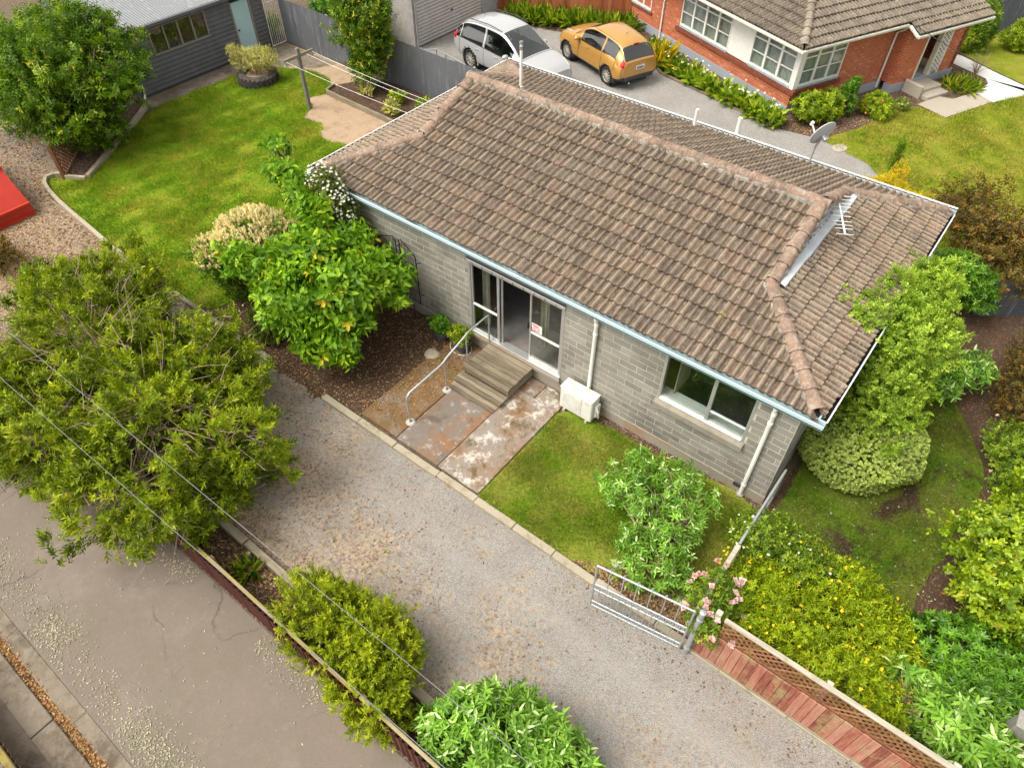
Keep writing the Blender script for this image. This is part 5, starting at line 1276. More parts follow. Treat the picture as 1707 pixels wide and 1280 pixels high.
#            x     zs   ws    zm   wm    zb    wb    ze    we    zr
MUR = [(-2.38,.45,.60,.72,.80,.98,.78,1.06,.66,1.10),(-2.26,.36,.80,.70,.90,1.00,.86,1.18,.70,1.24),(-1.95,.30,.88,.66,.94,1.03,.89,1.46,.66,1.54),(-1.45,.27,.90,.64,.95,1.02,.90,1.60,.64,1.67),
       (-.6,.26,.90,.62,.95,.99,.90,1.66,.65,1.72),(.15,.26,.90,.62,.95,.96,.90,1.60,.64,1.66),(.70,.26,.90,.62,.95,.95,.90,1.34,.68,1.40),(1.18,.27,.90,.62,.945,.95,.88,1.05,.76,1.09),(1.65,.29,.88,.60,.93,.92,.84,.97,.66,1.00),(2.08,.31,.82,.58,.86,.84,.74,.88,.55,.91),(2.32,.36,.66,.56,.70,.72,.60,.76,.45,.78)]
murano, gr, nu, nv = car('white_suv', 'white sport utility car with raked windscreen behind the corrugated fence', (-3.42,12.02,.004), R_(-8.5), MUR, M['paint_w'], (1.40,-1.40), .36, .80, [(.95*1,2.0),(2.1,3.9),(4.05,6.2)], (5.05,7.0), (.45,1.75,4.9), .5, (8.3,9.5,3.0,3.9), (.4,1.5), (2.6,4.0), False, 'parked cars', seams=((2.05,1,3),(3.97,1,3),(6.3,1,3),(7.1,3,7),(.45,2,4)))
# grille with emblem, mirror, door handles, aerial
mb = MB(); mb.cbox((2.26,0,.66), (.10,1.05,.13)); mb.build('grille', M['black'], murano, bevel=.03)
for i in range(9):
    mb = MB(); mb.cbox((2.315,-.46+i*.115,.66), (.012,.018,.11)); mb.build('grille_bar', M['chrome'], murano)
em = MB(); em.tube([(2.34,.085*math.cos(a),.665+.07*math.sin(a)) for a in np.linspace(0,2*math.pi,21)[:-1]], .013, 6, closed=True); em.bar((2.34,-.11,.665),(2.34,.11,.665),.012,.03); em.build('emblem', M['chrome'], murano, smooth=False)
def mirror(root, x, y, z, paint):
    for s in (1,-1):
        bm = bmesh.new(); bmesh.ops.create_uvsphere(bm, u_segments=12, v_segments=8, radius=1)
        for v in bm.verts: v.co = Vector((v.co.x*.09, v.co.y*.13, v.co.z*.085))
        me = bpy.data.meshes.new('mirror'); bm.to_mesh(me); bm.free(); me.polygons.foreach_set('use_smooth', [True]*len(me.polygons)); link('door_mirror', me, paint, root, (x, s*y, z))
mirror(murano, .62, 1.0, 1.06, M['paint_w'])
for s in (1,-1):
    for xx in (.05,-.95): mb = MB(); mb.cbox((xx, s*.935, .86), (.18,.03,.035)); mb.build('door_handle', M['chrome'], murano, bevel=.008)
    mb = MB(); mb.tube([(-1.6,s*.63,1.68),(-.6,s*.645,1.745),(.1,s*.635,1.69)], .014, 6); mb.build('roof_rail', M['cladding'], murano)
tb('aerial', [(-1.5,0,1.68),(-1.72,0,1.86)], .008, murano, mat='black')
JUK = [(-2.06,.40,.66,.66,.74,.90,.68,.98,.58,1.00),(-1.97,.33,.80,.64,.86,.94,.76,1.08,.62,1.11),(-1.74,.28,.86,.66,.89,1.02,.80,1.32,.58,1.38),(-1.40,.26,.87,.68,.90,1.06,.80,1.46,.56,1.53),
       (-.7,.25,.86,.66,.87,1.02,.81,1.53,.57,1.59),(-.05,.25,.86,.64,.87,1.00,.81,1.52,.57,1.58),(.42,.25,.86,.64,.88,1.00,.81,1.36,.60,1.41),(.86,.26,.87,.66,.90,1.00,.80,1.08,.68,1.12),(1.35,.28,.86,.68,.90,.96,.78,1.00,.60,1.03),(1.80,.30,.80,.64,.84,.86,.70,.90,.50,.92),(2.05,.36,.62,.58,.66,.72,.56,.76,.42,.78)]
juke, gr, nu, nv = car('gold_hatchback', 'gold orange compact crossover with black arches near the brick house', (-1.08,14.62,.004), R_(159), JUK, M['paint_o'], (1.265,-1.265), .335, .76, [(2.4,3.75),(3.9,6.1)], (5.05,6.95), (.6,2.2,4.85), 1.1, (8.0,9.3,4.0,5.2), (.2,1.35), (2.65,4.2), True, 'parked cars', seams=((2.3,2,3),(3.82,1.1,3),(6.2,1.1,3),(7.1,3,7),(.6,1.2,3)))
mirror(juke, .55, .93, 1.05, M['paint_o'])
mb = MB(); mb.cbox((-2.075,0,.76), (.03,.36,.13)); pl_ = mb.build('number_plate', M['plate'], juke)
mb = MB()
for i, w_ in enumerate((.035,.02,.035,.03,.035,.02)): mb.cbox((-2.092,.13-i*.05,.76), (.004,w_,.07))
mb.build('plate_print', M['black'], pl_)
mb = MB(); mb.cbox((-2.04,0,.42), (.10,1.28,.16)); mb.build('lower_bumper', M['cladding'], juke, bevel=.03)
mb = MB(); mb.cbox((-2.06,0,.90), (.03,.10,.035)); mb.build('emblem', M['chrome'], juke)
mb = MB(); mb.cbox((-1.70,0,1.44), (.05,.22,.05)); mb.build('brake_lamp', M['taillight'], juke, bevel=.01)
mb = MB(); mb.bar((-1.99,-.05,1.04),(-1.93,-.45,1.10),.02,.02); mb.build('rear_wiper', M['black'], juke)
tb('aerial', [(-1.1,0,1.57),(-1.25,0,1.68)], .007, juke, mat='black')
tb('exhaust', [(-2.1,.45,.28),(-1.9,.45,.28)], .035, juke, mat='chrome')
for s in (1,-1):
    mb = MB(); mb.cbox((.0, s*.875, .90), (.16,.03,.035)); mb.build('door_handle', M['paint_o'], juke, bevel=.008)
# ------------------------------------------------------------------ foliage kit
def unit(a): return a/np.maximum(np.linalg.norm(a, axis=1, keepdims=True), 1e-9)
def lump_fn(rng, n=7, f=(2.0, 5.0)):
    K = rng.normal(size=(n, 3)); K = unit(K)*rng.uniform(*f, size=(n, 1)); ph = rng.uniform(0, 6.28, n)
    return lambda d: np.cos(d @ K.T + ph).sum(1)/math.sqrt(n)
def crown_tips(rng, lobes, n, shell=.62, lump=.22, gap=0.0, up=.45, rand=.5, zmin=.05, gapf=2.2):
    """shoot tips spread through a set of ellipsoid lobes, thickest near the surface"""
    dens = np.array([l[6] if len(l) > 6 else 1.0 for l in lobes]); L = np.array([l[:6] for l in lobes], float); wgt = (L[:,3]*L[:,4]+L[:,4]*L[:,5]+L[:,3]*L[:,5])*dens; wgt = wgt/wgt.sum()
    N = int(n*1.9); li = rng.choice(len(L), N, p=wgt); d = unit(rng.normal(size=(N,3)))
    fns = [lump_fn(rng) for _ in L]; lf = np.zeros(N)
    for k in range(len(L)):
        m_ = li == k; lf[m_] = fns[k](d[m_])
    rad = (shell+(1-shell)*np.sqrt(rng.random(N)))*(1+lump*lf)
    deep = rng.random(N) < .22; rad[deep] *= rng.uniform(.45, .9, deep.sum())
    p = L[li,:3]+d*L[li,3:6]*rad[:,None]
    keep = p[:,2] > zmin
    # shoots buried deep inside another lobe are never seen
    for k in range(len(L)):
        q = (p-L[k,:3])/L[k,3:6]; keep &= ~((li != k) & ((q*q).sum(1) < .36))
    if gap > 0:
        g = lump_fn(rng, 9, (gapf*.6, gapf*1.6))(p); keep &= g > (-1.6+gap*1.6)
    p, d = p[keep][:n], d[keep][:n]
    dr = unit(d*np.array([1,1,.8])+np.array([0,0,up])+rng.normal(size=p.shape)*rand)
    return p, dr
def leaves(rng, tips, dirs, k, slen, ll, lw, spread, droop=0.0, fold=.18, curl=.12, wide=False, rnd0=None, rvar=.25, tipboost=0.0, jit=.25):
    """k leaves spiralling back from every shoot tip"""
    N = len(tips); j = np.tile(np.arange(k), N); i = np.repeat(np.arange(N), k)
    D = dirs[i]; P = tips[i]-D*(slen*(j/max(1,k-1)))[:,None]
    ref = np.where(np.abs(D[:,2:3]) > .9, np.array([[1.,0,0]]), np.array([[0,0,1.]]))
    A = unit(np.cross(D, ref)); B = np.cross(D, A)
    az = j*2.39996+np.repeat(rng.uniform(0,6.28,N), k)+rng.normal(size=N*k)*.2
    sp = np.radians(spread)*(1-.35*(j == 0))+rng.normal(size=N*k)*jit*.5
    perp = A*np.cos(az)[:,None]+B*np.sin(az)[:,None]
    ld = D*np.cos(sp)[:,None]+perp*np.sin(sp)[:,None]; ld[:,2] -= droop; ld = unit(ld)
    nn = D*np.sin(sp)[:,None]-perp*np.cos(sp)[:,None]; nn = unit(nn-ld*(nn*ld).sum(1,keepdims=True)); rt = np.cross(ld, nn)
    s = rng.uniform(.7,1.2,N*k); l = (ll*s)[:,None]; w = (lw*s)[:,None]
    base = P; tip = P+ld*l-nn*(l*curl)
    if wide:
        m1 = P+ld*(l*.35); m2 = P+ld*(l*.72)-nn*(l*curl*.45)
        V = np.stack([base, m1+rt*w*.5+nn*w*fold, m2+rt*w*.38+nn*w*fold*.7, tip, m2-rt*w*.38+nn*w*fold*.7, m1-rt*w*.5+nn*w*fold], 1)
        n_ = len(P); b = np.arange(n_)[:,None]*6
        F = np.concatenate([b+np.array([[0,1,2,3]]), b+np.array([[0,3,4,5]])], 0)
    else:
        m1 = P+ld*(l*.45)
        V = np.stack([base, m1+rt*w*.5+nn*w*fold, tip, m1-rt*w*.5+nn*w*fold], 1)
        n_ = len(P); b = np.arange(n_)[:,None]*4
        F = b+np.array([[0,1,2,3]])
    r0 = (rng.random(N) if rnd0 is None else rnd0)[i]
    r = r0*(1-rvar)+rng.random(N*k)*rvar
    if tipboost: r = np.where((j < max(2,k//3)) & (rng.random(N)[i] < tipboost), .94+.06*rng.random(N*k), np.minimum(r, .9))
    rr = np.concatenate([r, r]) if wide else r
    return V.reshape(-1,3), F, np.clip(rr, 0, 1)
def crown_obj(name, mat, parent, V, F, r, origin):
    me = np_mesh(name, V-np.array(origin), F, r); o = link(name, me, mat, parent); o['kind'] = 'stuff'; return o
M['bark'] = weathered_wood('bark', ((.07,.05,.035),(.14,.105,.075),(.22,.175,.13)), 2)
M['twig'] = simple('pale_twig', (.38,.29,.20), .9)
def woody(name, mat, parent, base, lobes, rng, r0=.07, stems=1, twigs=5, tips=None, origin=(0,0,0), spread=.15):
    mb = MB(); O = Vector(origin); base = Vector(base)
    for si in range(stems):
        b = base+Vector((rng.normal()*spread, rng.normal()*spread, 0)) if stems > 1 else base
        for (cx,cy,cz,rx,ry,rz) in [l[:6] for l in lobes]:
            if stems > 1 and rng.random() < .35: continue
            c = Vector((cx+rng.normal()*rx*.2, cy+rng.normal()*ry*.2, cz-.1*rz)); mid = b.lerp(c, .5)+Vector((rng.normal()*.12, rng.normal()*.12, .15*(c.z-b.z)))
            path = []; 
            for s in np.linspace(0,1,7): path.append((b*(1-s)**2+mid*2*s*(1-s)+c*s*s)-O)
            mb.tube(path, [max(.008, r0*(1-.72*s)) for s in np.linspace(0,1,7)], 7)
            for q in range(twigs):
                d = unit(rng.normal(size=(1,3)))[0]; d[2] = abs(d[2])*.8; e = Vector((cx+d[0]*rx*.85, cy+d[1]*ry*.85, cz+d[2]*rz*.85))
                st = b.lerp(c, rng.uniform(.6,1)); 
                mb.tube([st-O, st.lerp(e,.5)+Vector((0,0,.06))-O, e-O], [r0*.26, r0*.18, .004], 5)
    return mb.build(name, mat, parent, smooth=True)
def plant(name, label, cat, loc, lobes, mat, n, leaf, crown='foliage', trunk='stems', group=None, seed=1, tips_kw={}, wood=None, clus=None):
    """lobes are given relative to loc"""
    rng = np.random.default_rng(seed); root = thing(name, label, cat, loc, 0, group); lob = [tuple(l) for l in lobes]
    if clus:
        m_, sg = clus; tp, dr = crown_tips(rng, lob, max(8, n//m_), **tips_kw); N = len(tp); i_ = np.repeat(np.arange(N), m_); e = rng.normal(size=(N*m_, 3))
        t_ = e-dr[i_]*(e*dr[i_]).sum(1, keepdims=True); tp2 = tp[i_]+t_*sg+dr[i_]*np.abs(rng.normal(size=(N*m_,1)))*sg*1.2-dr[i_]*sg*.8*(t_**2).sum(1, keepdims=True)
        dr2 = unit(dr[i_]+t_*.45+rng.normal(size=(N*m_,3))*.2); r0 = rng.random(N)[i_]*.5+rng.random(N*m_)*.5
        V, F, r = leaves(rng, tp2, dr2, rnd0=r0, **leaf)
    else:
        tp, dr = crown_tips(rng, lob, n, **tips_kw)
        V, F, r = leaves(rng, tp, dr, **leaf)
    crown_obj(crown, mat, root, V, F, r, (0,0,0))
    w = dict(r0=.03, stems=4, twigs=3, spread=.1); w.update(wood or {})
    bx_ = w.pop('base', (0,0,-.05)); wm = w.pop('mat', M['bark']); woody(trunk, wm, root, bx_, lob, rng, **w)
    return root, rng, lob, tp, dr
def flowers(root, rng, pts, dirs, size, mat, name='flowers', k=5, seed=0, spread=70, kind='stuff', w=.7, slen=.004):
    V, F, r = leaves(rng, pts, unit(dirs+np.array([0,0,.4])), k, slen, size, size*w, spread, fold=.1, curl=.0); return crown_obj(name, mat, root, V, F, r, (0,0,0))
G3 = lambda d, l, h: [(0, d), (.45, l), (.9, h)]
# measured loosely from the picture: deep, middle and new growth of every kind
M['lf_hedge'] = leaf_mat('hedge_leaf', [(0,(.022,.04,.006)),(.25,(.065,.115,.010)),(.5,(.15,.235,.014)),(.8,(.28,.37,.025)),(.94,(.40,.45,.045)),(.99,(.33,.24,.11))])
M['lf_hedge2'] = leaf_mat('yellow_green_leaf', [(0,(.055,.095,.008)),(.35,(.15,.23,.014)),(.7,(.28,.37,.022)),(1,(.42,.48,.05))])
M['lf_bigtree'] = leaf_mat('big_tree_leaf', [(0,(.02,.055,.010)),(.4,(.06,.14,.014)),(.72,(.13,.25,.022)),(.92,(.26,.37,.04)),(1,(.42,.38,.06))])
M['lf_cherry'] = leaf_mat('cherry_leaf', [(0,(.035,.10,.014)),(.4,(.09,.22,.02)),(.7,(.17,.35,.028)),(.9,(.30,.46,.045)),(.95,(.42,.48,.06)),(1,(.50,.40,.08))])
M['lf_budd'] = leaf_mat('grey_green_leaf', [(0,(.06,.13,.03)),(.4,(.14,.28,.04)),(.75,(.23,.41,.065)),(.93,(.30,.48,.13)),(1,(.54,.64,.46))], tint=(1.25,1.25,1.0))
M['lf_pitto'] = leaf_mat('lime_leaf', [(0,(.07,.14,.016)),(.35,(.19,.31,.04)),(.7,(.34,.48,.085)),(1,(.50,.62,.18))], tint=(1.32,1.25,.9))
M['lf_round'] = leaf_mat('pale_variegated_leaf', [(0,(.26,.36,.12)),(.5,(.36,.47,.17)),(1,(.47,.57,.25))], tint=(1.3,1.2,.9))
M['lf_cam'] = leaf_mat('glossy_yellow_green', [(0,(.045,.10,.010)),(.35,(.14,.23,.016)),(.7,(.30,.40,.03)),(.93,(.42,.47,.05)),(1,(.5,.22,.08))], .3, .35, .5, tint=(1.3,1.26,.8))
M['lf_rhodo'] = leaf_mat('deep_green_leaf', [(0,(.025,.085,.012)),(.5,(.075,.21,.022)),(1,(.16,.37,.04))], .3, .4, .45)
M['lf_hyper'] = leaf_mat('hypericum_leaf', [(0,(.07,.13,.008)),(.4,(.17,.28,.012)),(.8,(.30,.41,.02)),(1,(.46,.48,.04))])
M['lf_rose'] = leaf_mat('rose_leaf', [(0,(.05,.10,.02)),(.5,(.12,.23,.03)),(.9,(.24,.36,.06)),(1,(.30,.25,.06))])
M['lf_purple'] = leaf_mat('bronze_leaf', [(0,(.035,.035,.02)),(.4,(.085,.075,.03)),(.75,(.15,.12,.035)),(1,(.28,.12,.055))])
M['lf_gold'] = leaf_mat('golden_conifer', [(0,(.16,.20,.012)),(.4,(.38,.38,.02)),(.75,(.58,.50,.03)),(1,(.62,.36,.05))])
M['lf_olive'] = leaf_mat('silver_leaf', [(0,(.14,.18,.07)),(.5,(.32,.36,.18)),(1,(.58,.60,.44))])
M['lf_lily'] = leaf_mat('lily_leaf', [(0,(.04,.09,.012)),(.4,(.11,.22,.022)),(.75,(.24,.36,.035)),(1,(.50,.50,.09))])
M['lf_bright'] = leaf_mat('bright_leaf', [(0,(.06,.12,.010)),(.5,(.17,.29,.020)),(1,(.36,.46,.05))])
M['lf_vib'] = leaf_mat('viburnum_leaf', [(0,(.03,.055,.016)),(.6,(.075,.125,.03)),(1,(.16,.2,.07))])
M['fl_cream'] = leaf_mat('cream_blossom', [(0,(.58,.46,.20)),(.5,(.74,.62,.34)),(1,(.84,.76,.50))], .3, .8, tint=(1.05,1.05,1.05))
M['fl_white'] = leaf_mat('white_blossom', [(0,(.55,.58,.45)),(1,(.82,.82,.78))], .2, .8, tint=(1.05,1.05,1.05))
M['fl_pink'] = leaf_mat('pink_rose', [(0,(.68,.34,.36)),(.6,(.80,.55,.56)),(1,(.85,.72,.70))], .2, .8, tint=(1.05,1.05,1.05))
M['fl_yellow'] = leaf_mat('yellow_flower', [(0,(.72,.46,.01)),(1,(.85,.66,.03))], .2, .8, tint=(1.05,1.05,1.05))
M['fl_orange'] = leaf_mat('orange_flower', [(0,(.70,.12,.04)),(1,(.8,.3,.12))], .2, .8, tint=(1.05,1.05,1.05))
M['fl_mauve'] = leaf_mat('pink_poppy', [(0,(.7,.3,.5)),(1,(.8,.5,.65))], .2, .8, tint=(1.05,1.05,1.05))

# ---- large hedge shrub over the left fence
hl = [(-2.2,1.7,1.2,1.3,1.2,1.0),(2.0,.1,1.55,2.3,1.75,1.45),(-.9,.5,1.5,1.9,1.9,1.2),(-2.6,.9,1.1,1.5,1.4,1.0),(3.6,.5,1.0,1.0,1.0,.9),(2.9,-1.1,1.2,1.6,1.2,.95),(.6,-1.4,1.3,1.7,1.3,1.0),(-1.3,-1.3,1.0,1.5,1.2,.9),(1.1,1.6,1.35,1.4,1.1,1.1)]
hroot, rng, lob, tp, dr = plant('hedge_shrub', 'huge overgrown yellow-green shrub spilling over the red fence on left', 'shrub', (.3,-6.3,0), hl, M['lf_hedge'], 18500, dict(k=10, slen=.16, ll=.10, lw=.036, spread=44, rvar=.35), seed=5, clus=(16,.10), tips_kw=dict(gap=.30, lump=.30, up=.55, rand=.45, gapf=2.8, shell=.55), wood=dict(r0=.06, stems=5, twigs=10, spread=.5, mat=M['twig']))
tp2, dr2 = crown_tips(rng, lob, 1500, lump=.3, gap=.3)
mb = MB()
for p, d in zip(tp2[:620], dr2[:620]):
    e = Vector(p)+Vector(d)*.12; s = Vector(p)-Vector(d)*rng.uniform(.3,.6)+Vector(rng.normal(size=3)*.08); mb.tube([s,(s+e)/2+Vector(rng.normal(size=3)*.03),e], [.009,.006,.003], 4)
mb.build('bare_twigs', M['twig'], hroot, kind='stuff')
# ---- yellow-green shrub by the sleeper
plant('fence_shrub', 'upright yellow-green shrub beside the sleeper at bottom centre', 'shrub', (8.05,-6.85,0), [(.0,.1,.75,1.15,.75,.75),(-.75,.3,.7,.6,.5,.6),(.75,-.25,.6,.7,.6,.6),(.4,.4,.9,.6,.5,.55)], M['lf_hedge2'], 4300, dict(k=10, slen=.13, ll=.07, lw=.028, spread=40, rvar=.35), seed=8, clus=(9,.08), tips_kw=dict(gap=.2, lump=.28, up=.8), wood=dict(r0=.035, stems=5, twigs=4, spread=.2))
# ---- buddleias
def budd(label, loc, lobes, n, seed, spikes=0, k=8, ll=.15, gap=.22):
    root, rng, lob, tp, dr = plant('buddleia_shrub', label, 'shrub', loc, lobes, M['lf_budd'], n, dict(k=k, slen=.12, ll=ll, lw=ll*.3, spread=62, droop=.12, curl=.25, wide=True, rvar=.35, tipboost=.3), seed=seed, tips_kw=dict(gap=gap, lump=.25, up=.7, rand=.55), wood=dict(r0=.03, stems=6, twigs=3, spread=.12, mat=M['twig']), group='buddleia shrubs')
    m_ = tp[:,2] > np.percentile(tp[:,2], 60)
    return root, rng, lob, tp, dr
budd('grey-green buddleia with long leaves at the bottom centre edge', (10.7,-6.35,0), [(.1,-.1,.6,1.05,.75,.65),(-.6,-.35,.55,.6,.55,.5),(.9,.25,.5,.6,.5,.5)], 1350, 21, ll=.13)
budd('silvery buddleia shrub on the front lawn below the window', (10.55,-1.95,0), [(-.65,.75,.8,.45,.4,.45),(.0,.85,1.0,.45,.4,.45),(.5,.55,.85,.45,.4,.4),(-.9,.2,.7,.4,.4,.4),(-.2,.25,.8,.5,.45,.45),(.5,.0,.7,.5,.45,.4),(.0,-.5,.6,.4,.4,.35),(.75,-.6,.5,.45,.45,.4),(.35,-.95,.4,.4,.3,.3)], 820, 22, k=8, ll=.105, gap=.42)
budd('grey-green buddleia at the far end of the lattice fence', (15.8,-2.35,0), [(-.15,.0,.75,.75,.55,.65),(.35,-.1,.7,.6,.5,.6),(-.7,.15,.7,.4,.4,.4)], 560, 23, k=9, ll=.17)
# ---- centre tree with big drooping leaves
ct = [(-.35,.2,2.1,1.1,1.05,.75),(.55,-.2,1.8,1.1,.95,.75),(.6,.6,1.8,.95,.75,.7),(.75,-.75,1.05,.75,.6,.5),(-.45,-.85,1.35,1.05,.65,.65),(-1.1,-.45,1.7,.8,.7,.6),(.85,.15,1.45,.6,.5,.45,.7),(-1.3,.75,2.85,.75,.45,.3,.55),(-2.3,1.1,3.1,.65,.35,.26,.5),(-2.9,1.55,3.3,.4,.25,.22,.45),(-1.7,1.5,2.7,.7,.35,.28,.5),(-1.9,-.75,1.95,.7,.5,.3,.45)]
plant('cherry_tree', 'spreading tree with large glossy drooping leaves before the house corner', 'tree', (2.17,-1.77,0), ct, M['lf_cherry'], 1950, dict(k=13, slen=.42, ll=.19, lw=.088, spread=66, droop=.5, curl=.2, wide=True, rvar=.45, tipboost=.04), 'crown', 'trunk', seed=31, tips_kw=dict(gap=.26, lump=.25, up=.25, rand=.5, shell=.5), wood=dict(r0=.06, stems=1, twigs=7))
rt, rng, lob, tp, dr = plant('cream_blossom_shrub', 'shrub topped with cream blossom plumes beside the spreading tree', 'shrub', (-.55,-1.75,0), [(0,0,1.5,1.05,.85,.75),(-.35,-.75,1.35,.6,.55,.55),(.55,.35,1.6,.7,.5,.5),(-.15,-.2,.7,.85,.8,.7)], M['lf_bigtree'], 1500, dict(k=9, slen=.2, ll=.10, lw=.045, spread=60, wide=False), seed=33, wood=dict(r0=.04))
fp, fd = crown_tips(rng, [lob[0], lob[1], lob[2]], 2600, shell=.85, lump=.18, gap=.25, up=.9); m_ = fp[:,2] > 1.45
flowers(rt, rng, fp[m_]+fd[m_]*.06, fd[m_], .046, M['fl_cream'], 'blossom', k=16, spread=48, w=.6, slen=.13)
rt, rng, lob, tp, dr = plant('viburnum_shrub', 'white-flowering shrub against the left front corner of house', 'shrub', (1.0,-.42,0), [(0,.0,3.0,.5,.34,.5),(.3,.0,2.35,.45,.34,.6),(0,-.05,1.4,.55,.38,.8)], M['lf_vib'], 1500, dict(k=9, slen=.15, ll=.06, lw=.03, spread=55), seed=35, wood=dict(r0=.03))
fp, fd = crown_tips(rng, lob[:2], 520, shell=.9, up=.8); flowers(rt, rng, fp+fd*.05, fd, .035, M['fl_white'], k=9, spread=75)
rt, rng, lob, tp, dr = plant('low_white_shrub', 'low dark bush with white dots beneath the spreading tree', 'shrub', (.75,-2.75,0), [(0,0,.35,.6,.45,.4)], M['lf_vib'], 500, dict(k=8, slen=.1, ll=.06, lw=.03, spread=55), seed=36)
fp, fd = crown_tips(rng, lob, 40, shell=.9); flowers(rt, rng, fp+fd*.05, fd, .03, M['fl_white'], k=6)
# ---- big tree at upper left
bt = [(-.1,.2,2.5,1.7,1.5,1.3),(-1.6,-.6,2.0,1.6,1.4,1.1),(.75,.95,2.3,1.0,1.0,1.0),(.2,-.6,1.5,1.1,.9,.8),(-.5,-1.0,1.9,1.4,1.0,1.0),(-1.2,1.6,2.6,1.5,1.3,1.2),(-3.2,.4,2.2,1.4,1.5,1.1),(.4,.3,.9,.9,.8,.7),(-1.0,-.5,.9,1.2,1.0,.7),(-2.8,-1.4,1.9,1.1,.9,.6)]
plant('large_tree', 'large dense green tree in front of the weatherboard shed', 'tree', (-10.6,-.55,0), bt, M['lf_bigtree'], 8200, dict(k=10, slen=.24, ll=.12, lw=.052, spread=58, droop=.3, curl=.2, rvar=.35, tipboost=.05), 'crown', 'trunk', seed=41, clus=(7,.13), tips_kw=dict(gap=.22, lump=.24, up=.3, shell=.55), wood=dict(r0=.13, stems=1, twigs=5))
plant('fence_tree', 'upright leafy tree growing in the raised bed before corrugated fence', 'tree', (-6.6,7.75,0), [(.0,.0,1.9,.95,.85,.95),(.25,.1,2.7,.9,.8,.8),(-.25,.1,3.2,.8,.8,.7),(.1,-.1,1.1,.65,.6,.5),(-.75,.4,3.3,.9,.7,.55)], M['lf_bigtree'], 3600, dict(k=10, slen=.24, ll=.12, lw=.05, spread=58, droop=.35, curl=.2, rvar=.35, tipboost=.16), 'crown', 'trunk', seed=43, clus=(7,.12), tips_kw=dict(gap=.22, lump=.25, up=.4), wood=dict(r0=.09, stems=1, twigs=5))
plant('dark_back_tree', 'dark green bush looming above the corrugated fence near white gate', 'tree', (-9.7,10.0,0), [(0,0,1.5,1.3,.9,.9),(-1.6,.3,1.3,1.1,.8,.7)], M['lf_rhodo'], 1500, dict(k=9, slen=.2, ll=.11, lw=.05, spread=58), 'crown', 'trunk', seed=44, wood=dict(r0=.08, stems=1))
plant('gate_shrub', 'low green shrub growing behind the white bar gate', 'shrub', (-13.1,8.5,0), [(0,0,.45,.5,.5,.45)], M['lf_bright'], 400, dict(k=8, slen=.1, ll=.08, lw=.03, spread=50), seed=45)
rt, rng, lob, tp, dr = plant('silver_shrub', 'silvery grey-green shrub planted in the tractor tyre', 'shrub', (-10.35,5.72,.26), [(.1,.1,.6,.5,.5,.5),(-.35,-.2,.55,.45,.4,.4),(.4,.35,.55,.4,.4,.4),(-.6,-.35,.85,.25,.25,.3)], M['lf_olive'], 1050, dict(k=10, slen=.16, ll=.055, lw=.014, spread=45), seed=46, tips_kw=dict(gap=.25, up=.8, zmin=0), wood=dict(r0=.022, stems=5, twigs=3, spread=.08, mat=M['twig']))
# ---- right hand side shrubs
plant('lime_tree', 'tall lime-green small-leaved tree against the right end of house', 'tree', (12.75,3.4,0), [(-.15,-.1,2.3,.95,1.25,1.2),(-.2,1.35,2.55,.6,.8,.8),(.1,-.9,1.4,.75,.8,.9),(.1,.6,1.5,.6,.9,1.0),(-.95,-.55,2.95,.45,.45,.3)], M['lf_pitto'], 7200, dict(k=9, slen=.13, ll=.065, lw=.036, spread=55, rvar=.4), 'crown', 'trunk', seed=51, clus=(9,.085), tips_kw=dict(gap=.14, lump=.24, up=.6), wood=dict(r0=.07, stems=2, twigs=5))
plant('round_bush', 'rounded pale variegated bush at the right front house corner', 'shrub', (12.95,1.95,0), [(0,0,.55,1.05,.85,.6),(-.55,-.1,.45,.6,.6,.5),(.55,.35,.6,.7,.6,.55)], M['lf_round'], 8500, dict(k=8, slen=.05, ll=.036, lw=.032, spread=62, rvar=.35), seed=52, tips_kw=dict(gap=.0, lump=.14, up=.25, rand=.3, shell=.85), wood=dict(r0=.035))
plant('camellia_bush', 'large glossy yellow-green bush at the right edge', 'shrub', (15.75,.95,0), [(-.1,.0,1.05,.95,.95,.95),(.15,.95,1.1,.8,.7,.8),(.0,-.85,.95,.75,.7,.75),(.7,.2,1.2,.8,.9,.9)], M['lf_cam'], 2900, dict(k=8, slen=.12, ll=.085, lw=.05, spread=62, wide=True, rvar=.35, tipboost=.02), seed=53, clus=(5,.08), tips_kw=dict(gap=.14, lump=.2, up=.5), wood=dict(r0=.045))
plant('rhododendron', 'dark green rosette-leaved bush below the glossy yellow-green bush', 'shrub', (15.75,-1.0,0), [(-.1,.1,.5,.75,.7,.5),(.5,.0,.55,.6,.7,.5),(.1,-.55,.55,.6,.5,.5)], M['lf_rhodo'], 1500, dict(k=10, slen=.06, ll=.10, lw=.032, spread=66, wide=False), seed=54, tips_kw=dict(gap=.08, lump=.18, up=.7), wood=dict(r0=.03))
rt, rng, lob, tp, dr = plant('hypericum_hedge', 'broad yellow-flowered hedge behind the lattice fence', 'hedge', (13.6,-1.95,0), [(0,.05,.5,1.45,1.0,.6),(-.95,-.35,.55,.75,.65,.55),(.95,.1,.45,.8,.9,.55),(.3,.8,.45,.85,.7,.5),(.75,-.6,.55,.85,.5,.55)], M['lf_hyper'], 8600, dict(k=9, slen=.13, ll=.07, lw=.024, spread=58, rvar=.4), seed=55, clus=(6,.07), tips_kw=dict(gap=.0, lump=.16, up=.7, shell=.75), wood=dict(r0=.022))
fp, fd = crown_tips(rng, lob, 330, shell=.95, up=.9); m_ = fp[:,2] > .45; flowers(rt, rng, fp[m_]+fd[m_]*.07, fd[m_], .034, M['fl_yellow'], k=5, spread=75, w=.9)
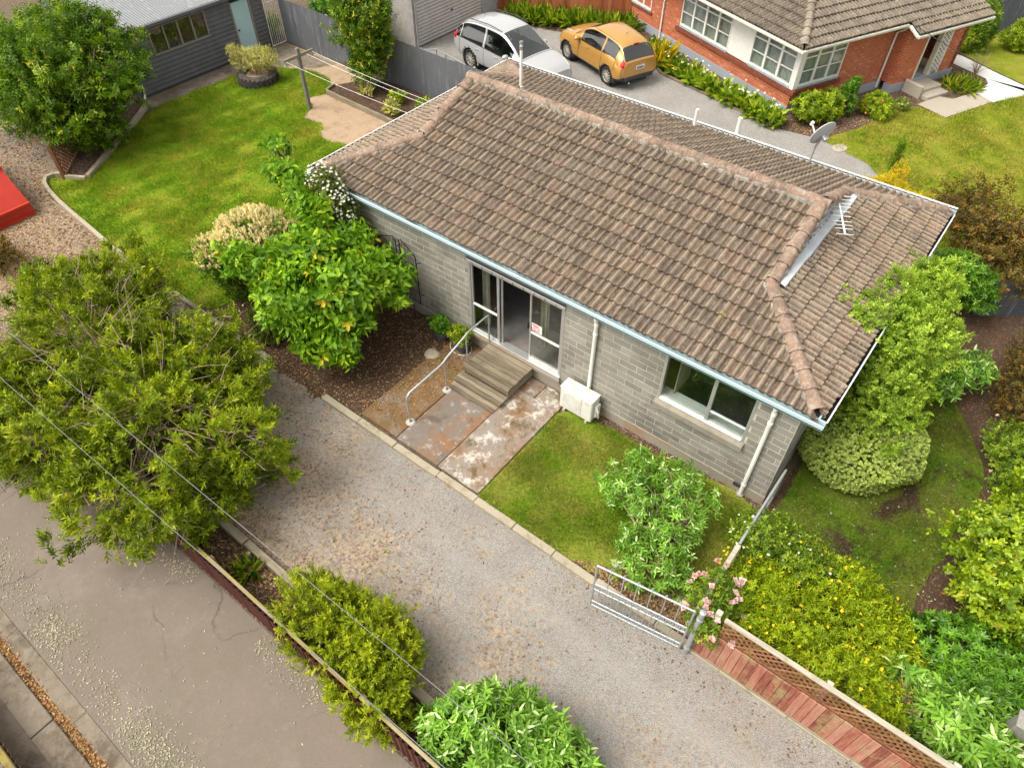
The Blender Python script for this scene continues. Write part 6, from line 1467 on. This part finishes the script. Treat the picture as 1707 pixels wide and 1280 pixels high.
rt, rng, lob, tp, dr = plant('white_rose', 'sprawling briar with small white flowers beside the side gate', 'shrub', (12.55,-1.05,0), [(-.1,.1,.75,.6,.5,.4),(.5,-.1,.75,.6,.4,.35),(-.35,-.25,.7,.4,.4,.4)], M['lf_rose'], 900, dict(k=9, slen=.16, ll=.06, lw=.034, spread=60), seed=56, tips_kw=dict(gap=.25), wood=dict(r0=.015))
fp, fd = crown_tips(rng, lob, 34, shell=.95, up=.9); flowers(rt, rng, fp+fd*.06, fd, .03, M['fl_white'], k=6)
rt, rng, lob, tp, dr = plant('pink_rose', 'rose bush with pale pink blooms at the gate post', 'shrub', (12.2,-2.7,0), [(0,0,.95,.4,.5,.45),(.1,-.55,.9,.35,.35,.4)], M['lf_rose'], 420, dict(k=9, slen=.16, ll=.06, lw=.036, spread=60), seed=57, tips_kw=dict(gap=.25), wood=dict(r0=.014))
fp, fd = crown_tips(rng, lob, 46, shell=1.0, up=.9)
for q in range(3): flowers(rt, rng, fp[:,:]+fd*(.07+.012*q), fd, .068-.014*q, M['fl_pink'], k=6, spread=70-18*q, w=.9)
rt, rng, lob, tp, dr = plant('garden_rose', 'rose bush with a few pink blooms at the right edge', 'shrub', (15.3,4.0,0), [(0,0,.5,.6,.7,.5),(.5,-.6,.5,.7,.6,.5)], M['lf_rose'], 900, dict(k=9, slen=.16, ll=.06, lw=.036, spread=60), seed=58, wood=dict(r0=.015))
fp, fd = crown_tips(rng, lob, 16, shell=1.0, up=.9); flowers(rt, rng, fp+fd*.07, fd, .05, M['fl_pink'], k=7)
plant('bronze_rose', 'dark bronze-leaved bush with pink specks beside the blue-grey panel', 'shrub', (15.1,6.4,0), [(0,0,.7,.6,1.0,.7),(.3,-1.1,.6,.6,.8,.6)], M['lf_purple'], 1100, dict(k=9, slen=.16, ll=.06, lw=.034, spread=60), seed=59, wood=dict(r0=.02))
plant('bronze_tree', 'bronze purple-leaved tree behind the right end of house', 'tree', (13.3,10.0,0), [(-.3,.3,1.5,1.2,1.1,.8),(.8,.4,1.5,1.0,1.0,.8),(.2,-.9,1.0,1.0,.9,.7),(-1.0,.9,1.3,.7,.6,.5)], M['lf_purple'], 1900, dict(k=9, slen=.2, ll=.09, lw=.045, spread=60, droop=.25), 'crown', 'trunk', seed=60, tips_kw=dict(gap=.36, lump=.25), wood=dict(r0=.07, stems=1, twigs=12))
plant('maple_shrub', 'bright green feathery-leaved shrub between lime tree and bronze tree', 'shrub', (13.1,7.9,0), [(0,0,1.1,.7,.6,.55),(-.4,.4,1.1,.45,.45,.45),(.45,.1,.9,.45,.45,.45)], M['lf_rhodo'], 1000, dict(k=11, slen=.2, ll=.10, lw=.026, spread=55, droop=.3), seed=61, wood=dict(r0=.03))
budd('arching grey-leaved shrub right of the lime tree', (14.0,5.6,0), [(0,0,.7,.6,.5,.4),(-.2,-.7,.55,.4,.5,.35)], 190, 62, k=8, ll=.15)
rt, rng, lob, tp, dr = plant('golden_conifer', 'golden yellow spreading conifer behind the roof', 'conifer', (10.3,11.7,0), [(0,0,.55,.8,.6,.5),(.75,.0,.4,.6,.55,.4),(-.75,-.2,.4,.6,.5,.35),(.1,.5,.8,.3,.3,.35)], M['lf_gold'], 2300, dict(k=9, slen=.12, ll=.055, lw=.018, spread=38, droop=.2), seed=63, tips_kw=dict(up=.5, lump=.25), wood=dict(r0=.03))
plant('green_spire', 'slim dark green leader rising out of the golden conifer', 'conifer', (10.15,12.35,0), [(0,0,1.3,.16,.16,.55)], M['lf_bigtree'], 260, dict(k=8, slen=.1, ll=.05, lw=.016, spread=35), seed=64, tips_kw=dict(up=.9), wood=dict(r0=.02, stems=1))
# ---- brick house planting
plant('rhododendron', 'bright green rosette bush at the brick house corner', 'shrub', (6.75,15.25,0), [(-.1,-.1,.55,.6,.5,.5),(.35,.4,.6,.5,.5,.5)], M['lf_bright'], 520, dict(k=10, slen=.05, ll=.14, lw=.045, spread=66, wide=False), seed=71, tips_kw=dict(up=.6, lump=.15), wood=dict(r0=.02))
plant('narrow_bush', 'narrow dark upright bush against the brick wall', 'shrub', (7.4,16.45,0), [(0,0,.6,.35,.35,.6),(.1,.1,1.05,.2,.2,.35)], M['lf_rhodo'], 480, dict(k=8, slen=.1, ll=.09, lw=.03, spread=48), seed=72, wood=dict(r0=.02))
rt, rng, lob, tp, dr = plant('azalea', 'round light green bush with coral buds before the brick house', 'shrub', (8.35,17.15,0), [(0,0,.35,.6,.5,.38)], M['lf_bright'], 420, dict(k=9, slen=.06, ll=.11, lw=.035, spread=62), seed=73, tips_kw=dict(up=.6), wood=dict(r0=.02))
fp, fd = crown_tips(rng, lob, 14, shell=1.0, up=.9); flowers(rt, rng, fp+fd*.06, fd, .05, M['fl_orange'], k=5)
rt, rng, lob, tp, dr = plant('white_flower_plant', 'small white-flowered plant beside the porch step', 'plant', (8.95,18.1,0), [(0,0,.2,.25,.2,.2)], M['lf_rose'], 90, dict(k=8, slen=.06, ll=.07, lw=.03, spread=60), seed=74)
fp, fd = crown_tips(rng, lob, 10, shell=1.0, up=.9); flowers(rt, rng, fp+fd*.05, fd, .045, M['fl_white'], k=6)
def clump(root, rng, n, ll, lw, r, mat, spread=(20,70), curl=.35, name='leaves', h=.25, c=(0,0)):
    a = rng.uniform(0,6.28,n); rr = r*np.sqrt(rng.random(n)); P = np.stack([c[0]+rr*np.cos(a), c[1]+rr*np.sin(a), rng.uniform(0.0,h,n)], 1)
    sp = np.radians(rng.uniform(*spread, n)); az = a+rng.normal(size=n)*.6
    D = np.stack([np.sin(sp)*np.cos(az), np.sin(sp)*np.sin(az), np.cos(sp)], 1)
    V, F, r_ = leaves(rng, P, D, 1, 0, ll, lw, 4, wide=True, curl=curl, fold=.15); crown_obj(name, mat, root, V, F, r_, (0,0,0))
LP = [(-.2,16.9),(.5,16.15),(1.15,15.85),(1.75,15.75),(2.3,15.5),(2.9,15.35),(3.5,15.2),(4.05,14.95),(4.6,14.8),(5.15,14.6),(5.75,14.35)]
LL = ['calla lily clump nearest the gold car','second calla lily clump along the brick house from the gold car','third calla lily clump along the brick house from the gold car','fourth calla lily clump along the brick house from the gold car','fifth calla lily clump along the brick house from the gold car','middle calla lily clump of the row under the long window','fifth calla lily clump back from the brick house corner','fourth calla lily clump back from the brick house corner','third calla lily clump back from the brick house corner','second calla lily clump back from the brick house corner','calla lily clump nearest the brick house corner']
for i, ((x, y), lb_) in enumerate(zip(LP, LL)):
    rng = np.random.default_rng(100+i); rt = thing('calla_lily', lb_, 'plant', (x,y,0), 0, 'calla lilies along the brick house')
    clump(rt, rng, 120, .34, .14, .36, M['lf_lily'], (15,80), h=.3)
    n = rng.integers(3,6); fp = np.stack([rng.normal(size=n)*.25, rng.normal(size=n)*.2, rng.uniform(.5,.68,n)], 1); flowers(rt, rng, fp, np.tile([[0,0,1.]], (n,1)), .09, M['fl_white'], k=4, spread=45)
BP = [(-6.4,16.5),(-5.7,16.75),(-5.0,17.05),(-4.3,17.35),(-3.6,17.65),(-2.9,17.9),(-2.2,18.15)]
BL_ = ['strappy green plant by the roller garage end of the brown fence','second strappy plant along the brown fence from the garage','third strappy plant along the brown fence from the garage','fourth strappy plant along the brown fence from the garage','fifth strappy plant along the brown fence, behind gold bonnet','sixth strappy plant along the brown fence, near the brick house','strappy plant where the brown fence meets the brick house']
for i, ((x, y), lb_) in enumerate(zip(BP, BL_)):
    rng = np.random.default_rng(130+i); rt = thing('strap_leaf_plant', lb_, 'plant', (x,y-.25,0), 0, 'plants along the brown fence'); clump(rt, rng, 150, .6, .05, .34, M['lf_lily'], (10,65), h=.15, curl=.5)
rng = np.random.default_rng(150); rt = thing('flax_plant', 'yellow striped flax behind the gold car', 'plant', (.55,15.95,0)); clump(rt, rng, 60, .95, .05, .14, M['lf_gold'], (5,60), h=.1, curl=.4)
rng = np.random.default_rng(151); rt = thing('grass_tuft', 'green strappy tuft at the path island edge', 'plant', at(1600,148,0)); clump(rt, rng, 160, .4, .03, .55, M['lf_lily'], (15,70), h=.05, curl=.5)
rng = np.random.default_rng(152); rt = thing('bare_shrub', 'thin twiggy bare shrub on the path island', 'shrub', at(1625,124,0)); mb = MB()
for q in range(26):
    d = unit(rng.normal(size=(1,3)))[0]; e = Vector((d[0]*.5, d[1]*.5, .3+abs(d[2])*.6)); mb.tube([(0,0,0), e*.5+Vector((0,0,.1)), e], [.012,.008,.003], 4)
mb.build('twigs', M['twig'], rt)
for i, (px, py, zz, nm, lb_, mt) in enumerate(((1640,45,.9,'tall_shrub','leafy green shrub before the dark fence at upper right','lf_bigtree'),(1700,62,.5,'low_shrub','low green shrub at the upper right image corner','lf_bright'),(1600,62,.5,'fence_shrub','green shrub beyond the far corner of the brick house','lf_bright'))):
    p = at(px, py, zz); plant(nm, lb_, 'shrub', (p.x, p.y, 0), [(0,0,zz,.6,.6,zz*1.1)], M[mt], 600, dict(k=8, slen=.15, ll=.10, lw=.04, spread=55), seed=160+i, tips_kw=dict(gap=.2))
fB = at(1630,55,0); fE = at(1760,95,0); dF = fE-fB
df = thing('dark_back_fence', 'dark blue-grey fence at the upper right corner', 'fence', (fB.x, fB.y+.4, 0), math.atan2(dF.y, dF.x)); M['dkfence'] = simple('dark_slate_boards', (.045,.052,.065), .7)
for i in range(36): board('paling', df, -2+i*.2, -2+i*.2+.194, -.01+random.uniform(-.004,.004), .012, 0, 1.5, M['dkfence'], .003)
bwl = thing('beige_building', 'pale beige building beyond the dark fence', 'building', (fB.x, fB.y+3.2, 0), math.atan2(dF.y, dF.x)); board('wall', bwl, -2, 9, 0, .2, 0, 2.4, M['creamwood'], 0); board('roof', bwl, -2.3, 9.3, -.3, 4, 2.41, 2.6, M['corr'], 0)
# ---- pots, beds and corners
def clump_in(root, seed, mat, n, k, ll, lw, lobes, **kw):
    rng = np.random.default_rng(seed); tp, dr = crown_tips(rng, lobes, n, **kw); V, F, r = leaves(rng, tp, dr, k, .08, ll, lw, 58, wide=True); crown_obj('foliage', mat, root, V, F, r, (0,0,0))
clump_in(planterA, 171, M['lf_rhodo'], 90, 6, .11, .07, [(-.02,0,.38,.26,.2,.16)], zmin=.22); clump_in(planterB, 172, M['lf_bright'], 150, 8, .085, .035, [(0,.02,.40,.28,.24,.2)], zmin=.22)
for i, (x, y, lb_, mt, n_, h_) in enumerate(((-6.2,7.15,'pink poppy plant in the raised bed near the tree','lf_olive',60,.3),(-4.6,6.85,'blue-green poppy plant beside the roof corner','lf_olive',120,.35),(-5.0,7.5,'bright green leafy weed in the raised bed','lf_bright',140,.3),(-3.8,7.6,'green leafy weed against the corrugated fence','lf_bright',160,.35))):
    rng = np.random.default_rng(180+i); rt = thing('bed_plant', lb_, 'plant', (x,y,.1), 0, 'plants in the raised bed'); clump(rt, rng, n_, .2, .06, .22, M[mt], (10,75), h=h_)
    if i < 2: fp = np.array([[0,0,.55],[.12,.05,.5]]); flowers(rt, rng, fp, np.tile([[0,0,1.]], (2,1)), .06, M['fl_mauve'], k=6)
rng = np.random.default_rng(190); rt = thing('fern_tuft', 'small strappy green tuft between red fence and sleeper', 'plant', (5.35,-6.95,.05)); clump(rt, rng, 60, .3, .025, .12, M['lf_lily'], (15,70), h=.04, curl=.5)
plant('brown_shrub', 'dry brown-leaved shrub at the left edge below the skip', 'shrub', (-6.9,-5.35,0), [(0,0,.4,.9,.6,.5),(-.8,-.4,.4,.8,.6,.5)], M['lf_purple'], 800, dict(k=9, slen=.14, ll=.07, lw=.03, spread=50), seed=191)
cpost = thing('corner_post', 'thick weathered timber post at the bottom right corner', 'post', (16.45,-1.95,0)); board('post', cpost, -.12, .12, -.12, .12, -.1, 1.25, M['postwood'], .02); board('post_cap', cpost, -.14, .14, -.14, .14, 1.25, 1.29, M['postwood'], .01)
rf = thing('blue_grey_panel', 'blue-grey corrugated panel among the shrubs at right', 'fence', (13.7,8.35,0), R_(35)); 
for i in range(3): corr_sheet(rf, i*.76, i*.76+.78, 0, 0, 1.1, .09, .014, M['corr_dark'])
# garden stones and bricks in the front bed
for i, (x, y, lb_) in enumerate(((10.9,-2.5,'red brick half buried below the buddleia'),(11.35,-2.3,'reddish stone in the front bed near the side rail'),(10.45,-2.75,'grey stone at the foot of the buddleia'),(11.7,-2.65,'pale stone in the bed close to the rose'))):
    tag(rock('garden_stone', (x,y,.03), (.12,.09,.07), M['brick_d'] if i < 2 else M['path_grey'], 60+i), lb_, 'stone', 'stones in the front bed')

# ------------------------------------------------------------------ grass blades and litter
def in_poly(P, poly):
    x, y = P[:,0], P[:,1]; inside = np.zeros(len(P), bool); n = len(poly)
    for i in range(n):
        x0, y0 = poly[i]; x1, y1 = poly[(i+1) % n]
        c = ((y0 > y) != (y1 > y)) & (x < (x1-x0)*(y-y0)/((y1-y0) if abs(y1-y0) > 1e-9 else 1e-9)+x0); inside ^= c
    return inside
def poly_points(rng, poly, n, clip=None):
    a = np.array(poly); lo, hi = a.min(0), a.max(0)
    if clip: lo = np.maximum(lo, clip[:2]); hi = np.minimum(hi, clip[2:])
    out = []
    tot = 0
    while tot < n:
        P = rng.uniform(lo, hi, size=(n, 2)); P = P[in_poly(P, poly)]; out.append(P); tot += len(P)
    return np.concatenate(out)[:n]
def grass(name, label, poly, n, mat, z, h, w, seed, clip=None, clump_amt=.5):
    rng = np.random.default_rng(seed); P = poly_points(rng, poly, n, clip)+rng.normal(size=(n,2))*.05
    hf = lump_fn(rng, 12, (2, 9))(np.c_[P, np.zeros(n)]); H = h*np.clip(1+clump_amt*hf, .35, 2)*rng.uniform(.6,1.3,n)
    a = rng.uniform(0,6.28,n); lean = rng.uniform(.2,1.0,n)*H; la = rng.uniform(0,6.28,n); wv = w*rng.uniform(.7,1.3,n)
    b0 = np.c_[P[:,0]-np.cos(a)*wv/2, P[:,1]-np.sin(a)*wv/2, np.full(n, z)]; b1 = np.c_[P[:,0]+np.cos(a)*wv/2, P[:,1]+np.sin(a)*wv/2, np.full(n, z)]
    tpt = np.c_[P[:,0]+np.cos(la)*lean, P[:,1]+np.sin(la)*lean, z+H]
    V = np.stack([b0,b1,tpt],1).reshape(-1,3); F = np.arange(3*n).reshape(-1,3); me = np_mesh(name, V, F, rng.random(n)); o = link(name, me, mat); tag(o, label, 'grass', kind='stuff'); return o
grass('back_lawn_grass', 'short bright green grass of the back lawn', LAWN_BACK, 170000, M['lawn'], .01, .06, .014, 1)
grass('front_lawn_grass', 'short patchy grass of the front lawn', LAWN_FRONT, 70000, M['lawn_front'], .012, .05, .012, 2)
grass('side_lawn_grass', 'shaded mossy grass right of the house', LAWN_SIDE, 50000, M['lawn_side'], .01, .05, .012, 3)
grass('neighbour_lawn_grass', 'yellowish grass of the neighbour lawn', LAWN_NBR, 90000, M['lawn_nbr'], .008, .06, .022, 4, clip=(7,9.9,20,22))
M['litter'] = leaf_mat('fallen_leaves', [(0,(.10,.05,.025)),(.3,(.22,.115,.05)),(.6,(.38,.24,.12)),(.85,(.52,.38,.22)),(1,(.45,.16,.06))], .1, .8, tint=(.85,.85,.85))
M['pale_litter'] = leaf_mat('pale_petals', [(0,(.28,.26,.18)),(.6,(.46,.43,.32)),(1,(.64,.61,.48))], .1, .8, tint=(.85,.85,.85))
def litter(name, label, poly, n, size, mat, z, seed, dens=None, clip=None, asp=.5):
    rng = np.random.default_rng(seed); P = poly_points(rng, poly, n, clip)
    if dens is not None: k_ = rng.random(len(P)) < dens(P); P = P[k_]
    n = len(P); a = rng.uniform(0,6.28,n); s = size*rng.uniform(.5,1.4,n); d = np.c_[np.cos(a), np.sin(a), rng.normal(size=n)*.25]; r_ = np.c_[-np.sin(a), np.cos(a), rng.normal(size=n)*.25]
    c = np.c_[P, np.full(n, z)+rng.uniform(.004,.018,n)]; V = np.stack([c-d*s[:,None]/2, c+r_*(s*asp/2)[:,None], c+d*s[:,None]/2, c-r_*(s*asp/2)[:,None]],1).reshape(-1,3); F = np.arange(4*n).reshape(-1,4)
    o = link(name, np_mesh(name, V, F, rng.random(n)), mat); tag(o, label, 'leaf litter', kind='stuff'); return o
litter('bed_litter', 'fallen leaves and bark chips on the dark garden bed', [(-.9,-3.15),(.6,-3.2),(.7,-3.6),(3.2,-3.6),(3.3,-3.2),(4.25,-3.15),(4.25,-.02),(-.4,-.02)], 4600, .05, M['litter'], .012, 11)
drl = lambda P: np.clip(.06+(.12*(-3.6-P[:,1])+.35*(np.sin(P[:,0]*1.7+P[:,1])>.4))*(P[:,0] < 8.5)+.3*(P[:,0] < 3)+.9*np.exp(-((P[:,1]+3.6)/.25)**2)*(P[:,0] > 9.5), 0, 1)
litter('driveway_litter', 'straw and leaf litter scattered on the gravel driveway', DRIVE, 11000, .045, M['litter'], .003, 12, drl)
litter('yard_litter', 'straw litter on the bare yard at left', [(-16,-7),(0,-7),(0,-3.35),(-8.5,-3.1),(-10.2,-2.4),(-12.4,-1.3),(-16,0)], 9000, .08, M['litter'], -.002, 13)
litter('patio_litter', 'rusty leaf litter and moss crumbs on the left patio slab', [(4.25,-2.9),(5.28,-2.9),(5.28,-.1),(4.3,-.1)], 2600, .04, M['litter'], .062, 14, lambda P: np.clip(1.1-.8*(P[:,0]-4.3)-.2*np.abs(P[:,1]+1.3), .1, 1))
litter('front_bed_litter', 'leaf litter around the buddleia and gate', [(9.7,-3.17),(12.05,-3.17),(12.05,-2.2),(11,-2.6)], 1700, .05, M['litter'], .016, 15)
litter('fence_bed_litter', 'dead leaves between the red fence and sleeper', [(-2,-7.22),(11,-7.22),(11,-6.7),(-2,-6.7)], 3200, .06, M['litter'], .052, 16)
litter('channel_litter', 'orange rotting leaves in the driveway channel', [(-2,-10.42),(12,-10.42),(12,-10.18),(-2,-10.18)], 2600, .05, M['litter'], -.008, 17)
litter('pale_fallen_petals', 'pale fallen petals drifted on the concrete driveway', [(-1,-7.45),(13,-7.45),(13,-9.95),(-1,-9.95)], 52000, .036, M['pale_litter'], -.004, 18, lambda P: np.clip(1.0*np.exp(-((P[:,1]+9.68)/.26)**2)*(.35+.65*(np.sin(P[:,0]*2.1)+np.sin(P[:,0]*.9+1) > -.2))+.55*np.exp(-((P[:,1]+7.6)/.16)**2)*(np.sin(P[:,0]*1.9+.4) > .1)+.004, 0, 1), asp=.4)
litter('side_litter', 'fallen petals and leaves under the right hand shrubs', [(12.2,-1),(16,-1),(16,7),(13,7),(12.3,3)], 900, .04, M['pale_litter'], .012, 19)
litter('neighbour_bark', 'bark chips under the brick house shrubs', [(6.2,14.3),(7.6,14.5),at2(1430,215),at2(1500,188),at2(1500,165),(6.5,15.5)], 900, .07, M['litter'], .004, 20)
SC.cycles.max_bounces = 6; SC.cycles.diffuse_bounces = 3; SC.cycles.glossy_bounces = 3; SC.cycles.transmission_bounces = 3; SC.cycles.transparent_max_bounces = 10
SC.cycles.caustics_reflective = False; SC.cycles.caustics_refractive = False
